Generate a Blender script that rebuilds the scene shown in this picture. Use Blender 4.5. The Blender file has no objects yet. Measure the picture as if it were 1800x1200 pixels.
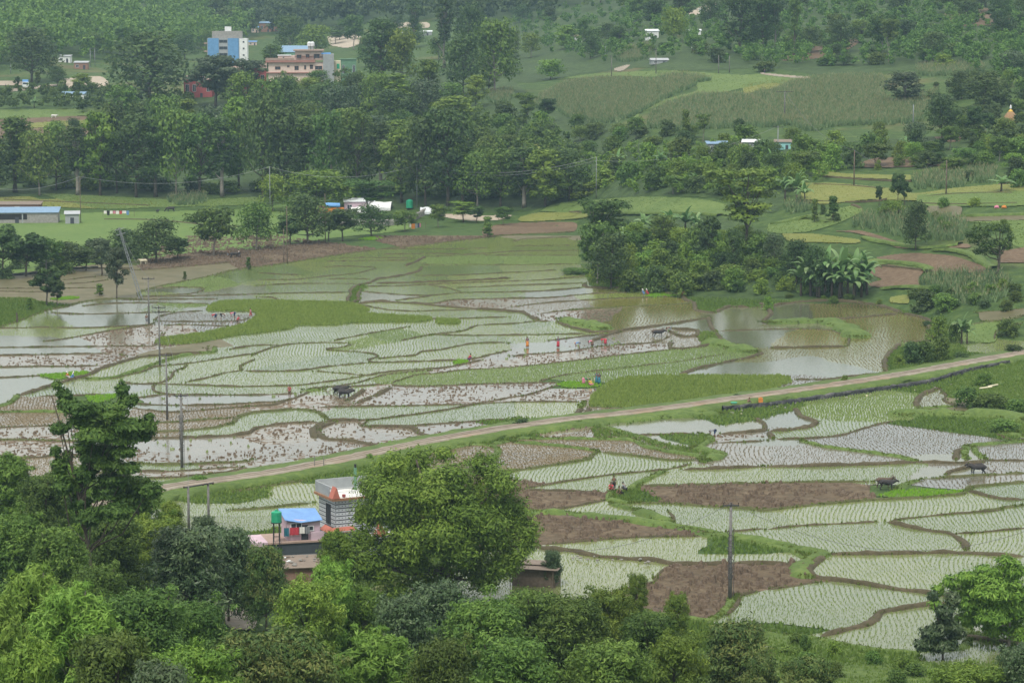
import bpy, bmesh, math, random
import numpy as np
from mathutils import Vector, Matrix
# ---------------------------------------------------------------- camera, world, sun, exposure
sc = bpy.context.scene
H, F = 55.0, 4500.0
TH = math.atan(585 / F)
cam_d = bpy.data.cameras.new('camera'); cam = bpy.data.objects.new('camera', cam_d)
sc.collection.objects.link(cam); sc.camera = cam
cam.location = (0, 0, H); cam.rotation_euler = (math.pi / 2 - TH, 0, 0)
cam_d.sensor_width = 36; cam_d.lens = 90; cam_d.clip_start = 1; cam_d.clip_end = 9000
SUN_EL, SUN_AZ = math.radians(58), math.radians(200)
w = bpy.data.worlds.new("World"); sc.world = w; w.use_nodes = True
nt = w.node_tree; bg = nt.nodes['Background']
sky = nt.nodes.new('ShaderNodeTexSky'); sky.sky_type = 'NISHITA'; sky.sun_disc = False
sky.sun_elevation = SUN_EL; sky.sun_rotation = SUN_AZ; sky.air_density = 1.0; sky.dust_density = 3.0; sky.ozone_density = 1.0
# broken overcast: pale grey cloud laid over the blue sky
tc = nt.nodes.new('ShaderNodeTexCoord'); mp = nt.nodes.new('ShaderNodeMapping'); mp.inputs['Scale'].default_value = (2.2, 2.2, 7)
nz = nt.nodes.new('ShaderNodeTexNoise'); nz.inputs['Scale'].default_value = 1.6; nz.inputs['Detail'].default_value = 6
cr = nt.nodes.new('ShaderNodeMapRange'); cr.inputs['From Min'].default_value = 0.35; cr.inputs['From Max'].default_value = 0.65
cr.inputs['To Min'].default_value = 0.62; cr.inputs['To Max'].default_value = 0.97
mx = nt.nodes.new('ShaderNodeMix'); mx.data_type = 'RGBA'; mx.inputs['B'].default_value = (7.6, 8.3, 8.9, 1)
L_ = nt.links.new
L_(tc.outputs['Generated'], mp.inputs[0]); L_(mp.outputs[0], nz.inputs['Vector']); L_(nz.outputs[0], cr.inputs[0])
sx = nt.nodes.new('ShaderNodeSeparateXYZ'); rg = nt.nodes.new('ShaderNodeValToRGB'); e = rg.color_ramp.elements
e[0].position = 0.0; e[0].color = (.82, .86, .90, 1); e[1].position = .75; e[1].color = (1.32, 1.3, 1.25, 1); sx3 = nt.nodes.new('ShaderNodeMix'); sx3.data_type = 'RGBA'; sx3.blend_type = 'MULTIPLY'; sx3.inputs['Factor'].default_value = 1
sx3.inputs['A'].default_value = (10.6, 10.6, 10.3, 1); L_(tc.outputs['Generated'], sx.inputs[0]); L_(sx.outputs[2], rg.inputs[0]); L_(rg.outputs[0], sx3.inputs['B']); L_(sx3.outputs['Result'], mx.inputs['B'])
L_(cr.outputs[0], mx.inputs['Factor']); L_(sky.outputs[0], mx.inputs['A']); L_(mx.outputs['Result'], bg.inputs[0])
bg.inputs[1].default_value = 0.10
sd = bpy.data.lights.new('sun', 'SUN'); so = bpy.data.objects.new('sun', sd); sc.collection.objects.link(so)
sd.energy = 2.4; sd.angle = math.radians(11); sd.color = (1, .95, .86)
so.rotation_euler = (math.pi / 2 - SUN_EL, 0, math.pi - SUN_AZ)
so.location = (0, 0, 300)
sc.view_settings.view_transform = 'Standard'; sc.view_settings.look = 'None'; sc.view_settings.gamma = 1
sc.view_settings.exposure = 0.18
sc.cycles.max_bounces = 5; sc.cycles.diffuse_bounces = 2; sc.cycles.glossy_bounces = 2
sc.cycles.transmission_bounces = 3; sc.cycles.transparent_max_bounces = 6; sc.cycles.volume_bounces = 0
sc.cycles.use_denoising = True
COL = sc.collection
R = random.Random(7); NR = np.random.default_rng(11)

# ---------------------------------------------------------------- pixel <-> world
cT, sT = math.cos(TH), math.sin(TH)
def ray(u, v):
    dx = (np.asarray(u, float) - 900) / F; dy = (600 - np.asarray(v, float)) / F
    Y = cT + dy * sT
    return dx / Y, (-sT + dy * cT) / Y          # X per metre of Y, Z per metre of Y
def flatinv(v):
    return -ray(900, v)[1] / H                   # 1/Y of the flat valley floor
# columns: u, then (v,Y) A..F going away, G..J coming near (None = on the flat floor)
PROF = [
 (-700, [(390,None),(250,820),(150,960),(100,1080),(-60,1500),(-220,2100)], [(820,None),(960,240),(1200,165),(2600,40)]),
 (0,    [(370,None),(250,850),(150,1000),(100,1120),(-60,1700),(-220,2300)], [(860,None),(1000,237),(1200,170),(2600,40)]),
 (450,  [(370,None),(250,830),(150,960),(90,1400),(-60,2400),(-160,3000)], [(1010,None),(1100,217),(1200,184),(2600,42)]),
 (900,  [(390,None),(300,720),(170,880),(60,1300),(-60,2200),(-180,2800)], [(1070,None),(1130,216),(1200,194),(2600,43)]),
 (1000, [(400,None),(310,700),(180,860),(60,1200),(-60,2000),(-200,2600)], [(1090,None),(1140,216),(1200,197),(2600,43)]),
 (1200, [(525,None),(350,600),(240,690),(110,900),(-60,1500),(-200,2000)], [(1110,None),(1150,215),(1200,202),(2600,43)]),
 (1500, [(535,None),(350,560),(230,680),(110,880),(-60,1400),(-200,1900)], [(1130,None),(1160,214),(1200,203),(2600,43)]),
 (1800, [(600,None),(350,530),(210,680),(90,850),(-60,1200),(-200,1700)], [(1130,None),(1160,214),(1200,203),(2600,43)]),
 (2600, [(640,None),(350,480),(210,600),(90,750),(-60,1000),(-200,1400)], [(1130,None),(1160,214),(1200,203),(2600,43)]),
]
PU = np.array([p[0] for p in PROF], float)
PV = np.array([[q[0] for q in (p[1][::-1] + p[2])] for p in PROF], float)
PI_ = np.array([[flatinv(q[0]) if q[1] is None else 1 / q[1] for q in (p[1][::-1] + p[2])] for p in PROF])
NP_ = PV.shape[1]
def terrY(u, v):
    u, v = np.broadcast_arrays(np.asarray(u, float), np.asarray(v, float))
    k = np.clip(np.searchsorted(PU, u) - 1, 0, len(PU) - 2)
    f = np.clip((u - PU[k]) / (PU[k + 1] - PU[k]), 0, 1); f = f * f * (3 - 2 * f)
    vv = PV[k] * (1 - f)[..., None] + PV[k + 1] * f[..., None]
    ii = PI_[k] * (1 - f)[..., None] + PI_[k + 1] * f[..., None]
    # the two flat-floor points stay exactly on the floor
    ii[..., 5] = flatinv(vv[..., 5]); ii[..., 6] = flatinv(vv[..., 6])
    out = np.zeros(u.shape)
    j = np.clip((v[..., None] >= vv).sum(-1) - 1, 0, NP_ - 2)
    v0 = np.take_along_axis(vv, j[..., None], -1)[..., 0]; v1 = np.take_along_axis(vv, j[..., None] + 1, -1)[..., 0]
    i0 = np.take_along_axis(ii, j[..., None], -1)[..., 0]; i1 = np.take_along_axis(ii, j[..., None] + 1, -1)[..., 0]
    g = np.clip((v - v0) / (v1 - v0), 0, 1)
    r = i0 + (i1 - i0) * g
    return 1 / np.where(j == 5, flatinv(v), r)
def gp(u, v, dz=0.0):
    """points on the ground seen at photo pixel (u, v); arrays -> (N,3)"""
    Y = terrY(u, v); a, b = ray(u, v)
    return np.stack([a * Y, Y, H + b * Y + dz], -1)
def G1(u, v, dz=0.0):
    p = gp(np.array([u]), np.array([v]), dz)[0]; return Vector(p)
def proj(X, Y, Z):
    d = Y * cT - (Z - H) * sT; up = Y * sT + (Z - H) * cT
    return 900 + F * X / d, 600 - F * up / d
def pxm(u, v):
    """photo pixels per metre at the ground seen there"""
    p = G1(u, v); return F / (p.y * cT - (p.z - H) * sT)

# ---------------------------------------------------------------- object helpers
def tag(o, label=None, cat=None, group=None, kind=None):
    if label: o['label'] = label
    if cat: o['category'] = cat
    if group: o['group'] = group
    if kind: o['kind'] = kind
    return o
def thing(name, label, cat, loc=(0, 0, 0), rz=0, group=None):
    o = bpy.data.objects.new(name, None); COL.objects.link(o)
    o.location = loc; o.rotation_euler = (0, 0, rz); o.empty_display_size = .3
    return tag(o, label, cat, group)
def npmesh(name, V, Fq, mat, parent=None, smooth=False, col=None, mats=None, midx=None):
    """V (N,3), Fq (M,3|4)"""
    V = np.asarray(V, np.float32); Fq = np.asarray(Fq, np.int32); k = Fq.shape[1]
    me = bpy.data.meshes.new(name)
    me.vertices.add(len(V)); me.vertices.foreach_set('co', V.ravel())
    me.loops.add(Fq.size); me.loops.foreach_set('vertex_index', Fq.ravel())
    me.polygons.add(len(Fq)); me.polygons.foreach_set('loop_start', np.arange(0, Fq.size, k, dtype=np.int32))
    me.polygons.foreach_set('loop_total', np.full(len(Fq), k, np.int32))
    if smooth: me.polygons.foreach_set('use_smooth', np.ones(len(Fq), bool))
    if mats:
        for m in mats: me.materials.append(m)
        if midx is not None: me.polygons.foreach_set('material_index', np.asarray(midx, np.int32))
    elif mat: me.materials.append(mat)
    if col is not None:
        at = me.attributes.new('tint', 'FLOAT', 'POINT'); at.data.foreach_set('value', np.asarray(col, np.float32))
    me.update(calc_edges=True)
    o = bpy.data.objects.new(name, me); COL.objects.link(o)
    if parent: o.parent = parent
    return o
class MB:
    """collects shapes into one mesh"""
    def __init__(s): s.v = []; s.f = []
    def add(s, vs, fs):
        n = len(s.v); s.v += [tuple(v) for v in vs]; s.f += [tuple(n + i for i in f) for f in fs]; return s
    def box(s, x0, x1, y0, y1, z0, z1, rz=0, c=(0, 0)):
        vs = [(x, y, z) for z in (z0, z1) for x, y in ((x0, y0), (x1, y0), (x1, y1), (x0, y1))]
        if rz:
            cs, sn = math.cos(rz), math.sin(rz)
            vs = [(c[0] + (x - c[0]) * cs - (y - c[1]) * sn, c[1] + (x - c[0]) * sn + (y - c[1]) * cs, z) for x, y, z in vs]
        return s.add(vs, [(3, 2, 1, 0), (4, 5, 6, 7), (0, 1, 5, 4), (1, 2, 6, 5), (2, 3, 7, 6), (3, 0, 4, 7)])
    def tube(s, pts, rad, n=6, cap=True):
        pts = [Vector(p) for p in pts]
        if not hasattr(rad, '__len__'): rad = [rad] * len(pts)
        base = len(s.v); prev = None
        for i, p in enumerate(pts):
            d = (pts[min(i + 1, len(pts) - 1)] - pts[max(i - 1, 0)]).normalized()
            if prev is None:
                a = d.orthogonal().normalized()
            else:
                a = (prev - d * prev.dot(d)).normalized()
            prev = a; b = d.cross(a)
            for k in range(n):
                t = 2 * math.pi * k / n
                s.v.append(tuple(p + (a * math.cos(t) + b * math.sin(t)) * rad[i]))
        for i in range(len(pts) - 1):
            for k in range(n):
                a0 = base + i * n + k; a1 = base + i * n + (k + 1) % n
                s.f.append((a0, a1, a1 + n, a0 + n))
        if cap:
            s.f.append(tuple(base + k for k in range(n))[::-1]); e = base + (len(pts) - 1) * n
            s.f.append(tuple(e + k for k in range(n)))
        return s
    def lathe(s, prof, c=(0, 0, 0), n=12):
        base = len(s.v)
        for r, z in prof:
            for k in range(n):
                t = 2 * math.pi * k / n; s.v.append((c[0] + r * math.cos(t), c[1] + r * math.sin(t), c[2] + z))
        for i in range(len(prof) - 1):
            for k in range(n):
                a0 = base + i * n + k; a1 = base + i * n + (k + 1) % n
                s.f.append((a0, a1, a1 + n, a0 + n))
        s.f.append(tuple(base + k for k in range(n))[::-1]); e = base + (len(prof) - 1) * n
        s.f.append(tuple(e + k for k in range(n)))
        return s
    def blob(s, c, r, seed=0, n=7, m=5, j=.2):
        rr = random.Random(seed); base = len(s.v)
        for i in range(m + 1):
            ph = math.pi * i / m
            for k in range(n):
                t = 2 * math.pi * k / n; q = 1 + rr.uniform(-j, j)
                s.v.append((c[0] + r[0] * q * math.sin(ph) * math.cos(t), c[1] + r[1] * q * math.sin(ph) * math.sin(t), c[2] + r[2] * q * math.cos(ph)))
        for i in range(m):
            for k in range(n):
                a0 = base + i * n + k; a1 = base + i * n + (k + 1) % n
                s.f.append((a0, a0 + n, a1 + n, a1))
        return s
    def build(s, name, mat, parent=None, smooth=False):
        me = bpy.data.meshes.new(name); me.from_pydata(s.v, [], s.f); me.materials.append(mat)
        if smooth: me.polygons.foreach_set('use_smooth', [True] * len(me.polygons))
        me.update(); o = bpy.data.objects.new(name, me); COL.objects.link(o)
        if parent: o.parent = parent
        return o
def dup(root, loc=None, rz=None, label=None, group=None, scale=None, kids=True):
    r = root.copy(); COL.objects.link(r)
    if loc is not None: r.location = loc
    if rz is not None: r.rotation_euler = (0, 0, rz)
    if scale is not None: r.scale = scale
    if label: r['label'] = label
    if group: r['group'] = group
    if kids:
        for ch in list(root.children):
            c = ch.copy(); COL.objects.link(c); c.parent = r
            for g in ch.children:
                d = g.copy(); COL.objects.link(d); d.parent = c
    return r

# ---------------------------------------------------------------- materials
def newmat(name):
    m = bpy.data.materials.new(name); m.use_nodes = True
    return m, m.node_tree, m.node_tree.nodes['Principled BSDF']
def ramp(nt, src, stops, interp='LINEAR'):
    r = nt.nodes.new('ShaderNodeValToRGB'); r.color_ramp.interpolation = interp
    e = r.color_ramp.elements
    while len(e) < len(stops): e.new(.5)
    for i, (p, c) in enumerate(stops): e[i].position = p; e[i].color = (*c, 1)
    nt.links.new(src, r.inputs[0]); return r.outputs[0]
def noise(nt, scale, detail=4, rough=.55, coord='Object', sc3=None, dist=0):
    tc = nt.nodes.new('ShaderNodeTexCoord'); n = nt.nodes.new('ShaderNodeTexNoise')
    n.inputs['Scale'].default_value = scale; n.inputs['Detail'].default_value = detail; n.inputs['Roughness'].default_value = rough
    n.inputs['Distortion'].default_value = dist
    src = tc.outputs[coord]
    if sc3:
        m = nt.nodes.new('ShaderNodeMapping'); m.inputs['Scale'].default_value = sc3; nt.links.new(src, m.inputs[0]); src = m.outputs[0]
    nt.links.new(src, n.inputs['Vector']); return n.outputs[0]
def mixc(nt, fac, a, b, mode='MIX'):
    m = nt.nodes.new('ShaderNodeMix'); m.data_type = 'RGBA'; m.blend_type = mode
    for k, x in (('Factor', fac), ('A', a), ('B', b)):
        if isinstance(x, (int, float)): m.inputs[k].default_value = x
        elif isinstance(x, tuple): m.inputs[k].default_value = (*x, 1)
        else: nt.links.new(x, m.inputs[k])
    return m.outputs['Result']
def mrange(nt, src, a, b, c=0, d=1):
    m = nt.nodes.new('ShaderNodeMapRange'); nt.links.new(src, m.inputs[0])
    for i, x in enumerate((a, b, c, d)): m.inputs[i + 1].default_value = x
    return m.outputs[0]
def plain(name, c, rough=.8, var=.25, scale=1.5, metal=0, bump=0):
    m, nt, p = newmat(name)
    n = noise(nt, scale, 5); f = mrange(nt, n, .3, .7)
    nt.links.new(mixc(nt, f, tuple(x * (1 - var) for x in c), tuple(min(1, x * (1 + var)) for x in c)), p.inputs['Base Color'])
    p.inputs['Roughness'].default_value = rough; p.inputs['Metallic'].default_value = metal
    p.inputs['Specular IOR Level'].default_value = .3
    if bump:
        b = nt.nodes.new('ShaderNodeBump'); b.inputs['Strength'].default_value = bump; nt.links.new(n, b.inputs['Height']); nt.links.new(b.outputs[0], p.inputs['Normal'])
    return m
def addbump(nt, p, src, strength=.5, dist=.1):
    b = nt.nodes.new('ShaderNodeBump'); b.inputs['Strength'].default_value = strength; b.inputs['Distance'].default_value = dist
    nt.links.new(src, b.inputs['Height']); nt.links.new(b.outputs[0], p.inputs['Normal'])
def soil(name, c1, c2, c3, scale=.8, rough=.85, bump=.6):
    m, nt, p = newmat(name)
    a = noise(nt, scale, 8, .7); b = noise(nt, scale * .12, 4)
    c = ramp(nt, a, [(.3, c1), (.5, c2), (.72, c3)])
    c = mixc(nt, mrange(nt, b, .35, .65, 0, .5), c, c1)
    nt.links.new(c, p.inputs['Base Color']); p.inputs['Roughness'].default_value = rough; p.inputs['Specular IOR Level'].default_value = .25
    addbump(nt, p, a, bump, .3); return m
def water(name, murk, murk2, lo=None, mud=None, rough=.06, msc=1.2, stretch=(1, 1, 1), ripple=.015):
    """shallow field water; where the noise passes `lo` the mud breaks the surface"""
    m, nt, p = newmat(name)
    c = mixc(nt, mrange(nt, noise(nt, .05, 4), .35, .65), murk, murk2)
    at = nt.nodes.new('ShaderNodeAttribute'); at.attribute_name = 'tint'      # every field has its own silt colour
    c = mixc(nt, mrange(nt, at.outputs['Fac'], 0, 1, 0, .75), c, (murk[0] * 1.45, murk[1] * 1.3, murk[2] * 1.1)); c = mixc(nt, mrange(nt, noise(nt, .5, 5), .5, .7, 0, .4), c, (murk[0] * .6, murk[1] * .75, murk[2] * .5))
    p.inputs['IOR'].default_value = 1.33; p.inputs['Specular IOR Level'].default_value = .62
    rp = noise(nt, 3, 3)
    b = nt.nodes.new('ShaderNodeBump'); b.inputs['Strength'].default_value = 1; b.inputs['Distance'].default_value = ripple
    nt.links.new(rp, b.inputs['Height']); nt.links.new(b.outputs[0], p.inputs['Normal'])
    if lo is None:
        nt.links.new(c, p.inputs['Base Color']); p.inputs['Roughness'].default_value = rough
        return m
    n = noise(nt, msc, 6, .62, sc3=stretch); big = noise(nt, .07, 3)
    ad = nt.nodes.new('ShaderNodeMath'); ad.operation = 'MULTIPLY_ADD'; nt.links.new(big, ad.inputs[0]); ad.inputs[1].default_value = .5; nt.links.new(n, ad.inputs[2])
    f = mrange(nt, ad.outputs[0], lo + .25, lo + .275)
    mc = mixc(nt, mrange(nt, noise(nt, 2.5, 5), .3, .7), tuple(x * .7 for x in mud), tuple(x * 1.35 for x in mud))
    nt.links.new(mixc(nt, f, c, mc), p.inputs['Base Color'])
    nt.links.new(mrange(nt, f, 0, 1, rough, .75), p.inputs['Roughness'])
    nt.links.new(mrange(nt, f, 0, 1, .5, .2), p.inputs['Specular IOR Level'])
    return m
MUD = (.135, .098, .066)
M = {}
M['terrain'] = None
def terrain_mat():
    m, nt, p = newmat('meadow')
    a = noise(nt, .35, 8, .7); b = noise(nt, .018, 5); d = noise(nt, .06, 4)
    g = ramp(nt, a, [(.28, (.025, .05, .014)), (.5, (.05, .09, .022)), (.72, (.095, .14, .035))])
    e = ramp(nt, d, [(.3, (.12, .085, .05)), (.7, (.17, .17, .06))])
    c = mixc(nt, mrange(nt, b, .56, .68, 0, .75), g, e)
    nt.links.new(c, p.inputs['Base Color']); p.inputs['Roughness'].default_value = .9; p.inputs['Specular IOR Level'].default_value = .2
    addbump(nt, p, a, .8, .6); return m
M['terrain'] = terrain_mat()
M['paleW'] = water('planted_water', (.135, .16, .085), (.115, .145, .07), rough=.1)
M['openW'] = water('open_water', (.115, .125, .085), (.10, .115, .07), rough=.03)
M['pondW'] = water('pond_water', (.135, .14, .05), (.12, .13, .04), rough=.03)
M['oliveW'] = water('olive_water', (.14, .17, .06), (.12, .15, .05), rough=.05)
M['muddyW'] = water('muddy_water', (.15, .14, .11), (.13, .12, .09), lo=.57, mud=MUD, msc=.9, rough=.04)
M['sparseW'] = water('sparse_clod_water', (.14, .14, .12), (.12, .12, .10), lo=.68, mud=MUD, msc=.9, rough=.04)
M['stubW'] = water('stubble_water', (.14, .12, .085), (.12, .10, .07), lo=.50, mud=(.15, .12, .075), msc=1.6, rough=.08)
M['dry'] = soil('ploughed_earth', (.065, .048, .028), (.125, .092, .056), (.23, .175, .115), .9, bump=1)
M['redsoil'] = soil('reddish_earth', (.085, .056, .034), (.145, .10, .062), (.20, .15, .095), 1.0, bump=.8)
M['wetred'] = soil('wet_brown_earth', (.075, .075, .032), (.12, .105, .052), (.19, .165, .11), .22, rough=.6, bump=.3)
M['bund'] = soil('bund_mud', (.05, .045, .022), (.085, .07, .04), (.125, .10, .06), 1.4)
M['bundg'] = soil('bund_grass', (.055, .09, .022), (.10, .155, .035), (.16, .21, .055), 1.0)
M['bundmix'] = soil('bund_grassy_mud', (.055, .065, .02), (.085, .09, .035), (.115, .105, .05), .9)
def roadmat():
    m, nt, p = newmat('dirt_road'); a = noise(nt, .6, 7, .7); b = noise(nt, .12, 4); g = noise(nt, 3, 5)
    c = ramp(nt, a, [(.3, (.17, .14, .105)), (.5, (.26, .225, .18)), (.72, (.35, .315, .26))]); c = mixc(nt, mrange(nt, b, .5, .68, 0, .8), c, (.30, .20, .13)); c = mixc(nt, mrange(nt, g, .6, .72, 0, .5), c, (.16, .15, .07))
    nt.links.new(c, p.inputs['Base Color']); p.inputs['Roughness'].default_value = .85; addbump(nt, p, a, .4, .2); return m
M['road'] = roadmat()
M['road_old'] = soil('dirt_road', (.30, .25, .19), (.38, .32, .25), (.46, .40, .32), .5, bump=.2)
M['greenf'] = soil('short_green_crop', (.07, .12, .028), (.11, .165, .04), (.16, .21, .065), .9)
M['yellowf'] = soil('yellow_green_crop', (.12, .15, .035), (.17, .185, .045), (.22, .22, .07), .8)
M['grassf'] = soil('pasture_grass', (.075, .135, .03), (.11, .175, .04), (.15, .21, .055), .5)
M['sand'] = soil('pale_rubble', (.30, .25, .19), (.4, .34, .27), (.5, .45, .38), 1)
M['hay'] = soil('brown_weeds', (.16, .12, .06), (.22, .17, .09), (.28, .22, .12), 1)
# ---------------------------------------------------------------- the terrain: one sheet out to the far hills
us = np.concatenate([np.arange(-1500, -100, 60), np.arange(-100, 1900, 12), np.arange(1900, 3400, 60)])
vs = np.concatenate([np.arange(-220, 0, 10), np.arange(0, 700, 5), np.arange(700, 1210, 10), [1230, 1260, 1300, 1360, 1440, 1560, 1700, 1900, 2200, 2600]])
UU, VV = np.meshgrid(us, vs)
P = gp(UU.ravel(), VV.ravel())
flat = np.abs(P[:, 2]) < .02
amp = np.where(flat, 0, np.clip((np.abs(P[:, 2]) - 0.) / 4, 0, 1))
P[:, 2] += amp * (np.sin(P[:, 0] * .21 + 1.3 * np.sin(P[:, 1] * .11)) * np.cos(P[:, 1] * .17 + .8) * 0.0)
n_u, n_v = len(us), len(vs)
idx = np.arange(n_u * n_v).reshape(n_v, n_u)
Fq = np.stack([idx[:-1, :-1], idx[1:, :-1], idx[1:, 1:], idx[:-1, 1:]], -1).reshape(-1, 4)
tag(npmesh('ground', P, Fq, M['terrain'], smooth=True), kind='structure')

# ---------------------------------------------------------------- bunds traced from the photograph
LINES = []      # (kind, [(u,v)...])   m thin mud, M wide mud, x grassy mud, g grass, G wide grass
def L(col, row, kind, *pts):
    ox, oy = 450 * col, 300 * row
    for s in pts:
        a = [float(t) for t in s.split()]
        LINES.append((kind, [(ox + a[i] / 4, oy + a[i + 1] / 4) for i in range(0, len(a), 2)]))
L(0,1,'x','-150 1130 0 1100 150 1050 320 985 450 960 560 930 740 905 1000 905','970 862 1060 830 1250 790 1450 750 1650 700 1800 672')
L(0,1,'m','-100 832 400 830 720 826','430 800 600 792 760 770','420 775 700 745 900 735','-50 850 250 856 420 850','700 690 1000 700 1400 668 1700 640 1900 628',
 '980 888 1250 885 1800 868','1060 830 1250 822 1420 825 1430 842 1330 868 1050 885 980 888 968 862','840 910 1000 908 1300 905 1560 905',
 '560 955 780 935 1000 930 1280 935 1500 940','340 1000 600 1010 900 1003 1240 995','-100 1112 270 1105 500 1108 740 1103 1050 1085 1090 1060',
 '1090 1055 1110 1030 1240 1000 1450 985','1100 1060 1300 1063 1640 1060 1760 1040','300 1205 480 1180 700 1140 1080 1085','1600 1095 1300 1085 1130 1090')
L(1,1,'g','0 690 200 655 480 610 900 552 1100 535 1350 505 1560 480 1800 455')
L(1,1,'m','0 720 150 730 350 738','0 770 280 768 470 745 700 725 860 685','440 680 640 675 860 682','490 640 780 635 1100 632','560 618 760 614 1160 618',
 '0 812 200 800 480 795 740 798','470 765 620 762 830 765','0 872 300 862 660 858','0 890 120 895 180 920','1165 665 1400 662 1800 665',
 '1110 740 1400 738 1800 720','760 815 1000 812 1190 803 1500 790 1800 778','1190 800 1360 830 1450 860','1400 826 1800 812',
 '740 850 900 865 1100 878 1250 878 1450 860 1800 855','1250 880 1100 900 950 918','1130 935 1250 935 1400 910 1800 898',
 '720 945 930 980 1100 990 1300 985 1540 982','830 1005 1100 1030 1300 1045 1500 1040 1800 1030','1800 1078 1560 1090 1450 1130 1230 1155 1000 1200',
 '1070 1100 900 1130 700 1165 530 1200','1230 1155 1500 1160 1800 1155','860 555 1100 552 1400 552 1650 545','880 590 1200 585 1500 590 1800 570','1200 610 1500 598 1800 600')
L(1,1,'M','830 795 1100 790 1500 775 1800 758','1190 610 1110 650 1050 670','1165 680 1140 710 1000 745 850 765 800 790 700 815 665 845 668 875 645 905 650 935',
 '740 830 715 880 720 915 650 935','720 930 950 918','690 940 870 925 1130 938 1400 965 1700 985 1800 998')
L(2,1,'g','0 455 300 440 430 430')
L(2,1,'m','0 500 100 482 430 470','0 530 300 528 440 525','0 570 300 565 500 562','0 600 300 600 480 600','0 664 480 658','0 715 200 708 330 700',
 '0 778 300 765 540 740','0 805 300 800 545 790','0 855 250 845 510 822','0 900 250 895 555 868 900 855','0 960 250 930 550 910 870 895 1160 885',
 '0 1078 150 1062 310 1060','0 1160 300 1152 540 1150','230 1200 560 1160 700 1150','1450 1130 1800 1125','180 1010 380 985 560 970')
L(2,1,'x','380 985 700 965 1000 950 1290 935')
L(2,1,'M','0 990 80 1000 150 1040 200 1058','310 1062 420 1105 540 1132 560 1140 750 1130 900 1110 1180 1070 1300 1050 1380 1035',
 '510 800 520 820 700 830 830 845 1000 860 1180 878 1230 915 1280 930','1280 930 1300 985 1420 1000 1520 960 1700 965','1380 1035 1400 1100 1440 1150 1475 1200 1500 1260',
 '560 1200 700 1150 780 1135','1110 1105 1180 1120 1300 1125 1300 1160 1200 1170 1100 1130')
L(2,1,'H','350 1055 450 1075 560 1095 660 1125')
L(3,1,'M','-120 965 0 960 100 940 400 915 640 930 830 960 940 1005','380 1055 700 1030 940 1008','940 1005 1100 1040 1150 1080 1125 1110 1160 1160 1150 1200 900 1210','-60 930 0 970 20 1010 -30 1060 0 1090',
 '0 1110 400 1120 520 1150 570 1180 560 1240')
L(3,1,'H','0 1072 150 1070 400 1068 520 1100 600 1150 640 1185')
L(3,1,'x','1460 1000 1640 990 1800 975 1900 970','1400 1100 1480 1075 1640 1060 1800 1020','1500 1062 1700 1058')
L(3,1,'m','1640 1100 1600 1150 1590 1200','1640 1100 1800 1070')
L(0,2,'m','-100 47 400 40 1000 35 1090 30 1160 -60','-100 102 300 95 700 88 830 90','-100 187 300 178 520 178 720 170','-100 262 150 250 400 235',
 '540 262 700 262 800 260 1000 215 1090 180 1300 160 1500 130 1700 100 1800 85','1310 175 1290 190 1220 215 1200 260 1100 300 930 300',
 '1300 290 1450 260 1600 220 1700 205 1690 175 1800 125','1700 205 1800 215','850 285 930 300 1100 300 1400 310 1650 320 1800 318',
 '1100 300 1075 325 1090 355 1180 375 1400 378 1800 380','900 412 1000 395 1180 375','940 430 1000 445 1300 452 1600 445 1800 435',
 '900 465 1000 480 1200 500 1400 488 1600 470 1800 460','-100 612 200 600 340 595 500 590','-100 822 250 820 400 805 700 800',
 '250 387 400 385 600 380 830 375','930 915 1200 915 1400 905 1600 890 1740 880','860 968 1070 965 1300 955 1500 930 1650 910 1740 880',
 '1450 40 1460 75','300 935 600 930 930 915','830 90 900 110')
L(0,2,'M','130 385 260 345 420 295 540 262 640 230 720 190 900 135 1000 112 1150 100 1450 85','980 685 1300 680 1600 668 1740 650 1800 625')
L(0,2,'g','600 268 800 258 1000 195 1080 165 1250 110 1380 85 1500 80 1510 45','130 385 60 440 -100 480','-100 502 200 500 460 500 700 490')
L(0,2,'x','1000 578 1250 568 1450 552 1650 540','1020 640 1300 630 1500 610 1640 575 1680 530 1800 505','-100 692 250 697 450 705 700 690 960 690','900 850 1100 868 1300 865 1600 855 1740 845 1800 830','1350 378 1500 382')
L(1,2,'m','-30 100 100 50 250 20 500 10 700 18','-200 60 0 30 200 28','700 20 600 45 500 55 520 65 700 75 830 90 850 110 800 130 810 150 1000 148 1250 140 1500 130 1650 95 1800 60',
 '840 125 1000 110 1120 100 1160 75 1300 60 1500 20 1700 10 1800 15','0 212 300 208 500 180 810 150','400 210 600 225 780 240 870 225 1100 200 1300 190 1450 165 1600 130',
 '0 318 300 310 500 285 650 265 780 240','340 335 480 325 700 295 900 240 1100 215 1250 205','940 298 1050 265 1130 240 1250 228',
 '1130 240 1300 225 1450 205 1800 185','480 325 700 320 940 298','940 300 1000 315 1200 318 1500 305 1800 300','0 377 200 372 330 362','0 432 200 420 300 390 400 350',
 '420 465 800 460 1200 452 1550 442 1800 430','510 555 790 555 1000 530 1300 490 1550 442 1800 393','790 558 740 600 900 605 1100 595 1800 545',
 '0 605 200 580 470 568')
L(1,2,'M','0 495 150 490 270 480 400 490 470 520 510 558','830 390 960 320','700 440 830 390','640 420 740 360 760 335','470 568 560 560 780 558','560 570 450 610 440 650 500 690 650 700 840 740 800 790',
 '740 600 1080 610 1150 650 1250 690','470 568 400 630 420 690','-50 460 120 450 230 410')
L(1,2,'g','330 345 480 345','-60 955 0 930 400 862 650 812 830 780')
L(1,2,'x','-200 1060 0 1035 200 1000 400 975','-200 1190 0 1180 200 1160 430 1135')
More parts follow.
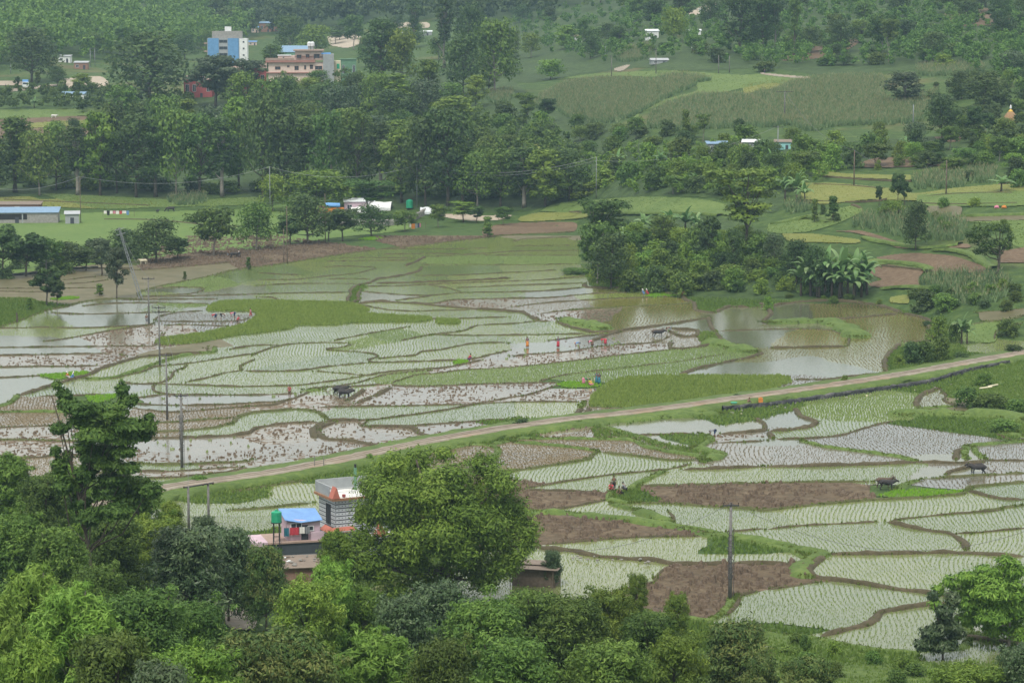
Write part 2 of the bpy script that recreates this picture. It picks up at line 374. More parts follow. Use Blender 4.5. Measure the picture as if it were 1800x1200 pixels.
L(1,2,'g','1300 800 1350 760 1500 730 1640 735 1700 760 1690 800 1600 840 1440 870','1640 735 1750 710 1850 700')
L(2,2,'m','0 185 300 155 800 95 1120 60 1200 45','0 108 100 95 380 75 560 45 700 28','180 282 400 235 700 200 860 180 1200 140 1500 90','0 292 300 292 320 310',
 '0 427 500 427','0 395 100 380 230 340 310 312','720 605 700 618','850 662 1100 655 1300 650','1400 715 1600 710 1800 700','60 1042 360 990 700 940 1060 905 1200 880 1270 855',
 '60 1045 300 1052 690 1060','210 1200 400 1170 600 1130 700 1115','1370 790 1400 785','700 28 1000 10 1120 -40')
L(2,2,'M','1180 235 1300 195 1500 150 1700 110 1750 85 1650 70 1500 60','1700 540 1770 580 1765 630 1600 645 1440 655','1190 906 1400 900 1600 890 1800 882','1120 5 1110 50 1180 60 1400 30 1480 20','490 470 460 510 450 555','540 470 522 540')
L(2,2,'H','1380 10 1500 40 1650 75 1700 90')
L(2,2,'G','-40 670 200 630 400 597 600 570 800 562 1200 532 1500 512','1250 760 1350 770 1470 800 1350 850')
L(2,2,'g','500 430 485 470','590 580 700 620 850 660 950 690 1100 740 1250 760','0 690 400 688 700 692 850 700 950 745 1100 780 1330 815 1310 838','0 712 300 735 500 760 600 775',
 '820 1060 870 1010 1000 950 1080 910','1300 650 1390 670 1390 700 1340 735 1250 750','880 1140 820 1140 700 1120 690 1060','690 1140 760 1165 1000 1205','0 595 300 560 450 550')
L(2,2,'x','1310 838 1100 838 900 812 700 790 610 780','610 780 560 800 540 830 300 870 0 915 -150 930','880 1022 1200 1015 1500 1005 1800 998','820 1140 1100 1142 1400 1165 1800 1187')
L(3,2,'M','0 50 300 45 560 40','930 20 850 90 820 150 830 220','190 470 230 530 340 570 280 605 150 625 0 635','1060 470 1040 440 1080 380 1200 330','-30 885 300 880 700 870 1060 855 1300 860 1500 855 1530 830',
 '1320 840 1330 780 1380 750','1250 945 1280 920 1450 885','1400 1050 1500 1080 1650 1110 1850 1118','0 640 40 692')
L(3,2,'m','170 270 400 270 600 245 830 222','40 690 250 685 500 665 720 600 850 570 950 555','1490 832 1600 840 1850 840','1600 650 1700 690 1850 700','1200 330 1250 380 1240 420 1340 460')
L(3,2,'g','1060 482 1200 465 1340 465','230 700 400 745 600 770 900 810 1060 850','1390 740 1550 725 1850 703','1390 740 1385 790 1400 840','880 1050 1000 995 1100 970','1530 830 1460 780 1450 740')
L(3,2,'x','-40 998 400 990 750 990','1100 970 1400 950 1600 940 1850 925','1390 1055 1420 1030 1600 1010 1850 988','-100 1195 0 1190 300 1155 700 1120 1000 1105 1340 1080 1400 1052','1420 1215 1600 1180 1850 1150')
L(3,2,'H','950 535 1000 512 1300 522 1600 530 1850 570')
L(3,2,'G','1620 640 1700 660 1850 680')
L(2,3,'G','0 15 300 10 520 30 900 75 1200 120 1400 170 1550 180 1800 222','870 -5 1000 40 1100 90')
L(2,3,'m','1100 -5 1135 40 1120 82','1480 142 1600 135 1800 115','200 235 600 200 900 180 1200 175 1380 170','1120 375 1050 420 1010 460 1000 495 850 530 720 570 600 640','1500 740 1590 640 1600 590 1800 548')
L(2,3,'M','160 235 250 265 450 280 540 310 800 335 1000 345 1120 370 1300 372 1570 370 1800 367')
L(2,3,'g','1100 90 1300 130 1450 155 1600 192 1800 232','600 640 900 690 1000 720 1300 765 1420 750 1500 690 1550 610 1600 590')
L(3,3,'m','-20 128 200 100 500 85 830 68','830 68 1000 45 1300 15 1560 -2 1700 -20','1290 155 1500 145 1850 112','-20 550 200 520 300 500 450 490')
L(3,3,'M','830 70 950 100 1100 130 1280 155 1380 220 1392 275','380 300 700 300 1000 295 1300 290 1850 318','400 310 320 370 290 420 330 460 450 480 700 515 900 545 1130 575 1250 590 1400 610','0 370 240 374','370 880 500 840 680 800 760 750 790 710 900 690 1180 650 1400 640',
 '1380 860 1500 900 1850 938')
L(3,3,'G','0 225 150 250 330 285 380 295 330 330 240 380 225 430 290 480')
L(3,3,'g','0 262 200 290 300 350','1430 720 1400 800 1430 850 1600 890 1850 915','-250 865 0 870 300 890 600 950 850 985 1100 1003 1350 975 1420 900')
# outlines of the two tall-rice stands, the strips along the road and the valley edge also close fields off
ROAD = [(150,905),(232,880),(275,867),(330,858),(450,843),(550,825),(650,805),(700,793),(775,778),(900,757),(1000,743),(1100,733),(1200,720),(1275,709),(1350,699),(1450,685),(1525,674),(1625,657),(1700,643),(1800,625),(1950,600)]

# endpoints traced on either side of a crop edge meet
JO = []
for X in (450, 900, 1350):
    E = [(a, k) for a, (_, p) in enumerate(LINES) for k in (0, -1) if abs(p[k][0] - X) < 1.5]
    Rr = [e for e in E if LINES[e[0]][1][-1 if e[1] == 0 else 0][0] > X]; Lf = [e for e in E if e not in Rr]
    for a, k in Rr:
        v = LINES[a][1][k][1]; c = sorted((abs(LINES[b][1][q][1] - v), b, q) for b, q in Lf)
        if c and c[0][0] < 8:
            _, b, q = c[0]; mvv = (v + LINES[b][1][q][1]) / 2; LINES[a][1][k] = (X, mvv); LINES[b][1][q] = (X, mvv); Lf.remove((b, q)); JO.append((a, k, b, q))
dead = set()
def root(a, mp):
    while a in mp: a = mp[a]
    return a
mp_ = {}
for a, k, b, q in JO:
    a0, b0 = root(a, mp_), root(b, mp_)
    if a0 == b0: continue
    A_, B_ = LINES[a0][1], LINES[b0][1]; X = None
    best = min(((abs(A_[i][0] - B_[j][0]) + abs(A_[i][1] - B_[j][1]), i, j) for i in (0, -1) for j in (0, -1)))
    if best[0] > .5 or 'H' in (LINES[a0][0], LINES[b0][0]): continue
    i, j = best[1:]; A2 = A_ if i == 0 else A_[::-1]; B2 = B_ if j == -1 else B_[::-1]
    LINES[b0] = (LINES[b0][0], B2 + A2[1:]); LINES[a0] = (LINES[a0][0], []); mp_[a0] = b0
LINES = [l for l in LINES if len(l[1]) > 1]
def catmull(pts, step=3.0):
    pts = [np.array(p, float) for p in pts]
    if len(pts) < 3: 
        a, b = pts[0], pts[-1]; n = max(2, int(np.hypot(*(b - a)) / step)); return np.array([a + (b - a) * t for t in np.linspace(0, 1, n)])
    q = [2 * pts[0] - pts[1]] + pts + [2 * pts[-1] - pts[-2]]; out = []
    for i in range(1, len(q) - 2):
        p0, p1, p2, p3 = q[i - 1:i + 3]; n = max(2, int(np.hypot(*(p2 - p1)) / step))
        for t in np.arange(n) / n:
            # tension .35 keeps the traced corners
            m1 = (p2 - p0) * .35; m2 = (p3 - p1) * .35
            out.append((2*t**3-3*t**2+1)*p1 + (t**3-2*t**2+t)*m1 + (-2*t**3+3*t**2)*p2 + (t**3-t**2)*m2)
    out.append(pts[-1]); return np.array(out)
BW = {'m': (.50, .22, 'bund'), 'x': (.8, .26, 'bundmix'), 'M': (.95, .38, 'bund'), 'g': (1.1, .34, 'bundg'), 'G': (2.1, .55, 'bundg'), 'H': (4.4, .95, 'bundg')}
acc = {}; BUNDP = []
for kind, pts in LINES:
    wd, ht, mt = BW[kind]
    c = catmull(pts, 4.0); c[:, 1] += NR.normal(0, .18, len(c))
    W3 = gp(c[:, 0], c[:, 1])
    # resample by world length
    d = np.r_[0, np.cumsum(np.hypot(*(np.diff(W3[:, :2], axis=0).T)))]
    if d[-1] < 1: continue
    s = np.arange(0, d[-1], .8); Wp = np.stack([np.interp(s, d, W3[:, k]) for k in range(3)], 1)
    if len(Wp) < 3: continue
    t = np.gradient(Wp[:, :2], axis=0); t /= np.linalg.norm(t, axis=1)[:, None] + 1e-9
    nrm = np.stack([-t[:, 1], t[:, 0]], 1)
    wob = np.interp(s, np.arange(0, d[-1] + 4, 2.2), NR.uniform(.7, 1.35, len(np.arange(0, d[-1] + 4, 2.2))))
    hob = np.interp(s, np.arange(0, d[-1] + 4, 1.6), NR.uniform(.6, 1.3, len(np.arange(0, d[-1] + 4, 1.6))))
    tap = np.clip(np.minimum(np.arange(len(s)), len(s) - 1 - np.arange(len(s))) / 1.6, .05, 1); wob = wob * (.5 + .5 * tap); hob = hob * tap
    BUNDP.append((kind, Wp, wd, ht))
    rows = []
    for a, h in ((-.5, -.1), (-.36, .62), (-.12, 1), (.15, .95), (.38, .6), (.5, -.1)):
        q = Wp.copy(); jit = NR.uniform(-.06, .06, len(s))
        q[:, :2] += nrm * ((a + jit) * wd * wob)[:, None]; q[:, 2] += ht * h * (hob if h > 0 else 1) + (NR.uniform(-.04, .04, len(s)) * tap if h > 0 else 0)
        rows.append(q)
    V = np.stack(rows, 1); n, k = V.shape[:2]
    I = np.arange(n * k).reshape(n, k)
    Q = np.stack([I[:-1, :-1], I[1:, :-1], I[1:, 1:], I[:-1, 1:]], -1).reshape(-1, 4)
    a = acc.setdefault(mt, [[], [], 0]); a[0].append(V.reshape(-1, 3)); a[1].append(Q + a[2]); a[2] += n * k
for mt, (a, b, _) in acc.items():
    tag(npmesh({'bund': 'mud_bund', 'bundg': 'grass_bund', 'bundmix': 'grassy_mud_bund'}[mt], np.concatenate(a), np.concatenate(b), M[mt], smooth=True), kind='structure')

# ---------------------------------------------------------------- flood each field from a seed point between the bunds
V0, V1, U0, U1, CU = 415, 1185, -60, 1860, 2
nh, nw = V1 - V0, (U1 - U0) // CU
bar = np.zeros((nh, nw), bool)
def burn(poly):
    c = catmull(poly, .7); i = np.round(c[:, 1] - V0).astype(int); j = np.round((c[:, 0] - U0) / CU).astype(int)
    for di, dj in ((0, 0), (1, 0), (0, 1), (-1, 0)):
        a, b = i + di, j + dj; ok = (a >= 0) & (a < nh) & (b >= 0) & (b < nw); bar[a[ok], b[ok]] = True
for _, pts in LINES: burn(pts)
rtop = [(u, v - (9 if u < 700 else 6.5 if u < 1100 else 5)) for u, v in ROAD]; rbot = [(u, v + (9 if u < 700 else 6.5 if u < 1100 else 5)) for u, v in ROAD]
burn(rtop); burn(rbot)
EDGE = [(1040,415),(1015,440),(1040,500),(1150,520),(1200,522),(1340,535),(1400,529),(1500,527)]
burn(EDGE)
SEEDS = """
a A 70 585|a A 30 575|w A 200 560|a A 300 545|w A 340 545|g A 330 535|s A 340 563|s A 370 572|m A 240 590|w A 215 535|w A 300 512|g A 350 505|a A 300 520|w A 200 550|w A 420 515|w A 330 528|w A 60 600
r A 100 505|r A 230 480|r A 330 480|r A 60 520|r A 200 497|r A 120 490|d A 380 458
d B 480 455|d B 560 437|d B 700 410|d B 820 400|a B 500 477|a B 520 485|a B 470 485|a B 600 458|a B 700 450|a B 620 475|a B 680 470|a B 500 497|a B 580 497|a B 520 510|a B 560 525|a B 640 462|a B 560 470|a B 620 482
g B 820 458|a B 860 442|a B 800 432|a B 760 430|a B 800 445|a B 820 475|a B 820 487|a B 760 495|a B 760 499|a B 700 509|a B 860 500|a B 860 509|w B 680 523|a B 780 520|a B 860 517|m B 850 532|a B 740 538|a B 730 545|a B 780 552|a B 830 553|a B 760 580|g B 700 590|a B 870 575|a B 600 597|a B 500 590|a B 840 590|a B 850 600|p B 750 438
a C 950 425|a C 950 437|a C 950 446|g C 950 458|a C 940 472|a C 930 484|a C 1000 497|a C 1000 505|w C 980 517|s C 960 531|s C 950 540|m C 960 552|m C 1020 547|o C 1090 515|o C 1130 535|q C 1150 555|p C 1000 575|a C 930 573|a C 960 580|a C 940 592|a C 1060 582|s C 1120 590|w C 1220 575|s C 1190 592|r C 1000 410|p C 1080 525
q D 1480 545|q D 1560 572|k D 1370 548|q D 1420 598|k D 1300 560|k D 1290 598|q D 1360 535|k D 1320 590|r D 1750 555|g D 1720 590|r D 1780 580|a D 1780 595
k E 1400 640|q E 1500 625|q E 1340 625|w E 1280 650|s E 1420 677
w F 60 617|m F 80 632|w F 60 653|w F 50 680|m F 200 640|m F 280 610|a F 220 645|a F 280 650|a F 350 650|r F 300 615|a F 340 665|a F 270 672|a F 390 660|a F 420 670|a F 180 680|a F 100 690|w F 230 685|a F 260 690|a F 380 685|z F 340 700|w F 300 714|w F 420 708|n F 170 697|a F 420 640|a F 360 630
b F 60 710|b F 60 735|m F 60 760|m F 60 790|b F 100 815|b F 330 730|b F 330 750|a F 420 740|z F 400 780|a F 300 822|m F 330 832|m F 400 822|a F 300 850|a F 350 900|b F 200 745|z F 220 780|b F 340 720|m F 200 800|m F 250 840
a G 500 608|g G 620 603|a G 600 640|a G 560 667|a G 700 615|a G 800 612|a G 850 620|a G 700 645|a G 500 620|a G 520 685|a G 580 682|a G 650 678|g G 680 672|z G 510 697|w G 480 705|m G 540 708|m G 580 712|m G 650 695|m G 720 700|m G 860 695|a G 500 735|a G 650 725|a G 850 725|a G 480 740|m G 480 770|m G 520 790|m G 600 765|m G 650 765|m G 850 755|m G 470 800|m G 690 755|z G 900 622|m G 830 640|g G 750 660|g G 860 663|b G 820 795|a G 540 870|a G 500 890|b G 870 800|m G 560 760|m G 740 790
w H 960 612|z H 1020 603|m H 950 635|m H 1100 615|g H 1000 640|g H 1100 650|g H 1010 665|m H 930 685|m H 1000 692|m H 950 700|a H 960 725|n H 1000 675|b H 1080 722|w H 1200 750|w H 1150 770|s H 1350 760|k H 1340 745|b H 1000 764|m H 990 762|b H 1100 790|b H 950 790|a H 1080 815|b H 950 800|s H 1300 795|a H 1250 830|a H 1000 855|a H 1100 845|d H 1000 875|d H 1200 870|a H 1050 890|a H 1150 892|m H 1060 767|m H 1320 762
w J 1380 743|v J 1550 720|a J 1450 760|s J 1600 770|s J 1400 795|a J 1500 830|q J 1650 690|r J 1680 720|w J 1693 797|s J 1760 795|s J 1780 812|w J 1700 835|s J 1680 848|d J 1450 875|a J 1600 890|a J 1770 865|n J 1620 868|a J 1500 920|s J 1730 850|w J 1350 775|s J 1760 830
d K 1000 925|a K 1100 960|a K 1020 1000|d K 1250 1010|d K 1300 1020|a K 1200 910|a K 1250 930|a K 1380 975|d K 1200 1040|a K 1320 1060|a K 1080 905
a N 1500 940|a N 1650 915|a N 1750 950|a N 1560 990|a N 1400 1050|a N 1560 1090|a N 1750 1080|a N 1700 1120|w N 1780 1115|a N 1300 930|a N 1700 985
. x 300 400|. x 1100 480|. x 1300 735|. x 1350 510|. x 620 515|. x 1180 690|. x 900 745|. x 1170 768|. x 1600 640|. x 1750 680|. x 1400 1140|. x 100 860|. x 600 960|. x 800 900|. x 1650 560|. x 1250 540|. x 600 830|. x 1200 725|. x 900 770|. x 1750 740|. x 1100 878|. x 1340 700|. x 1260 590|. x 400 870|. x 1300 1130|. x 1780 725|. x 30 540|. x 150 440|. x 620 420|. x 1700 745|. x 1370 967"""
lab = np.zeros((nh, nw), np.int32); TYPES = ['.']; SD = []
for tok in SEEDS.replace('\n', '|').split('|'):
    q = tok.split()
    if len(q) != 4: continue
    k, _, u, v = q; TYPES.append(k); i, j = int(float(v)) - V0, int((float(u) - U0) / CU)
    SD.append((i, j, len(TYPES) - 1))
# seeds that landed on a bund move to the nearest free cell
for i, j, t in SD:
    best = None
    for r in range(0, 6):
        for di in range(-r, r + 1):
            for dj in range(-r, r + 1):
                a, b = i + di, j + dj
                if 0 <= a < nh and 0 <= b < nw and not bar[a, b] and lab[a, b] == 0:
                    best = (a, b); break
            if best: break
        if best: break
    if best: lab[best] = t
# burn a road mask so fields stop at the verge
ii, jj = np.mgrid[0:nh, 0:nw]
ru = np.array([p[0] for p in ROAD]); rv = np.array([p[1] for p in ROAD])
vr = np.interp(jj * CU + U0, ru, rv) - V0
bar |= (np.abs(ii - vr) < 6)
free = ~bar
for it in range(900):
    z = (lab == 0) & free
    if it % 20 == 0 and not z.any(): break
    n = np.zeros_like(lab)
    if it % 3 == 0:
        n[1:] = np.maximum(n[1:], lab[:-1]); n[:-1] = np.where(n[:-1] == 0, lab[1:], n[:-1])
    n[:, 1:] = np.where(n[:, 1:] == 0, lab[:, :-1], n[:, 1:]); n[:, :-1] = np.where(n[:, :-1] == 0, lab[:, 1:], n[:, :-1])
    lab = np.where(z, n, lab)
# close the thin barriers
for it in range(5):
    z = lab == 0
    n = np.zeros_like(lab); n[1:] = lab[:-1]; n[:-1] = np.where(n[:-1] == 0, lab[1:], n[:-1])
    n[:, 1:] = np.where(n[:, 1:] == 0, lab[:, :-1], n[:, 1:]); n[:, :-1] = np.where(n[:, :-1] == 0, lab[:, 1:], n[:, :-1])
    lab = np.where(z, n, lab)
lab[(np.abs(ii - vr) < 7)] = 0
gz = gp((jj * CU + U0).ravel(), (ii + V0).ravel())[:, 2].reshape(nh, nw); lab[gz > .25] = 0
TY = np.array([ord(c) for c in TYPES])
KIND = TY[lab]; KIND[lab == 0] = ord('.')
FM = {'a': ('planted_paddy', 'paleW'), 'g': ('green_paddy', 'paleW'), 'v': ('olive_paddy', 'oliveW'), 'w': ('open_water', 'openW'), 'z': ('bundle_paddy', 'sparseW'), 's': ('clod_paddy', 'sparseW'),
      'm': ('muddy_paddy', 'muddyW'), 'r': ('wet_field', 'wetred'), 'b': ('stubble_paddy', 'stubW'), 'd': ('ploughed_field', 'dry'), 'p': ('reflection_tint_paddy', 'oliveW'),  # fields marked p: olive water tint painted in for reflected trees
      'o': ('brown_paddy', 'pondW'), 'q': ('olive_pond', 'pondW'), 'k': ('clear_pond', 'openW'), 'n': None}
FT = np.random.default_rng(5).uniform(0, 1, len(TYPES)); FS = np.random.default_rng(6).uniform(-.55, .55, len(TYPES)); FT[0] = FS[0] = 0
for k, fm in FM.items():
    if not fm: continue
    msk = KIND == ord(k); qs = []
    for i in range(nh - 1):
        r = np.where(msk[i], lab[i], 0)
        if not r.any(): continue
        e = np.flatnonzero(np.diff(np.r_[0, r, 0]))
        for a, b in zip(e[:-1], e[1:]):
            if r[a]: qs.append((i, a, b, r[a]))
    if not qs: continue
    q = np.array(qs, float); va = q[:, 0] + V0 - .5; vb = va + 1; ua = q[:, 1] * CU + U0 - CU / 2; ub = q[:, 2] * CU + U0 - CU / 2
    dz = .06
    V = np.stack([gp(ua, vb, dz), gp(ub, vb, dz), gp(ub, va, dz), gp(ua, va, dz)], 1).reshape(-1, 3)
    V[:, 2] = np.where(V[:, 2] < .4, dz, V[:, 2])
    tag(npmesh(fm[0], V, np.arange(len(V)).reshape(-1, 4), M[fm[1]], col=np.repeat(FT[q[:, 3].astype(int)], 4)), kind='structure')
def kind_at(X, Y):
    u, v = proj(X, Y, np.zeros_like(X)); i = np.round(v - V0).astype(int); j = np.round((u - U0) / CU).astype(int)
    ok = (i >= 0) & (i < nh) & (j >= 0) & (j < nw); o = np.full(X.shape, ord('.')); o[ok] = KIND[i[ok], j[ok]]; ids = np.zeros(X.shape, int); ids[ok] = lab[i[ok], j[ok]]; kind_at.ids = ids; return o

# ---------------------------------------------------------------- road
def ribbon(name, pts, half, dz, mat, kind='structure', step=2.0, vary=.1, crown=0):
    c = catmull(pts, 4); W3 = gp(c[:, 0], c[:, 1])
    d = np.r_[0, np.cumsum(np.hypot(*(np.diff(W3[:, :2], axis=0).T)))]; s = np.arange(0, d[-1], step)
    Wp = np.stack([np.interp(s, d, W3[:, k]) for k in range(3)], 1)
    ker = np.ones(9) / 9
    for k in range(2):
        p = np.pad(Wp[:, k], 4, mode='edge'); Wp[:, k] = np.convolve(p, ker, 'valid')
    t = np.gradient(Wp[:, :2], axis=0); t /= np.linalg.norm(t, axis=1)[:, None]; nrm = np.stack([-t[:, 1], t[:, 0]], 1)
    rows = []
    for a in (-1, -.9, 0, .9, 1):
        q = Wp.copy(); q[:, :2] += nrm * (a * half * (1 + NR.uniform(-vary, vary, len(s)) * (abs(a) >= .9)))[:, None]
        q[:, 2] += dz + crown * (1 - abs(a)) - (dz + .1 if abs(a) == 1 else 0); rows.append(q)
    V = np.stack(rows, 1); n, k = V.shape[:2]; I = np.arange(n * k).reshape(n, k)
    Q = np.stack([I[:-1, :-1], I[1:, :-1], I[1:, 1:], I[:-1, 1:]], -1).reshape(-1, 4)
    o = npmesh(name, V.reshape(-1, 3), Q, mat, smooth=True)
    return tag(o, kind=kind) if kind else o
ribbon('road_verge', ROAD, 4.2, .55, M['bundg'], vary=.12)
ribbon('road', ROAD, 1.5, .66, M['road'], vary=.2, crown=.05, step=1.3)
M['rut'] = soil('wheel_rut', (.13, .10, .075), (.20, .165, .125), (.28, .24, .19), .8, bump=.3)
for d_ in (-1.3, 1.3): ribbon('wheel_rut', [(u, v + d_ * (1.1 if u < 900 else .8)) for u, v in ROAD], .20, .735, M['rut'], vary=.5, step=1.1)
# ---------------------------------------------------------------- draped patches traced as polygons
def K(col, row, s):
    a = [float(t) for t in s.split()]; return [(450 * col + a[i] / 4, 300 * row + a[i + 1] / 4) for i in range(0, len(a), 2)]
def closed(poly, step=3):
    p = poly + [poly[0], poly[1]]; c = catmull(poly + [poly[0]], step); return c
def runs(poly, dv=1.0):
    c = closed(poly); x, y = c[:, 0], c[:, 1]; x2, y2 = np.r_[x[1:], x[:1]], np.r_[y[1:], y[:1]]; out = []
    for v in np.arange(math.floor(y.min()) + .5 * dv, y.max(), dv):
        m = ((y <= v) & (y2 > v)) | ((y2 <= v) & (y > v))
        xs = np.sort(x[m] + (v - y[m]) / (y2[m] - y[m]) * (x2[m] - x[m]))
        for a, b in zip(xs[::2], xs[1::2]): out.append((v, a, b))
    return out
def drape(name, poly, mat, dz=.12, dv=1.0, cut=24, kind='structure', thick=True):
    V = []
    for v, a, b in runs(poly, dv):
        n = max(1, int(math.ceil((b - a) / cut))); x = np.linspace(a, b, n + 1)
        lo = gp(x, np.full(n + 1, v + dv / 2), dz); hi = gp(x, np.full(n + 1, v - dv / 2), dz)
        V.append(np.stack([lo[:-1], lo[1:], hi[1:], hi[:-1]], 1).reshape(-1, 3))
    V = np.concatenate(V); o = npmesh(name, V, np.arange(len(V)).reshape(-1, 4), mat)
    return tag(o, kind=kind)
def inpoly(u, v, poly):
    c = closed(poly) if not isinstance(poly, np.ndarray) else poly
    x, y = c[:, 0], c[:, 1]; x2, y2 = np.r_[x[1:], x[:1]], np.r_[y[1:], y[:1]]; r = np.zeros(len(u), bool)
    for a, b, c_, d in zip(x, y, x2, y2):
        if b == d: continue
        m = ((b > v) != (d > v)) & (u < (c_ - a) * (v - b) / (d - b) + a); r ^= m
    return r
def scatter(poly, dens, cap=200000):
    """random ground points inside a traced outline, `dens` per square metre"""
    c = closed(poly); u0, v0 = c.min(0); u1, v1 = c.max(0)
    vv = np.linspace(v0, v1, 60); uu = np.linspace(u0, u1, 12); g = np.meshgrid(uu, vv)
    Y = terrY(*g); dY = np.abs(np.gradient(Y, vv, axis=0)); A = Y / F * dY
    tot = A.mean() * (u1 - u0) * (v1 - v0); n = int(min(cap * 1.5, tot * dens * A.max() / A.mean()))
    u = NR.uniform(u0, u1, n); v = NR.uniform(v0, v1, n)
    iu = np.clip(((u - u0) / (u1 - u0) * 11).astype(int), 0, 11); iv = np.clip(((v - v0) / (v1 - v0) * 59).astype(int), 0, 59)
    k = NR.uniform(0, A.max(), n) < A[iv, iu]; u, v = u[k], v[k]; k = inpoly(u, v, c); return gp(u[k], v[k])[:cap]
def blades(P, h, wd, nb=3, lean=.35, tint=None):
    """thin triangles standing on points P"""
    N = len(P); h = np.broadcast_to(h, N); wd = np.broadcast_to(wd, N)
    V = np.zeros((N, nb, 3, 3), np.float32); T = np.zeros((N, nb, 3), np.float32)
    t0 = NR.uniform(0, 1, N) if tint is None else tint
    for b in range(nb):
        a = NR.uniform(0, math.pi, N); hh = h * NR.uniform(.7, 1.15, N); la = NR.uniform(0, 2 * math.pi, N); lm = hh * lean * NR.uniform(.3, 1.2, N)
        dx, dy = np.cos(a) * wd * .5, np.sin(a) * wd * .5
        c = P[:, :2] + NR.normal(0, 1, (N, 2)) * (wd * .35)[:, None]
        V[:, b, 0] = np.stack([c[:, 0] - dx, c[:, 1] - dy, P[:, 2] - .03], 1); V[:, b, 1] = np.stack([c[:, 0] + dx, c[:, 1] + dy, P[:, 2] - .03], 1)
        V[:, b, 2] = np.stack([c[:, 0] + np.cos(la) * lm, c[:, 1] + np.sin(la) * lm, P[:, 2] + hh], 1)
        T[:, b] = (t0 * .7 + NR.uniform(0, .3, N))[:, None]
    V = V.reshape(-1, 3); return V, np.arange(len(V)).reshape(-1, 3), T.ravel()
def leafmat(name, c1, c2, c3, trans=.35, var=0.0, rough=.6):
    m, nt, p = newmat(name)
    at = nt.nodes.new('ShaderNodeAttribute'); at.attribute_name = 'tint'
    src = at.outputs['Fac']
    c = ramp(nt, src, [(0, c1), (.5, c2), (1, c3)])
    if var:
        oi = nt.nodes.new('ShaderNodeObjectInfo'); hs = nt.nodes.new('ShaderNodeHueSaturation')
        nt.links.new(mrange(nt, oi.outputs['Random'], 0, 1, .5 - var * .022, .5 + var * .02), hs.inputs['Hue'])
        ml = nt.nodes.new('ShaderNodeMath'); ml.operation = 'FRACT'; m2 = nt.nodes.new('ShaderNodeMath'); m2.operation = 'MULTIPLY'
        m2.inputs[1].default_value = 7.31; nt.links.new(oi.outputs['Random'], m2.inputs[0]); nt.links.new(m2.outputs[0], ml.inputs[0])
        nt.links.new(mrange(nt, ml.outputs[0], 0, 1, 1 - .3 * var, 1 + .35 * var), hs.inputs['Value'])
        nt.links.new(c, hs.inputs['Color']); c = hs.outputs[0]
    nt.links.new(c, p.inputs['Base Color']); p.inputs['Roughness'].default_value = rough; p.inputs['Specular IOR Level'].default_value = .25
    tr = nt.nodes.new('ShaderNodeBsdfTranslucent'); nt.links.new(c, tr.inputs[0]); ms = nt.nodes.new('ShaderNodeMixShader'); ms.inputs[0].default_value = trans * .75
    nt.links.new(p.outputs[0], ms.inputs[1]); nt.links.new(tr.outputs[0], ms.inputs[2]); nt.links.new(ms.outputs[0], nt.nodes['Material Output'].inputs[0])
    return m
M['seedling'] = leafmat('seedling_leaf', (.12, .18, .03), (.19, .275, .045), (.28, .34, .08))
M['greenseed'] = leafmat('green_seedling', (.19, .26, .09), (.25, .34, .12), (.32, .39, .17))
M['bundtuft'] = leafmat('bund_tuft', (.07, .09, .02), (.11, .155, .03), (.17, .22, .05))
M['stub'] = leafmat('stubble', (.12, .10, .05), (.18, .15, .08), (.22, .19, .10))
M['tallrice'] = leafmat('rice_leaf', (.15, .21, .05), (.22, .30, .065), (.30, .37, .10), trans=.5)
M['nursery'] = leafmat('nursery_leaf', (.14, .30, .02), (.20, .40, .03), (.27, .46, .05))
M['grass'] = leafmat('grass_blade', (.08, .14, .025), (.13, .21, .04), (.21, .28, .07))
M['lowg'] = leafmat('low_green_blades', (.07, .12, .03), (.12, .18, .04), (.19, .25, .08)); M['lowy'] = leafmat('low_yellow_blades', (.13, .16, .03), (.2, .21, .05), (.27, .26, .08))
M['maize'] = leafmat('maize_leaf', (.09, .155, .07), (.14, .22, .09), (.24, .30, .15))
M['tassel'] = leafmat('maize_tassel', (.17, .19, .09), (.26, .26, .13), (.36, .34, .2))

# rows of seedlings standing in the flooded fields
def seedlings(name, kinds, y0, y1, sx, sy, h, wd, mat, nb=2, keep=1.0):
    ys = np.arange(y0, y1, sy); out = []
    for k, y in enumerate(ys):
        half = y * .216; x = np.arange(-half, half, sx)
        X = x + .55 * np.sin(y * .09 + 1.7 * np.sin(x * .045)) + .35 * np.sin(y * .31 + x * .05) + NR.normal(0, .055, len(x)); Y = y + NR.normal(0, .16, len(x)) + .4 * np.sin(x * .07)
        out.append(np.stack([X, Y], 1))
    A = np.concatenate(out)
    if keep < 1: A = A[NR.uniform(0, 1, len(A)) < keep]
    kk = kind_at(A[:, 0], A[:, 1]); ids = kind_at.ids; A[:, 0] += (A[:, 1] * FS[ids]) % sx; m_ = np.isin(kk, [ord(c) for c in kinds]); A = A[m_]; ids = ids[m_]
    P = np.c_[A, np.full(len(A), .06)]
    patch = .5 + .5 * np.sin(P[:, 0] * .05 + 2 * np.sin(P[:, 1] * .021)) * np.sin(P[:, 1] * .033 + 1)
    V, Q, T = blades(P, h, wd, nb, tint=np.clip(patch * .35 + FT[ids] * .5 + NR.uniform(-.1, .3, len(P)), 0, 1))
    o = npmesh(name, V, Q, mat, col=T); tag(o, kind='stuff'); return len(P)
n1 = seedlings('rice_seedlings', 'a', 205, 330, .48, .24, .15, .065, M['seedling'])
n2 = seedlings('rice_seedlings', 'ap', 330, 660, .50, .34, .15, .08, M['seedling'], keep=.92)
n3 = seedlings('green_rice_seedlings', 'gv', 205, 660, .38, .34, .22, .13, M['greenseed'], nb=3)
n4 = seedlings('rice_stubble', 'b', 205, 520, .45, .4, .14, .12, M['stub'])
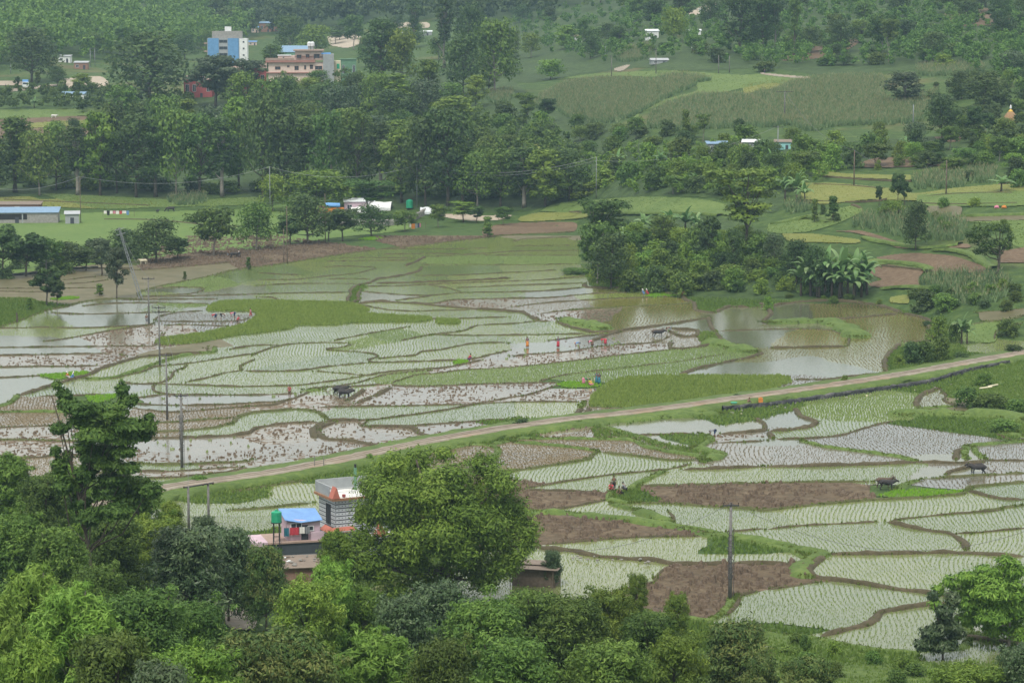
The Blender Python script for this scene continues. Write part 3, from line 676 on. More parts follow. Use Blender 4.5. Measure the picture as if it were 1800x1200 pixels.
n5 = seedlings('sparse_seedlings', 'sq', 205, 660, .6, .5, .15, .12, M['stub'])
# seedling bundles thrown into the flooded planting strips
n6 = seedlings('seedling_bundles', 'z', 300, 520, 2.6, 2.2, .34, .3, M['greenseed'], nb=5, keep=.45)
n65 = seedlings('ground_grass', '.', 205, 540, .55, .55, .34, .30, M['grass'], nb=3)
# clods breaking the surface
def clods(name, kinds, dens, size, hgt, mat, y0=205, y1=620):
    n = int(dens * (y1 - y0) * .2 * (y0 + y1)); Y = NR.uniform(y0, y1, n) ; X = NR.uniform(-.216, .216, n) * Y
    keep = NR.uniform(0, 1, n) < Y / y1; X, Y = X[keep], Y[keep]
    f = np.sin(X * .35 + 2 * np.sin(Y * .13)) * np.sin(Y * .28 + X * .12) + NR.normal(0, .5, len(X)); X, Y = X[f > -.2], Y[f > -.2]
    k = np.isin(kind_at(X, Y), [ord(c) for c in kinds]); X, Y = X[k], Y[k]; N = len(X)
    s = size * NR.lognormal(0, .45, N); h = hgt * NR.lognormal(0, .4, N); V = np.zeros((N, 9, 3), np.float32); a0 = NR.uniform(0, 6.28, N)
    for q in range(4):
        a = a0 + q * math.pi / 2; r = s * NR.uniform(.7, 1.2, N)
        V[:, q] = np.stack([X + np.cos(a) * r, Y + np.sin(a) * r, np.zeros(N)], 1)
        V[:, 4 + q] = np.stack([X + np.cos(a + .3) * r * .6, Y + np.sin(a + .3) * r * .6, .05 + h * NR.uniform(.6, 1, N)], 1)
    V[:, 8] = np.stack([X + NR.normal(0, .05, N), Y, .05 + h * 1.1], 1)
    b = np.arange(N)[:, None] * 9
    Q = np.concatenate([b + np.array([[q, (q + 1) % 4, 4 + (q + 1) % 4]]) for q in range(4)] + [b + np.array([[q, 4 + (q + 1) % 4, 4 + q]]) for q in range(4)] + [b + np.array([[4 + q, 4 + (q + 1) % 4, 8]]) for q in range(4)])
    tag(npmesh(name, V.reshape(-1, 3), Q, mat), kind='stuff'); return N
M['clod'] = soil('clod_mud', (.07, .05, .035), (.12, .088, .06), (.19, .15, .11), 2.5, bump=.4)
n7 = clods('mud_clods', 'm', 2.2, .17, .12, M['clod'])
n8 = clods('mud_clods', 'z', .2, .16, .10, M['clod'])
n9 = clods('earth_clods', 'd', 3.4, .30, .26, M['clod'])
bp = {'m': 1.2, 'x': 3, 'M': 1.4, 'g': 7, 'G': 12, 'H': 26}; PP_ = []
for kind, Wp, wd, ht in BUNDP:
    n = int(len(Wp) * bp[kind]); i = NR.integers(0, len(Wp), n); q = Wp[i] + NR.normal(0, 1, (n, 3)) * np.array([.4, .4, 0]) * max(.5, wd * .45); q[:, 2] = Wp[i][:, 2] + ht * .45; PP_.append(q)
PP_ = np.concatenate(PP_); V, Q, T = blades(PP_, .24, .22, 3, .5); tag(npmesh('bund_grass_tufts', V, Q, M['bundtuft'], col=T), kind='stuff')
print('COUNTS', n1, n2, n3, n4, n5, n6, n7, n8, n9)

# ---------------------------------------------------------------- standing crops and terraces
def crop(name, poly, dens, h, wd, mat, nb=3, base=None, dz=.1, lean=.2, soilm=None, cap=90000):
    if base: drape(name.rsplit('_', 1)[0] + '_bed', poly, base, dz)
    P = scatter(poly, dens, cap); V, Q, T = blades(P, h, wd, nb, lean, tint=None)
    return tag(npmesh(name, V, Q, mat, col=T), kind='stuff')
TALL = [K(0,1,'1450 975 1500 940 1560 920 1800 912') + K(1,1,'150 918 400 922 630 928 760 960 800 985 740 1000 900 1015 1200 1030 1235 1052 1120 1068 700 1072 540 1088 280 1092 250 1112 0 1148') + K(0,1,'1640 1165 1500 1195') + K(0,2,'1380 15 1150 30 1100 15') + K(0,1,'1110 1185 1400 1145 1700 1085 1760 1050 1800 1000 1600 990 1470 990'),
        K(1,1,'1270 1042 1420 1050 1425 1080 1275 1078'),
        K(2,2,'540 450 560 390 640 315 720 275 830 252 1200 242 1800 245') + K(3,2,'60 240 150 255 165 290 100 310 0 360') + K(2,2,'1700 385 1500 405 1200 450 950 465 700 467 560 462')]
for p in TALL:
    crop('tall_rice', p, 9, .5, .24, M['tallrice'], 4, M['greenf'], .1, .25)
NURS = [K(0,2,'260 240 400 230 620 215 600 240 480 265 380 270'), K(0,2,'600 388 820 378 760 420 650 435'), K(2,2,'310 310 400 290 620 290 600 322 400 328'), K(1,2,'860 730 1000 705 1150 685 1260 690 1180 710 1000 745 880 760'),
        K(3,2,'760 1090 900 1057 1100 1047 1300 1052 1385 1057 1330 1077 1000 1105'), K(3,2,'1350 510 1600 488 1650 495 1640 525 1400 520'), K(1,2,'1380 150 1430 132 1490 140 1470 158 1400 162'),
        K(2,1,'940 885 1000 868 1160 872 1150 885 1000 892'), K(1,1,'720 485 800 472 900 470 880 485 780 490'), K(3,2,'900 220 1000 190 1100 185 1060 215 950 235'), K(0,1,'340 905 480 890 560 895 540 905 400 912')]
for p in NURS: crop('nursery_rice', p, 14, .4, .2, M['nursery'], 3, M['greenf'], .12, .2)
D_ = [ # left pastures and the far plots
 ('pasture', K(0,1,'-100 360 200 330 600 300 1100 290 1800 270') + K(1,1,'200 240 500 300 760 360 1150 380 1000 430 600 470 300 510 0 560') + K(0,1,'1500 560 1200 600 900 640 400 690 0 740 -200 760'), 'grassf'),
 ('yellow_plot', K(0,1,'-100 190 200 185 300 205 600 195 1100 225 1090 250 700 270 250 250 -100 235'), 'yellowf'),
 ('green_plot', K(0,1,'250 160 700 180 1300 210 1800 190 1800 240 1100 260 700 270'), 'greenf'),
 ('brown_plot', K(0,0,'-100 850 300 825 800 820 830 870 600 950 300 1040 -100 1060'), 'redsoil'),
 ('yellow_plot', K(0,0,'200 870 500 850 820 855 800 880 500 900 200 905'), 'yellowf'),
 ('yellow_plot', K(0,0,'150 990 500 985 460 1010 150 1012'), 'greenf'),
 ('green_plot', K(0,0,'-100 780 400 770 800 760 800 800 400 825 -100 840'), 'greenf'),
 ('yellow_plot', K(1,0,'1480 1020 1560 1008 1800 1012') + K(2,0,'0 1000 250 1000 250 1050 0 1055') + K(1,0,'1600 1050'), 'yellowf'),
 ('brown_plot', K(1,0,'840 900 900 890 1070 885 1060 905 860 918'), 'redsoil'),
 ('brown_bank', K(1,0,'1450 960 1500 945 1620 985 1620 1005 1460 1010'), 'redsoil'),
 ('mid_green_plot', K(2,1,'200 290 300 240 560 215 900 190 1300 205 1500 245 1550 320 1300 300 900 300 560 290 370 300'), 'greenf'),
 ('yellow_plot', K(2,1,'60 330 200 300 520 305 500 340 60 365'), 'yellowf'),
 ('brown_strip', K(2,1,'-200 400 0 372 430 366 440 428 300 440 0 450 -200 455'), 'redsoil'),
 ('sandy_track', K(1,1,'1280 310 1500 305 1600 320 1800 315 1700 350 1500 355 1330 330'), 'sand'),
 ('ploughed_terrace', K(3,1,'760 615 900 592 1060 585 1300 605 1520 680 1500 722 1250 722 1100 700 1150 680 1000 650 800 640'), 'redsoil'),
 ('ploughed_terrace', K(3,1,'690 710 850 665 1050 690 1100 705 1060 760 1050 815 760 822 700 800 800 770 750 745'), 'redsoil'),
 ('ploughed_terrace', K(3,1,'1650 570 1800 545 1900 540 1900 640 1620 650'), 'redsoil'),
 ('grass_terrace', K(3,1,'690 640 760 625 1050 650 1150 690 1120 712 1000 690 850 665 700 670'), 'greenf'),
 ('yellow_plot', K(3,1,'100 450 300 448 640 490 620 515 400 510 150 500'), 'yellowf'),
 ('yellow_plot', K(2,1,'1600 520 1700 500 1800 510 1790 580 1640 590'), 'yellowf'),
 ('yellow_plot', K(3,1,'240 90 500 95 850 130 1040 165 1300 130 1600 105 1800 110 1800 160 1300 165 1050 215 700 210 400 240 240 210'), 'yellowf'),
 ('pale_green_plot', K(3,1,'1050 175 1340 160 1590 155 1580 165 1800 150 1800 250 1140 255 1050 230'), 'greenf'),
 ('yellow_plot', K(3,1,'350 5 600 30 1040 40 1000 70 600 55 360 35'), 'yellowf'),
 ('brown_plot', K(3,1,'1140 255 1350 260 1360 300 1330 330 1140 310 1120 270'), 'wetred'),
 ('brown_plot', K(3,1,'1330 330 1800 320 1800 348 1370 358'), 'wetred'),
 ('green_plot', K(3,1,'1380 365 1800 350 1900 350 1900 545 1800 550 1720 520 1700 400 1500 370'), 'greenf'),
 ('green_plot', K(3,1,'0 380 200 330 600 250 660 290 500 370 300 430 100 445 0 430'), 'greenf'),
 ('red_bank', K(3,1,'480 430 640 425 780 460 960 520 1060 530 1040 550 900 545 760 480 600 440'), 'redsoil'),
 ('brown_plot', K(3,1,'1220 530 1400 520 1420 545 1250 545'), 'redsoil'),
 ('small_paddy', K(3,1,'1400 1090 1480 1075 1640 1062 1620 1120 1590 1210 1400 1200'), 'greenf'),
 ('brown_plot', K(3,1,'1480 1000 1640 992 1800 978 1800 1020 1640 1055 1500 1058'), 'wetred'),
 ('green_plot', K(3,1,'860 895 980 880 985 940 860 930'), 'yellowf'),
 ('red_bank', K(3,0,'1170 970 1350 965 1340 1000 1200 1000'), 'redsoil'),
 ('scrub_bank', K(3,0,'650 1150 800 1115 1400 1120 1300 1165 700 1185'), 'redsoil'),
 ('red_slope', K(3,0,'100 430 200 350 450 320 640 270 620 320 450 400 200 430'), 'redsoil'),
 ('red_slope', K(3,0,'1240 100 1500 60 1720 110 1700 170 1400 190 1260 160'), 'redsoil'),
 ('yellow_plot', K(2,0,'1620 600 1800 570') + K(3,0,'250 570 240 600 0 630') + K(2,0,'1640 660'), 'yellowf'),
 ('hill_meadow', K(2,0,'300 560 600 520 1100 500 1600 530 1800 520') + K(3,0,'200 540 500 560 300 600 0 590') + K(2,0,'1500 650 1300 680 900 800 950 960 820 900 950 740 1300 640 1200 560 800 540'), 'greenf'),
 ('meadow_slope', K(3,2,'1280 330 1400 230 1600 170 1800 135 2000 110 2000 480 1600 485 1400 400 1280 390'), 'bundg'),
 ('dirt_track', K(0,0,'-100 640 150 620 380 595 400 605 200 635 0 655 -100 665'), 'road'),
 ('rubble_bank', K(0,0,'-50 570 150 575 180 600 60 605 -50 600'), 'sand'),
 ('building_yard', K(0,0,'420 560 700 540 760 600 560 640 440 600'), 'sand'),
 ('hill_track', K(2,0,'720 485 800 462 830 462 780 500 720 500'), 'road'),
 ('hill_track', K(3,0,'-50 515 100 530 300 548 280 560 50 540 -50 525'), 'road'),
 ('house_yard', K(0,3,'1580 700 1700 690 1800 760 1790 830 1650 840 1590 800'), 'road'),
 ('rough_verge', K(3,3,'-200 930 50 880 300 905 600 965 900 1000 1120 1010 1100 1300 -200 1300'), 'bundg'),
 ('rubble_scarp', K(1,0,'960 165 1200 160 1210 200 1000 200'), 'sand'),
 ('rubble_scarp', K(1,0,'500 260 700 240 760 300 640 340 520 320'), 'sand'),
 ('pale_slope', K(2,0,'1240 90 1400 20 1440 30 1380 90 1260 110'), 'sand'),
]
UG = [('undergrowth', K(0,0,'-100 1100 300 1050 800 1000 800 700 1400 680 1800 700') + K(1,0,'600 560 1200 500 1800 520') + K(2,0,'0 560 300 780 900 900 1000 1100') + K(2,1,'400 220 0 290') + K(1,1,'1800 300 1300 280 800 250 300 170 0 190') + K(0,1,'1500 190 700 180 300 150 -100 140'), 'under'),
 ('undergrowth', K(0,0,'-100 -250 1800 -250') + K(1,0,'1800 -250 1800 100 1000 130 400 200 0 250') + K(0,0,'1500 330 900 400 300 330 -100 380'), 'under'),
 ('undergrowth', K(2,0,'0 -200 1800 -200') + K(3,0,'1900 -200 1900 560 1500 470 900 500 400 530 0 480') + K(2,0,'1300 500 900 480 500 520 0 550'), 'under'),
 ('undergrowth', K(2,1,'560 820 560 350 800 330 1300 320 1500 340') + K(3,1,'0 440 150 600 700 650 720 830 0 900') + K(2,1,'1700 930 1280 920 1180 870 800 830'), 'under'),
 ('undergrowth', K(2,1,'560 200 500 100 600 -100 1500 -100') + K(3,0,'0 1050 800 980 1700 960 1700 1100 900 1180 300 1180') + K(3,1,'200 60 100 250 0 300') + K(2,1,'1500 200 1000 180'), 'under')]
M['under'] = soil('undergrowth', (.022, .042, .012), (.045, .08, .02), (.085, .13, .035), .5, bump=1)
zu = .05
for nm, p, mt in UG:
    zu += .012; drape(nm, p, M[mt], zu, dv=1.5)
zz = .14
for nm, p, mt in D_:
    zz = .13 + .012 * ((D_.index((nm, p, mt))) % 12); drape(nm, p, M[mt], zz, dv=1.0)
    if mt in ('greenf', 'yellowf', 'grassf') and nm != 'pasture': crop('low_crop', p, 1.6, .32, .3, M['lowg'] if mt != 'yellowf' else M['lowy'], 3, cap=9000)
def tl(kind, *pts):
    for col, row, s in pts:
        pp = K(col, row, s); wd, ht, mt = BW[kind]; ribbon('terrace_bank', pp, wd * .5, ht * .8, M[mt], vary=.25, step=1.2)
tl('G', (3,1,'760 640 1000 655 1140 690 1150 720'), (3,1,'760 830 1000 818 1250 835'), (3,1,'1140 560 1300 560 1450 600 1550 680 1640 690'), (3,1,'640 470 900 520 1100 545 1400 520'), (3,1,'1310 322 1800 312 1900 310'),
   (2,1,'560 300 900 302 1300 305 1500 320'), (3,1,'0 375 150 365 300 320 450 380'))
tl('M', (3,1,'700 670 860 675 1080 700 1130 712'), (3,1,'300 100 600 110 850 135'), (3,1,'1050 190 1300 168 1600 160 1800 165'), (3,1,'1050 232 1340 240 1800 232'), (3,1,'230 210 500 225 700 220 900 200'),
   (3,1,'350 40 600 60 900 75 1050 80'), (2,1,'380 290 500 292 560 285'), (3,1,'560 240 650 250 660 290'), (0,1,'0 205 500 225 1100 250'), (0,1,'420 690 700 690 1000 690'), (3,1,'1600 110 1750 70 1800 75'),
   (0,1,'700 345 1100 350 1500 390 1800 400'), (0,0,'0 905 400 900 800 880'), (0,0,'0 960 400 955 700 960'))
def maize(name, poly, dens, h=2.2, cap=14000, label=None):
    P = scatter(poly, dens, cap); N = len(P); s = NR.uniform(.8, 1.15, N)
    V, Q, T = blades(P, h * .75 * s, .30, 5, .55)
    P2 = P.copy(); P2[:, 2] += h * .7 * s; V2, Q2, T2 = blades(P2, h * .3, .10, 2, .4)
    mi = np.r_[np.zeros(len(Q)), np.ones(len(Q2))]
    return tag(npmesh(name, np.r_[V, V2], np.r_[Q, Q2 + len(V)], None, col=np.r_[T, T2], mats=[M['maize'], M['tassel']], midx=mi), kind='stuff')
MZ = [K(2,0,'200 680 400 590 700 560 1000 580 1200 570 1300 600 1100 690 900 800 700 870 450 850 300 780 150 760'),
      K(2,0,'950 900 1000 780 1300 680 1650 690 1800 770') + K(3,0,'100 840 300 860 0 900') + K(2,0,'1700 900 1400 910 1100 920'),
      K(2,0,'1640 690 1760 650 1800 660') + K(3,0,'0 660 200 580 500 550 820 560 830 700 1100 680 1200 640 1140 760 1080 850 900 880 500 890 300 930 100 860 0 790') + K(2,0,'1700 740'),
      K(3,0,'1030 490 1150 465 1500 470 1500 520 1200 540 1050 530'), K(2,0,'720 400 800 350 960 320 980 380 900 430 760 440'), K(2,0,'1000 560 1200 530 1400 570 1200 590'),
      K(3,1,'1060 790 1200 730 1600 740 1680 760 1690 850 1660 900 1500 950 1320 920 1250 860 1080 830'),
      K(3,1,'580 360 700 330 960 315 1140 320 1340 340 1400 400 1380 490 1200 495 1000 480 800 440 600 400'),
      K(3,1,'1020 60 1140 25 1380 40 1370 110 1200 130 1020 130'), K(3,1,'1400 0 1600 0 1600 60 1560 90 1400 80'), K(1,0,'1620 660 1800 640 1800 700 1700 740 1620 700'), K(1,0,'800 830 900 805 1020 815 1000 860 820 870'),
      K(3,1,'110 260 200 230 290 240 280 290 130 300'), K(0,1,'1170 200 1300 175 1450 185 1440 230 1300 250 1200 240')]
for p in MZ: maize('maize_crop', p, 1.3)
# rough grass on verges and banks
GR = [K(3,2,'1280 330 1400 230 1600 170 1800 135 1850 130 1850 480 1600 485 1400 400 1280 390'), K(3,3,'-200 900 300 895 600 955 900 990 1350 975 1420 900 1800 960 1800 1200 -200 1200'), K(2,2,'590 580 700 620 950 690 1250 750 1470 800 1350 860 1310 838 1340 815 1100 770 950 735 850 690 600 690 560 640'),
      K(2,2,'690 1060 830 1050 880 1010 920 1020 800 1140 700 1120'), K(1,1,'670 850 710 840 700 900 670 910'), K(3,2,'830 120 950 60 1300 20 1400 60 1300 160 1100 200 900 200'), K(0,1,'-100 900 200 900 330 960 200 1030 -100 1090'), K(2,3,'300 790 700 700 1000 730 1300 770 1700 900 1900 1000 1300 900')]
for p in GR: crop('rough_grass', p, 6, .42, .28, M['grass'], 3, cap=22000)
pts = [(u, v + o) for u, v in ROAD for o in (0,)]
vp = [(u, v - 10) for u, v in ROAD] + [(u, v - 4) for u, v in ROAD[::-1]]; crop('verge_grass', vp, 5, .4, .25, M['grass'], 3, cap=16000)
vp = [(u, v + 5) for u, v in ROAD] + [(u, v + 16 - max(0, (u - 700)) * .004) for u, v in ROAD[::-1]]; crop('verge_grass', vp, 5, .45, .25, M['grass'], 3, cap=20000)
# ---------------------------------------------------------------- trees: trunk with limbs, crown of many leaf faces
M['bark'] = soil('bark', (.05, .04, .03), (.10, .085, .065), (.17, .15, .12), 3, bump=.5)
M['palebark'] = soil('pale_bark', (.16, .14, .12), (.24, .22, .19), (.33, .31, .27), 3, bump=.4)
LM = {
 'mid': leafmat('leaf_mid_green', (.045, .092, .018), (.085, .152, .025), (.145, .225, .042), var=1),
 'dark': leafmat('leaf_dark_green', (.028, .058, .018), (.052, .096, .025), (.092, .15, .038), var=.8),
 'light': leafmat('leaf_light_green', (.075, .14, .018), (.13, .215, .028), (.21, .305, .046), var=.8),
 'lime': leafmat('leaf_lime', (.09, .175, .022), (.15, .26, .036), (.22, .34, .06), var=.5),
 'mango': leafmat('leaf_glossy_dark', (.03, .062, .024), (.055, .098, .036), (.11, .16, .07), trans=.2, rough=.4, var=.4),
 'rust': leafmat('leaf_rusty_tips', (.04, .082, .02), (.075, .13, .028), (.165, .185, .05), trans=.25, var=.4),
 'grey': leafmat('leaf_grey_green', (.045, .07, .035), (.07, .105, .05), (.11, .145, .075), var=.6),
 'banana': leafmat('banana_leaf', (.08, .17, .05), (.14, .25, .08), (.24, .34, .15), trans=.4, rough=.45, var=.5),
}
def leaves(C, Rr, n, ll, lw, rng, flat=.0, droop=0.0, shell=.75):
    """n leaves on each ellipsoidal clump; C (k,3) centres, Rr (k,3) radii"""
    k = len(C); n = np.broadcast_to(n, k); ci = np.repeat(np.arange(k), n); N = len(ci)
    d = rng.normal(0, 1, (N, 3)); d /= np.linalg.norm(d, axis=1)[:, None]
    # uneven outline: lobes on every clump
    lob = 1 + .22 * np.sin(d[:, 0] * 5 + ci * 1.7) * np.cos(d[:, 1] * 4.3 + ci) + .15 * np.sin(d[:, 2] * 7 + ci * 2.1)
    r = (1 - (1 - shell) * rng.uniform(0, 1, N) ** .7 * 1.6) * lob; r *= rng.uniform(.86, 1.12, N)
    P = C[ci] + d * Rr[ci] * r[:, None]
    nrm = d * .9 + rng.normal(0, .42, (N, 3)) + np.array([0, 0, .45 + flat * 2]); nrm /= np.linalg.norm(nrm, axis=1)[:, None]
    a = rng.normal(0, 1, (N, 3)) + np.array([0, 0, -droop * 3]); a -= nrm * (a * nrm).sum(1)[:, None]; a /= np.linalg.norm(a, axis=1)[:, None] + 1e-6
    b = np.cross(nrm, a); s = rng.uniform(.5, 1.55, N)[:, None]
    a *= ll * s * .5; b *= lw * s * .5
    V = np.stack([P - a, P + b * .9 - a * .1, P + a, P - b * .9 - a * .1], 1).reshape(-1, 3)
    T = np.clip(rng.uniform(-.08, 1.0, N) ** 1.25 * .6 + (rng.uniform(0, .55, k))[ci] + .0 * P[:, 2], 0, 1)
    return V, np.arange(len(V)).reshape(-1, 4), np.repeat(T, 4)
def limbs(C, Rr, h0, tr, rng, fork=.35, lean=(0, 0), maxb=26, wig=.25):
    """trunk plus a limb out to the clumps"""
    mb = MB(); top = C[np.argmax(C[:, 2])]; zt = top[2]
    def trunk(z):
        t = z / max(zt, .1); return Vector((lean[0] * t + math.sin(t * 4 + 1) * wig * tr * 2 + top[0] * t * t, lean[1] * t + top[1] * t * t, z))
    zs = np.linspace(-.4, zt * .96, 9); mb.tube([trunk(z) for z in zs], [tr * (1.25 if i == 0 else 1) * (1 - .8 * i / 8) for i in range(9)], 7)
    o = np.argsort([-r.max() for r in Rr])[:maxb]
    for i in o:
        c = Vector(C[i]); zb = max(zt * fork * .6, min(c.z * .72, zt * .85) * rng.uniform(.75, 1)); a = trunk(zb); r0 = tr * (1 - .75 * zb / zt) * .62
        m = a.lerp(c, .5) + Vector((0, 0, -(c - a).length * .10)) + Vector(rng.normal(0, .03, 3)) * (c - a).length
        mb.tube([a, m, c, c + (c - a).normalized() * Rr[i].min() * .5], [r0, r0 * .65, r0 * .4, r0 * .15], 5, cap=False)
    return mb
PROTO = {}
def proto(key, h, wd, kind, mat, ll, lw, nleaf, nclump, seed, bark='bark', low=.3, clumps=None, droop=0, name='tree', tr=None, lean=(0, 0), hidden=True, shell=.75, maxb=26):
    rng = np.random.default_rng(seed); C = []; Rr = []
    if clumps is None:
        for i in range(nclump):
            t = (i + .5) / nclump; t = t ** .9; z = h * (low + (1 - low) * t)
            if kind == 'dome': e = math.sqrt(max(.05, 1 - ((t - .25) / .8) ** 2))
            elif kind == 'oval': e = math.sin(math.pi * min(.97, .12 + t * .85)) ** .6
            elif kind == 'tall': e = (.55 + .45 * math.sin(t * 9 + seed)) * (1 - t * .45)
            elif kind == 'cone': e = 1.02 - t
            elif kind == 'layer': e = .35 + .65 * math.sqrt(t)
            elif kind == 'bush': e = math.sqrt(max(.08, 1 - t ** 2))
            else: e = math.sqrt(max(.1, 1 - ((t - .5) / .62) ** 2))
            a = i * 2.399 + rng.uniform(-.5, .5); rad = wd * .5 * e * math.sqrt(rng.uniform(.12, 1)) * .8
            cr = wd * rng.uniform(.13, .24) * (28 / max(28, nclump)) ** .4 * (1.15 if kind in ('dome', 'bush') else 1)
            C.append((rad * math.cos(a), rad * math.sin(a), min(z, h - cr * .5))); fl = {'layer': .32, 'open': .6, 'tall': .8, 'cone': .6}.get(kind, .72)
            Rr.append((cr * rng.uniform(.9, 1.3), cr * rng.uniform(.9, 1.3), cr * fl))
    else:
        for c in clumps:
            C.append(c[:3]); Rr.append(c[3:6])
    if clumps is None and nclump >= 44:
        for i in range(int(nclump * .6)):
            c = C[rng.integers(nclump)]; a = rng.uniform(0, 6.28); q = rng.uniform(.08, .2) * wd; C.append((c[0] * 1.12 + q * math.cos(a), c[1] * 1.12 + q * math.sin(a), c[2] + rng.uniform(-.02, .1) * h)); cr = wd * rng.uniform(.035, .075); Rr.append((cr * 1.4, cr * 1.1, cr * rng.uniform(.5, 1.3)))
    C = np.array(C); Rr = np.array(Rr); vol = (Rr.prod(1)) ** (2 / 3); n = np.maximum(6, (nleaf * vol / vol.sum())).astype(int)
    V, Q, T = leaves(C, Rr, n, ll, lw, rng, droop=droop, flat=.4 if kind == 'layer' else 0, shell=shell)
    r = thing(name, 'x', 'tree'); cr = npmesh('foliage' if kind == 'bush' else 'crown', V, Q, LM[mat], r, col=T)
    mb = limbs(C, Rr, h, tr or (h * .015 + .05 if kind != 'bush' else .05), rng, lean=lean, maxb=maxb)
    mb.build('stem' if kind == 'bush' else 'trunk', M[bark], r, smooth=True)
    PROTO[key] = (r, h, wd, kind); r['used'] = 0
    if hidden: pass
    return r
# mid and far kinds (leaf clusters about half a metre)
for i, (k, kd, h, wd, mt, low, nc) in enumerate([
    ('domeA', 'dome', 10, 9, 'mid', .30, 22), ('domeB', 'dome', 11, 9, 'dark', .25, 26), ('domeC', 'dome', 9, 9, 'light', .3, 20), ('domeD', 'dome', 10, 10, 'mango', .22, 24),
    ('ovalA', 'oval', 13, 8, 'mid', .22, 26), ('ovalB', 'oval', 14, 8, 'dark', .2, 28), ('ovalC', 'oval', 12, 7, 'grey', .2, 24), ('ovalD', 'oval', 11, 7, 'light', .2, 22),
    ('tallA', 'tall', 18, 7, 'mid', .3, 22), ('tallB', 'tall', 20, 7, 'dark', .35, 22), ('tallC', 'tall', 17, 6, 'light', .25, 20),
    ('openA', 'open', 9, 7, 'dark', .42, 13), ('openB', 'open', 9, 8, 'mid', .4, 14), ('openC', 'open', 8, 6, 'dark', .38, 11), ('openD', 'open', 10, 8, 'grey', .35, 15),
    ('layerA', 'layer', 10, 9, 'mid', .5, 14), ('layerB', 'layer', 11, 8, 'light', .4, 16), ('coneA', 'cone', 9, 5, 'mid', .15, 18)]):
    proto(k, h, wd, kd, mt, .50, .30, 3400, nc, 100 + i, low=low, bark='bark' if i % 3 else 'palebark')
for i, (k, mt) in enumerate([('bushA', 'mid'), ('bushB', 'dark'), ('bushC', 'light'), ('bushD', 'mid')]):
    proto(k, 3.6, 5, 'bush', mt, .38, .24, 1700, 15, 200 + i, low=.05, name='shrub')
def to_clumps(u0, vb, lst, jit=.5, seed=0, fat=1.0):
    """clumps read off the photograph (u, v, half width, half height, depth shift m) -> metres about the trunk base"""
    rr = random.Random(seed); g = G1(u0, vb); s = pxm(u0, vb); out = []
    for c in lst:
        u, v, a, b = c[:4]; dy = c[4] if len(c) > 4 else rr.uniform(-1, 1) * a / s * 1.2
        k = (g.y + dy) / g.y
        X = (u - 900) / F * (g.y + dy) * 1.0 / (cT + (600 - v) / F * sT); X -= g.x
        Z = (H + float(ray(u, v)[1]) * (g.y + dy)) - g.z
        out.append((X, dy, Z, a / s * (1 + (fat - 1) * .4), a / s * (1 + (fat - 1) * .4), b / s * fat))
    return out
TREES = []   # (object, base label, u)
def place(key, u, vb, hp, wp, label, group=None, cat=None, rz=None, name=None, dy=0):
    src, h0, w0, kd = PROTO[key]; g = G1(u, vb); s = pxm(u, vb); sz = hp / s / h0; sw = wp / s / w0
    rz = R.uniform(0, 6.28) if rz is None else rz
    if not src['used']:
        o = src; src['used'] = 1; o.location = (g.x, g.y, g.z - .1); o.rotation_euler = (0, 0, rz); o.scale = (sw, sw, sz)
    else: o = dup(src, (g.x, g.y, g.z - .1), rz, scale=(sw, sw, sz))
    o['category'] = cat or ('shrub' if kd == 'bush' else 'tree'); o['label'] = label
    if group: o['group'] = group
    elif 'group' in o: del o['group']
    if name: o.name = name
    TREES.append((o, label, u)); return o
def T_(keys, rows, label, group=None, cat=None, ws=1.0):
    """rows: 'u vtop vbase width' separated by |"""
    for i, r in enumerate(rows.split('|')):
        u, vt, vb, wd = [float(x) for x in r.split()[:4]]; rest = r.split()[4:]
        k = rest[0] if rest else keys[i % len(keys)]
        place(k, u, vb, vb - vt, wd * ws, label, group, cat)
# --- trees of the row between pasture and brown fields (left)
T_(['openA','openC','openB','domeB'], '5 395 490 62|45 408 486 62|82 418 482 52|120 424 476 58|152 436 476 42|180 418 484 44 openD|222 402 452 60 domeB|276 384 462 76 domeB|312 416 456 44 openC|376 364 450 68 openB|450 358 440 62 domeA|540 342 430 72 domeB|578 372 424 40 openC|602 366 424 50 openA|652 360 417 54 domeB|510 378 430 46 openA|712 370 407 38 openB|770 358 400 28 openB|815 352 391 40 layerB|838 362 392 24 openC|857 380 418 22 coneA|884 362 396 26 openB',
   'dark green roadside tree with bare lower trunk in the row edging the pasture', 'trees in the row along the pasture edge', ws=1.25)
place('openD', 205, 526, 92, 52, 'slender tree on twin thin trunks beside the leaning pole'); place('openC', 82, 538, 70, 54, 'leaning tree with tufted crown at the left bank of the flooded fields')
place('openC', 100, 540, 50, 30, 'thin young tree with few leaves right beside the leaning tree on the left bank')
place('coneA', 175, 520, 22, 22, 'tiny sapling alone on the brown field left of the leaning pole', cat='sapling'); place('coneA', 52, 546, 24, 18, 'small sapling in the grass at the left bank', cat='sapling')
place('coneA', 437, 475, 24, 13, 'small dark sapling alone on the bund right of the round roadside tree', cat='sapling'); place('coneA', 325, 492, 16, 10, 'tiny sapling on the green bund at the far corner of the paddies', cat='sapling')
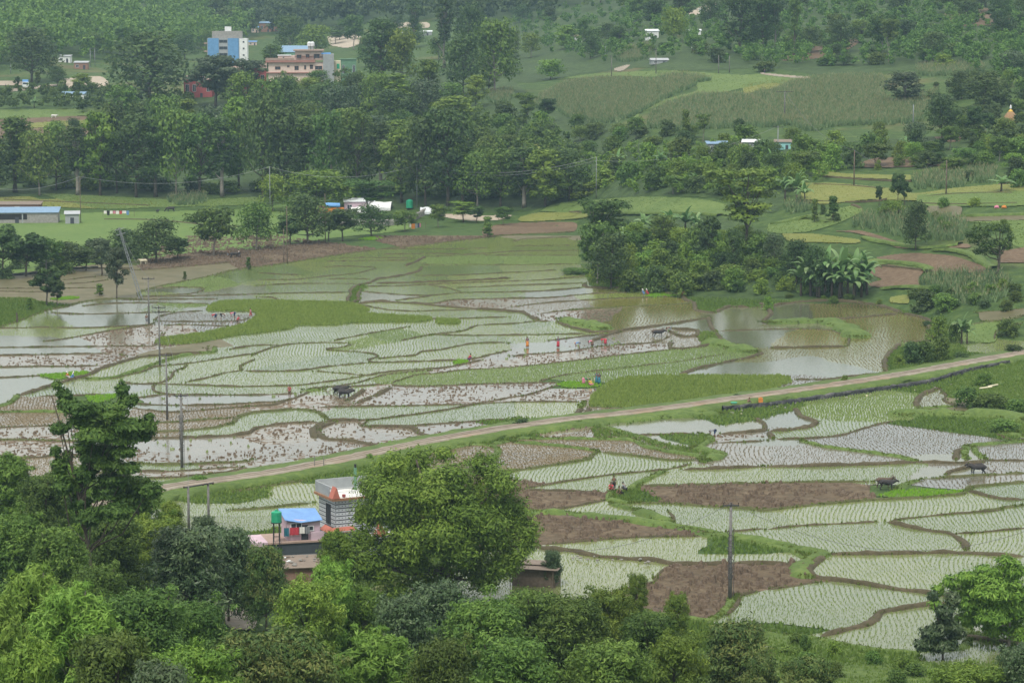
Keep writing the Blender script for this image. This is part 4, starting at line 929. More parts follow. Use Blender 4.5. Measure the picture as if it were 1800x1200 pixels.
# --- belt along the river behind the pasture
T_(['ovalB','tallA','domeA','ovalA','tallB','ovalD','domeB'],
   '-15 240 345 80|28 205 338 70|70 232 343 62|100 215 335 50|135 222 344 60|175 196 344 66|205 182 340 60|240 200 346 66|275 208 346 60|310 190 346 64|352 200 344 70|392 205 346 60|420 170 335 60|462 160 346 66|500 190 345 60|540 205 340 70|585 196 345 70|628 190 348 66|668 214 350 70|706 226 356 66|748 205 362 74|786 190 362 80|812 250 362 50|840 268 362 60|880 262 364 60|920 258 366 66|960 262 362 66|1000 262 352 60|560 300 372 100 domeC|650 312 384 80 layerA|480 308 372 44 domeC',
   'tall tree in the dense belt behind the pasture', 'trees of the belt behind the pasture', ws=1.3)
T_(['ovalA','domeB','domeA','tallC','domeD','ovalD'],
   '215 150 268 60|250 178 272 60|290 168 280 64|330 176 280 60|380 186 280 60|430 128 262 60 ovalA|470 140 270 60|505 138 258 60|545 180 262 60|600 192 264 60|655 202 262 60|700 210 270 60|745 205 280 70|625 130 200 46|660 128 210 50|700 130 205 60|745 140 215 60|800 168 235 70|640 205 240 60 domeA|570 145 215 66|485 190 260 60 domeC|600 150 232 60 domeD|690 158 222 66 domeB',
   'bushy tree in the second rank below the pale pink block', 'trees below the pale pink block', ws=1.25)
fill_later = 1
T_(['ovalD','domeB','domeA'], '30 210 268 50|132 208 262 40|102 212 262 30|8 250 300 40|60 262 312 60|105 258 312 50|150 250 308 60|190 240 310 60', 'tree standing among the brown plots at the far left', 'trees among the far left plots')
# --- big far trees round the village
for a in [('domeB', 55, 145, 96, 104, 'huge dark spreading tree at the far left above the white truck'), ('domeB', 262, 186, 128, 150, 'very large dark twin-trunk tree left of the blue building'), ('domeB', 101, 152, 36, 36, 'small round dark tree right of the huge tree on the far road'),
          ('coneA', 66, 150, 24, 16, 'small round tree by the far road right of the white truck'), ('openC', 30, 158, 24, 12, 'thin dark sapling on the far road left of the white truck'), ('ovalD', 145, 165, 36, 44, 'light green tree behind the low blue canopy'),
          ('openD', 378, 190, 92, 120, 'sparse grey-green tree with forking limbs in front of the red building'), ('openD', 440, 168, 62, 70, 'sparse grey tree hiding the long red roof'), ('ovalC', 405, 190, 70, 60, 'grey-green tree below the red building'),
          ('ovalB', 480, 145, 66, 50, 'dark tree directly left of the pale pink block'), ('domeA', 510, 95, 66, 60, 'hazy green tree behind the red-railed terrace house'), ('domeC', 555, 95, 50, 60, 'hazy pale green tree above the pale pink block'),
          ('openB', 622, 88, 62, 44, 'thin-stemmed tree with small rusty green crown above the green building'), ('tallB', 728, 84, 90, 44, 'very tall thin-trunked tree rising before the pale rubble scarp'), ('ovalB', 672, 150, 116, 84, 'big dense tree right of the green building'),
          ('domeC', 706, 150, 96, 70, 'bright green rounded tree right of the green building'), ('tallB', 782, 120, 130, 60, 'tall dark tree right of the white far roof'), ('domeB', 826, 120, 112, 64, 'dark round tree on the skyline right of the tall thin one'),
          ('domeB', 815, 170, 110, 80, 'dark dense tree in the middle of the far slope'), ('ovalD', 752, 170, 66, 50, 'yellow-green tree below the bright rounded tree'), ('domeA', 870, 165, 130, 90, 'broad mid green tree left of the upper maize field'),
          ('domeA', 645, 95, 30, 40, 'small hazy tree by the rubble bank'), ('layerA', 590, 78, 26, 40, 'small hazy flat-topped tree at the far village')]:
    place(a[0], a[1], a[2], a[3], a[4], a[5])
EXC = []
def fill(poly, n, hr, wr, keys, label, group, cat=None, md=.6, name=None, seed=1):
    """trees or shrubs filling a traced patch of ground; sizes in metres"""
    rr = random.Random(seed); c = closed(poly); u0, v0 = c.min(0); u1, v1 = c.max(0); pts = []; t = 0
    while len(pts) < n and t < n * 60:
        t += 1; u = rr.uniform(u0, u1); v = rr.uniform(v0, v1)
        if not inpoly(np.array([u]), np.array([v]), c)[0]: continue
        s = pxm(u, v); wd = rr.uniform(*wr); p = (u, v, wd * s)
        if any(((u - q[0]) / (md * .5 * (p[2] + q[2]))) ** 2 + ((v - q[1]) / (md * .22 * (p[2] + q[2]))) ** 2 < 1 for q in pts): continue
        pts.append(p); h = rr.uniform(*hr)
        place(rr.choice(keys), u, v, h * s, wd * s, label, group, cat, name=name, rz=rr.uniform(0, 6.28))
BUSH = ['bushA', 'bushB', 'bushC', 'bushD']
# far hill on the right
fill([(1360,1140),(1480,1150),(1640,1165),(1660,1200),(1350,1210)], 12, (.7, 1.7), (1.2, 2.6), BUSH, 'low weed bush on the lower right verge', 'weed bushes on the lower right verge', seed=41)
fill([(1420,300),(1800,290),(1820,420),(1700,420),(1500,400),(1400,360)], 12, (1.2, 2.6), (1.8, 3.6), BUSH, 'small bush on the right terraces', 'small bushes on the right terraces', seed=42)
fill([(1330,520),(1520,520),(1620,560),(1640,600),(1560,545),(1400,530)], 9, (.8, 1.5), (1.4, 2.6), BUSH, 'small bush on the pond bank', 'small bushes on the pond bank', seed=43)
fill([(-20,455),(120,452),(235,448),(235,470),(120,482),(-20,490)], 12, (2.2, 4.2), (4.5, 6.5), BUSH, 'bush under the dark roadside trees at the left', 'bushes under the left roadside trees', seed=31)
fill([(-60,330),(200,338),(460,342),(700,350),(1000,352),(1000,338),(460,330),(200,325),(-60,318)], 30, (2.5, 5), (7, 10), BUSH, 'underbrush bush along the foot of the tree belt', 'underbrush along the tree belt', seed=21)
fill([(440,85),(600,60),(760,55),(880,80),(800,130),(640,140),(600,95),(480,75)], 12, (7, 11), (9, 14), ['domeA','domeB','ovalA','domeC'], 'hazy tree among the far village houses', 'hazy trees in the far village', seed=22)
fill([(160,95),(340,85),(440,80),(400,110),(330,110),(180,118)], 8, (8, 13), (11, 15), ['domeA','domeB','ovalA'], 'tree at the edge of the far left wood', 'trees edging the far left wood', seed=23)
fill([(470,160),(640,150),(860,210),(1000,240),(1000,300),(850,300),(700,250),(560,230)], 30, (3.5, 7), (7, 10), BUSH + BUSH + ['domeA','domeC'], 'bushy small tree on the middle slope', 'bushy trees of the middle slope', seed=24)
fill([(900,10),(1350,-30),(1830,-40),(1830,90),(1700,105),(1550,100),(1380,95),(1200,60),(1050,55),(900,70)], 40, (8, 14), (9, 13), ['domeB','domeB','ovalA','ovalB','domeD','openB'], 'tree on the wooded hillside at the upper right', 'trees on the upper right hillside', seed=3)
fill([(820,60),(1000,60),(1100,75),(1060,110),(960,150),(860,190),(780,190),(800,120)], 16, (7, 12), (8, 12), ['domeA','ovalA','domeC','ovalD','domeB','tallC'], 'tree on the slope left of the upper maize field', 'trees left of the upper maize field', seed=5)
fill([(1050,60),(1250,60),(1400,90),(1560,110),(1500,128),(1300,125),(1200,118),(1120,90),(1040,95)], 10, (2.5, 5.5), (6, 9), BUSH, 'shrubby bush on the bank above the maize field', 'shrubs above the maize field', seed=6)
fill([(1400,60),(1830,40),(1830,170),(1640,120),(1560,115),(1450,120)], 20, (3, 6), (6, 9), BUSH + ['domeB'], 'dark scrub bush on the right hillside', 'scrub on the right hillside', seed=7)
for a in [('ovalB', 1300, 95, 120, 80, 'very tall dark tree mass at the top right of centre'), ('ovalB', 1340, 90, 110, 60, 'tall dark tree right of the tallest mass on the hill'), ('tallB', 1362, 88, 100, 36, 'tall tree with forked bare trunks on the far hillside'), ('tallA', 1396, 98, 100, 36, 'tall straight pale-trunked tree on the far hillside'),
          ('openB', 1468, 84, 60, 34, 'small two-tier tree on the red slope'), ('layerA', 1562, 110, 80, 40, 'flat-topped pale tree in the hillside scrub'), ('domeB', 1640, 108, 52, 60, 'dark round tree in the hillside scrub'), ('openC', 1746, 44, 36, 30, 'dark forked tree on the brown slope at the top right'),
          ('ovalC', 1590, 182, 56, 76, 'round grey-green tree standing in the maize'), ('domeB', 1730, 190, 64, 78, 'big dark tree with yellow-tipped crown right of the maize'), ('domeB', 1655, 246, 76, 66, 'dark tree with leaning trunk above the red bank'), ('domeB', 1690, 175, 50, 54, 'dark dense tree behind the yellow-tipped one'),
          ('domeD', 1780, 130, 40, 60, 'dark tree at the right edge above the yellow-tipped one'), ('openA', 1712, 240, 54, 34, 'umbrella-topped tree left of the haystack'), ('openA', 1738, 242, 44, 30, 'small dark tree just left of the haystack'), ('domeA', 1690, 236, 34, 30, 'round bright shrubby tree between the two dark trees'),
          ('domeA', 1545, 248, 34, 30, 'small dark tree above the upper brown terrace'), ('domeD', 1608, 258, 44, 46, 'low dark tree beside the short pale pole'), ('coneA', 1205, 248, 56, 24, 'grey young tree below the maize field'), ('layerA', 1236, 250, 52, 30, 'layered dark tree below the maize field'), ('openA', 1298, 248, 40, 22, 'upright dark tree behind the tin roofs'),
          ('openA', 962, 215, 42, 36, 'dark many-stemmed tree left below the maize field'), ('layerA', 926, 230, 70, 44, 'grey layered tree left of the maize field'), ('openB', 1118, 245, 40, 34, 'small tree with yellowish crown at the foot of the maize field'), ('openB', 1024, 82, 50, 24, 'thin bare-branched tree before the white far house'),
          ('domeC', 1185, 75, 60, 50, 'bright green tree between the two white-roofed houses'), ('domeB', 1083, 82, 32, 36, 'dark round tree left of the far white house'),
          ('openA', 1578, 360, 56, 30, 'dark small tree left of the pair on the terraces'), ('openC', 1590, 362, 48, 22, 'dark small tree right of the pair on the terraces'), ('openC', 1545, 362, 36, 16, 'nearly bare little tree on the terraces'), ('domeB', 1610, 440, 86, 50, 'dark dense tree in the middle of the lower maize plot'),
          ('coneA', 1432, 391, 42, 20, 'narrow dark sapling on the green terrace'), ('coneA', 1464, 388, 44, 30, 'leafy young tree on the green terrace'), ('bushB', 1446, 378, 20, 14, 'small dark shrub between two young trees'), ('domeC', 1570, 376, 24, 44, 'low bright green mulberry-like tree behind the maize plot')]:
    place(a[0], a[1], a[2], a[3], a[4], a[5])
# middle-right tree and bush mass
fill([(1010,330),(1100,345),(1200,345),(1300,352),(1420,335),(1480,300),(1800,310),(1800,260),(1600,262),(1400,280),(1250,270),(1050,270),(960,285)], 62, (3.5, 6.5), (5, 8), ['domeA','openB','domeC'] + BUSH + BUSH, 'bushy tree in the green strip below the tin roofs', 'bushy trees in the strip below the tin roofs', seed=9)
fill([(900,215),(1100,225),(1250,245),(1400,250),(1550,255),(1500,275),(1250,262),(1050,262),(900,262)], 22, (2.5, 5), (5, 8), BUSH + ['domeA'], 'shrub along the foot of the maize fields', 'shrubs at the foot of the maize fields', seed=10)
fill([(1600,255),(1800,235),(1830,330),(1700,320),(1620,300),(1500,300)], 22, (2, 4.2), (3, 5), BUSH, 'leafy shrub on the brown terrace banks at the right', 'shrubs on the right terrace banks', seed=11)
fill([(1650,150),(1830,150),(1830,245),(1700,250),(1640,220)], 22, (3, 6), (4, 6.5), ['domeB', 'bushB', 'bushA', 'domeA'], 'dark shrub around the haystack', 'shrubs around the haystack', seed=12)
fill([(1050,500),(1075,440),(1150,420),(1250,430),(1340,440),(1350,470),(1330,500),(1280,520),(1210,522),(1150,518),(1090,512)], 48, (3.2, 5.8), (4.6, 7), BUSH + BUSH + ['domeC'], 'bush in the thicket above the flooded fields', 'bushes of the thicket above the paddies', seed=13, md=.5)
fill([(1270,515),(1340,455),(1400,440),(1500,470),(1520,510),(1400,522),(1330,530)], 26, (2.0, 3.6), (3.6, 5), ['bushA', 'bushC', 'bushD'], 'light green bush below the banana grove', 'bushes below the banana grove', seed=14, md=.5)
fill([(1600,500),(1800,490),(1810,560),(1700,545),(1620,545)], 16, (1.2, 2.2), (2.6, 4), BUSH, 'low shrub under the lower right maize', 'shrubs under the right maize', seed=15, md=.5)
T_(['bushB'], '1625 510 545 60 bushB|1660 515 548 50 bushA|1600 600 640 50 bushB|1625 598 638 46 bushA|1655 590 634 40 bushD|1580 622 642 24 bushC|1650 555 600 44 bushC|1675 565 605 30 bushD|1485 658 674 16 bushC|917 735 751 38 bushB|1018 737 747 24 bushA|1296 691 701 20 bushB|350 833 852 34 bushA|650 796 812 20 bushC|1770 560 590 50 bushD|1780 605 622 50 bushB|1690 618 632 34 bushB|1350 520 545 20 bushC|1010 470 482 56 bushA|1700 680 715 60 bushD|1740 690 722 70 bushA|1790 700 725 60 bushD|1730 655 680 40 bushC|1765 735 760 60 bushA|1400 1110 1135 30 bushA', 'rounded green bush on the field edge', 'bushes on the field edges')
place('layerA', 1060, 470, 126, 100, 'flat-topped tree at the left end of the thicket')
place('layerB', 1312, 446, 158, 120, 'tall umbrella tree with straight bare trunk above the banana grove')
place('openB', 1050, 500, 110, 76, 'feathery dark tree leaning over the flooded fields'); place('domeB', 1075, 508, 100, 80, 'dense dark tree at the water corner of the thicket')
place('domeC', 1100, 500, 72, 50, 'bright green tree in the front of the thicket'); place('openA', 1245, 470, 90, 44, 'dark leafy column tree in the thicket'); place('ovalB', 1290, 480, 80, 36, 'dark upright tree right in the thicket')
place('ovalA', 1165, 440, 62, 60, 'rounded green tree behind the thicket'); place('domeB', 1400, 500, 80, 60, 'dark tree left of the banana grove'); place('domeD', 1360, 470, 60, 44, 'grey dark tree before the yellow plot')
place('domeB', 1435, 522, 90, 60, 'deep green tree behind the front banana plants')
# pollarded tree at the right
cl = to_clumps(1752, 481, [(1725,408,22,12),(1748,398,16,9),(1765,400,13,10),(1712,420,14,8),(1735,428,20,9),(1758,425,17,9),(1770,430,12,9),(1725,440,18,7),(1750,442,16,6),(1705,410,9,7),(1718,398,9,7),(1776,416,8,9)], seed=4)
proto('pollard', 91 / pxm(1752, 481), 80 / pxm(1752, 481), 'open', 'mid', .42, .26, 3000, 0, 31, clumps=cl, tr=.3, lean=(1.2, 0)); place('pollard', 1752, 481, 91, 80, 'lone tree with leaning dark trunk and spread yellow-green crown at the right', rz=0)

# --- banana plants
def banana(seed):
    rng = random.Random(seed); r = thing('banana_plant', 'x', 'banana plant'); mb = MB(); V = []; Q = []; T = []
    mb.tube([(0, 0, -.3), (.05, 0, 1.2), (.1, 0, 2.4)], [.2, .16, .1], 7); mb.build('stem', M['bark'], r, True)
    nl = 12
    for i in range(nl):
        a = i * 2.4 + rng.uniform(-.3, .3); el = rng.uniform(.5, 1.35) if i < nl - 1 else 1.5; ln = rng.uniform(2.3, 3.3); seg = 7
        dx, dy = math.cos(a), math.sin(a); x = z = 0; base = len(V); t = rng.random()
        for k in range(seg + 1):
            f = k / seg; w_ = .38 * math.sin(math.pi * min(1, .1 + f * .93)) ** .6 if k else .05
            c = (.1 + dx * x, dy * x, 2.2 + z)
            for sd in (-1, 0, 1): V.append((c[0] - dy * w_ * sd, c[1] + dx * w_ * sd, c[2] - abs(sd) * w_ * .35)); T.append(min(1, max(0, t * .8 + rng.uniform(0, .25))))
            e = el - f * f * 2.4 * (1.5 - el * .6); x += math.cos(e) * ln / seg; z += math.sin(e) * ln / seg
        for k in range(seg):
            for s_ in (0, 1): b = base + k * 3 + s_; Q.append((b, b + 3, b + 4, b + 1))
    npmesh('leaves', V, Q, LM['banana'], r, col=T); PROTO['ban%d' % seed] = (r, 4.6, 4.6, 'banana'); r['used'] = 0
for s_ in (1, 2, 3): banana(s_)
for i, b in enumerate('1425 442 520 66|1450 434 522 70|1478 426 522 74|1502 432 520 70|1524 440 518 64|1462 450 524 64|1490 452 524 68|1440 456 523 64|1514 454 522 62|1408 450 520 56|1475 462 526 70|1500 466 526 66'.split('|')):
    u, vt, vb, wd = map(float, b.split()); place('ban%d' % (i % 3 + 1), u, vb, vb - vt, wd, 'broad-leaved banana plant in the big grove above the ponds', 'banana plants of the big grove', 'banana plant', name='banana_plant')
for i, b in enumerate('1180 365 412 50|1205 362 416 54|1225 368 418 44|1130 372 414 44|1150 384 424 44|1100 392 436 50|1400 296 356 44|1380 300 350 44|1415 316 360 40|1760 305 338 50|1690 548 606 46|1700 560 606 40|1600 232 262 40|1590 240 270 36|1005 312 346 36|1225 300 336 36|1085 262 300 36|1135 250 290 34|1160 262 296 30|1355 262 300 34|805 165 192 30|770 180 206 28|700 205 232 26|1250 288 322 30|1320 298 336 30|60 170 190 24|830 300 335 30|1010 270 300 30'.split('|')):
    u, vt, vb, wd = map(float, b.split()); place('ban%d' % (i % 3 + 1), u, vb, vb - vt, wd, 'banana plant among the slope shrubs', 'scattered banana plants on the slope', 'banana plant', name='banana_plant')

# --- foreground trees with small leaves
FGK = {}
def fg(key, kd, h, wd, mt, ll, lw, n, nc, seed, low=.2, droop=0, bark='bark', shell=.7): proto(key, h, wd, kd, mt, ll, lw, n, nc, seed, low=low, droop=droop, bark=bark, shell=shell)
fg('fMid', 'dome', 11, 10, 'mid', .38, .15, 24000, 60, 51)
fg('fDark', 'dome', 10, 9, 'mango', .42, .15, 17000, 52, 52, droop=.3)
fg('fLight', 'oval', 10, 8, 'light', .44, .12, 21000, 56, 53, bark='palebark')
fg('fLime', 'oval', 9, 7, 'lime', .50, .11, 20000, 56, 54, bark='palebark')
fg('fRust', 'dome', 9, 8, 'rust', .38, .14, 17000, 50, 55, droop=.3)
fg('fLay', 'open', 11, 9, 'light', .40, .14, 18000, 44, 56, low=.25)
# centre tree, left tall tree and right corner tree follow the photograph's outline
cl = to_clumps(795, 1062, [(690,815,32,24),(735,805,34,20),(795,835,40,28),(850,815,34,26),(880,845,36,26),(660,850,40,30),(715,850,46,32),(775,880,48,32),(835,870,46,32),(895,890,38,30),(920,925,34,28),(650,900,36,28),(700,900,44,32),(750,930,48,30),(810,930,48,32),(870,945,44,30),(910,965,30,24),(640,945,30,24),(690,960,40,28),(830,985,42,26),(730,985,36,24),(880,995,34,22),(660,1000,34,22),(600,960,26,30),(610,1000,30,24),(740,1020,30,20),(930,950,18,18),(780,795,22,12),(700,1030,34,22),(780,1010,34,24),(850,1015,36,24),(800,960,50,34,-3),(720,950,50,34,-3),(860,920,44,30,-3),(760,860,50,34,-3),(690,870,46,32,-3),(820,900,46,32,-3.5),(640,985,34,26,-2),(890,985,30,22,-2),(770,930,50,30,-4)], seed=8, fat=1.25)
s_ = pxm(795, 1062)
proto('fCentre', 277 / s_, 340 / s_, 'dome', 'light', .36, .13, 95000, 0, 61, clumps=cl, tr=.42, lean=(-2.5, 0), shell=.62); place('fCentre', 795, 1062, 277, 340, 'big airy bright green tree with black forked trunk in front of the tiled house', rz=0)
cl = to_clumps(166, 1092, [(100,675,9,8,0),(112,690,14,10,0),(120,708,20,12),(215,682,12,14,0),(220,702,14,12),(140,715,26,14),(170,720,28,14),(200,722,26,14),(150,738,34,14),(190,740,30,14),(225,745,30,12),(255,745,22,12),(105,750,18,10),(165,762,36,12),(210,765,36,13),(250,762,22,10),(150,782,22,10),(180,790,28,12),(215,790,26,10),(190,812,26,12),(225,820,22,10),(200,838,30,12),(240,848,30,12),(190,862,30,14),(230,875,34,14),(262,858,26,12),(120,800,10,12),(200,895,30,14),(160,905,24,14),(125,845,22,16),(140,880,22,14),(235,700,8,10,0),(262,730,10,7,0),(105,815,16,16),(110,850,18,16),(98,790,10,10),(150,830,20,16),(160,800,22,14)], seed=9, fat=1.1)
s_ = pxm(166, 1092)
proto('fTall', 420 / s_, 190 / s_, 'open', 'mid', .38, .15, 40000, 0, 62, clumps=cl, tr=.2, bark='bark', lean=(-.6, 0), maxb=33); place('fTall', 166, 1092, 420, 190, 'tall slender tree with layered open crown standing out over the paddies at the left', rz=0)
cl = to_clumps(1772, 1142, [(1770,985,16,10),(1785,1000,18,10),(1735,1005,24,12),(1700,1012,18,9),(1760,1020,30,14),(1720,1030,30,13),(1690,1035,18,10),(1785,1040,22,16),(1745,1050,34,14),(1705,1058,24,11),(1670,1020,14,8),(1650,1035,12,8),(1780,1075,22,14),(1740,1080,30,12),(1765,1100,30,10),(1700,1085,22,10),(1745,1105,18,8),(1795,1110,16,12),(1645,1060,12,8),(1760,1060,36,20),(1725,1060,30,18),(1790,1060,22,20),(1740,1035,34,16)], seed=10, fat=1.5)
s_ = pxm(1772, 1142)
proto('fRight', 160 / s_, 170 / s_, 'open', 'light', .36, .14, 26000, 0, 63, clumps=cl, tr=.16, droop=.6, bark='palebark'); place('fRight', 1772, 1142, 160, 170, 'open-crowned tree with drooping leaves at the lower right edge', rz=0)
cl = to_clumps(1656, 1165, [(1640,1110,20,12),(1665,1095,22,12),(1680,1110,18,10),(1625,1130,18,10),(1650,1130,22,10),(1670,1130,14,9),(1660,1072,16,10),(1675,1050,14,10),(1640,1045,10,8)], seed=11, fat=1.3)
s_ = pxm(1656, 1165)
proto('fRightB', 115 / s_, 80 / s_, 'open', 'mango', .34, .13, 9000, 0, 64, clumps=cl, tr=.12, droop=.5); place('fRightB', 1656, 1165, 115, 80, 'dark small tree left of the open-crowned tree at the lower right', rz=0)
for r in '''15 800 965 150 fLight bright green treetop at the far left edge beside the paddies|78 835 1010 120 fMid mid green tree second from the left edge below the paddies|120 815 985 100 fLight feathery tree behind the tall slender one
238 838 1000 120 fLight feathery light tree just right of the tall slender one|205 905 1065 130 fMid dense tree under the crown of the tall slender one|28 900 1090 160 fMid wide green tree at the left edge, middle of the wooded slope|105 925 1110 140 fMid shaded green tree left of the tall trunk
262 908 1050 110 fLay tree with flat layered sprays left of the dark glossy tree|330 925 1110 180 fDark large dark glossy-leaved tree left of the brick shed|402 925 1095 120 fDark dark glossy tree nearest the concrete posts|468 955 1108 92 fRust rusty-tipped mango tree beside the brick shed
175 990 1180 130 fMid green tree below the tall slender one|60 1000 1260 150 fLime bright lime feathery tree at the lower left|130 1030 1290 170 fLime lime green feathery tree second from the lower left|-5 1040 1330 120 fLime lime feathery tree cut by the left edge
250 1035 1270 220 fMid broad mid green tree low in the left foreground|350 1055 1260 160 fMid mid green tree left of the little lane|200 1110 1380 200 fMid shadowy tree at the bottom left|430 1110 1330 170 fRust yellow-tipped mango at the bottom below the lane
340 1130 1350 170 fLay layered light tree at the bottom left of centre|545 1015 1210 130 fLay loose light green tree below the brick shed|585 985 1200 100 fLime bright feathery tree directly below the tiled house|505 1105 1320 190 fRust yellowish mango tree at the bottom centre left
665 1110 1320 170 fLime pale lime feathery tree at the bottom centre|640 1030 1200 100 fLight light feathery tree left below the big airy one|705 1045 1230 130 fDark dark glossy tree under the big airy one|775 1020 1190 140 fDark dark dense tree at the foot of the black forked trunk
855 1050 1260 200 fMid wide green tree right below the big airy one|935 1035 1230 170 fMid green tree below the tin shed|1010 1045 1240 170 fMid green tree in the middle of the lower wood edge|1075 1030 1220 110 fLay tree sending a leafy shoot up over the lowest paddy
1140 1075 1260 150 fMid green tree right of the leafy shoot|900 1120 1340 200 fMid green tree at the very bottom right of centre|1070 1125 1340 190 fMid bottom tree below the leafy shoot|1190 1110 1300 120 fLay light layered tree left of the rusty-leaved one|1295 1088 1250 140 fRust rusty-leaved tree at the paddy edge
1420 1150 1290 110 fRust dark round mango on the rubble verge|1700 1165 1290 150 fLay bright tree along the bottom right|1790 1130 1290 110 fDark dark tree in the bottom right corner|1335 1150 1290 80 fRust small rusty tree right of the rusty-leaved one
970 965 1030 44 fDark small dark tree beside the tin shed|300 880 960 60 fLight small light tree below the end of the dirt road|360 905 985 60 fDark dark small tree between the concrete posts|590 930 1060 70 fLight thin feathery tree against the wall of the tiled house
780 1120 1360 160 fMid green tree at the bottom centre|1120 1005 1100 40 fLay thin leafy tree on the edge of the ploughed field|1190 1040 1140 50 fLay slender sapling-like tree in front of the ploughed field|60 1120 1400 150 fLight bright tree in the bottom left corner|280 1160 1420 170 fDark dark tree at the bottom left'''.replace('\n', '|').split('|'):
    q = r.split(None, 5); u, vt, vb, wd = map(float, q[:4]); place(q[4], u, vb, vb - vt, wd, q[5])
# --- far-off wood closing the valley: one mass
def wood(name, poly, n, hr, mat, seed, ll=1.5):
    rng = np.random.default_rng(seed); c = closed(poly); u = rng.uniform(c[:, 0].min(), c[:, 0].max(), n * 3); v = rng.uniform(c[:, 1].min(), c[:, 1].max(), n * 3)
    k = inpoly(u, v, c); P = gp(u[k], v[k])[:n]; N = len(P); h = rng.uniform(*hr, N); C = []; Rr = []
    for j in range(7):
        a = rng.uniform(0, 6.28, N); r = h * .28 * rng.uniform(.1, 1, N); z = h * rng.uniform(.35, .95, N)
        C.append(P + np.stack([np.cos(a) * r, np.sin(a) * r, z], 1)); q = h * rng.uniform(.14, .24, N); Rr.append(np.stack([q * 1.1, q * 1.1, q * .8], 1))
    V, Q, T = leaves(np.concatenate(C), np.concatenate(Rr), 26, ll, ll * .62, rng)
    tag(npmesh(name, V, Q, LM[mat], col=T), kind='stuff')
wood('distant_wood', [(-80,-75),(300,-75),(420,20),(440,75),(300,100),(170,112),(60,112),(-80,125)], 900, (11, 18), 'mid', 71)
wood('distant_wood', [(300,-75),(1000,-80),(1000,20),(860,45),(700,40),(560,50),(440,70),(380,60)], 1000, (13, 20), 'dark', 72, 2.0)
wood('distant_wood', [(950,-80),(1850,-80),(1850,-20),(1500,-10),(1350,0),(1000,20)], 420, (9, 15), 'mid', 73, 1.3)
wood('scrub_thicket', [(-60,165),(200,165),(330,180),(330,205),(150,200),(-60,200)], 120, (3.5, 6), 'mid', 74, .8)
wood('scrub_thicket', [(430,150),(640,150),(860,200),(1000,250),(1000,340),(800,330),(640,300),(500,280),(450,230)], 420, (3, 7), 'mid', 75, .8)
wood('scrub_thicket', [(880,40),(1250,-20),(1500,-30),(1830,-40),(1830,150),(1650,118),(1400,122),(1200,105),(1000,110)], 1100, (3, 7), 'mid', 76, .7)
wood('scrub_thicket', [(1010,300),(1100,268),(1300,262),(1500,270),(1480,300),(1400,340),(1300,352),(1200,345),(1050,340)], 220, (2, 4), 'light', 77, .5)
wood('scrub_thicket', [(1640,150),(1830,150),(1830,250),(1700,255),(1630,235)], 130, (2, 4), 'dark', 78, .55)
# ---------------------------------------------------------------- power poles and lines
M['conc'] = plain('pole_concrete', (.16, .155, .15), .8, .25, 3); M['iron'] = plain('dark_iron', (.05, .05, .055), .5, .2, 3); M['steel'] = plain('galvanised_steel', (.22, .235, .25), .45, .15, 3)
M['wood'] = plain('weathered_wood', (.14, .11, .085), .9, .3, 3); M['cer'] = plain('insulator', (.09, .06, .05), .3, .2, 3); M['wire'] = plain('wire', (.10, .10, .105), .5, .1, 2); M['palewire'] = plain('pale_wire', (.30, .32, .33), .4, .1, 2)
def pole(u, vt, vb, label, style='T', armw=1.3, mat='conc', tilt=0, rz=0, r=.15):
    g = G1(u, vb); h = (vb - vt) / pxm(u, vb); t = thing('power_pole', label, 'power pole', (g.x, g.y, g.z - .15), rz); h += .15
    t.rotation_euler = (0, tilt, rz)
    MB().tube([(0, 0, -.3), (0, 0, h * .5), (0, 0, h)], [r, r * .82, r * .6], 8).build('shaft', M[mat], t, True)
    if style in ('T', 'TT', 'C'):
        for q in range(2 if style == 'TT' else 1):
            z = h - .25 - q * .7; a = MB().box(-armw, armw, -.06 - r * .6, .02 - r * .6, z - .06, z + .06)
            a.tube([(-armw * .6, -r * .5, z), (0, -r * .5, z - .6)], .02, 4).tube([(armw * .6, -r * .5, z), (0, -r * .5, z - .6)], .02, 4); ao = a.build('crossarm', M['iron'], t)
            for x in (-armw * .93, 0 if style != 'T' else armw * .1, armw * .93):
                MB().lathe([(.03, 0), (.03, .1), (.075, .12), (.05, .16), (.085, .19), (.04, .25), (0.01, .27)], (x, -r * .6 - .02, z + .06), 8).build('insulator', M['cer'], t, True)
    if style == 'C':
        c = MB(); rr = random.Random(int(u))
        for k in range(9):
            z = h * .70 - k * h * .055; a0 = rr.uniform(0, 6); c.tube([(.28 * math.cos(a0 + s) * (1 + .3 * math.sin(s * 2)), -.12 + .16 * math.sin(a0 + s), z + .22 * math.sin(s + a0)) for s in np.linspace(0, 6.28, 10)], .028, 4)
        c.build('cable_coil', M['iron'], t)
        c = MB(); c.tube([(.2, -.15, h * .75), (.34, -.2, h * .4), (.3, -.15, .2)], .03, 4).tube([(-.15, -.15, h * .72), (-.22, -.2, h * .45), (-.1, -.15, h * .3)], .025, 4); c.build('hanging_cable', M['iron'], t)
    if style == 'N': MB().tube([(0, 0, h - .3), (.35, 0, h - .1)], .03, 4).build('bracket', M['iron'], t)
    return g.x + math.sin(tilt) * h, g.y, g.z + math.cos(tilt) * h - .2
PT = {}
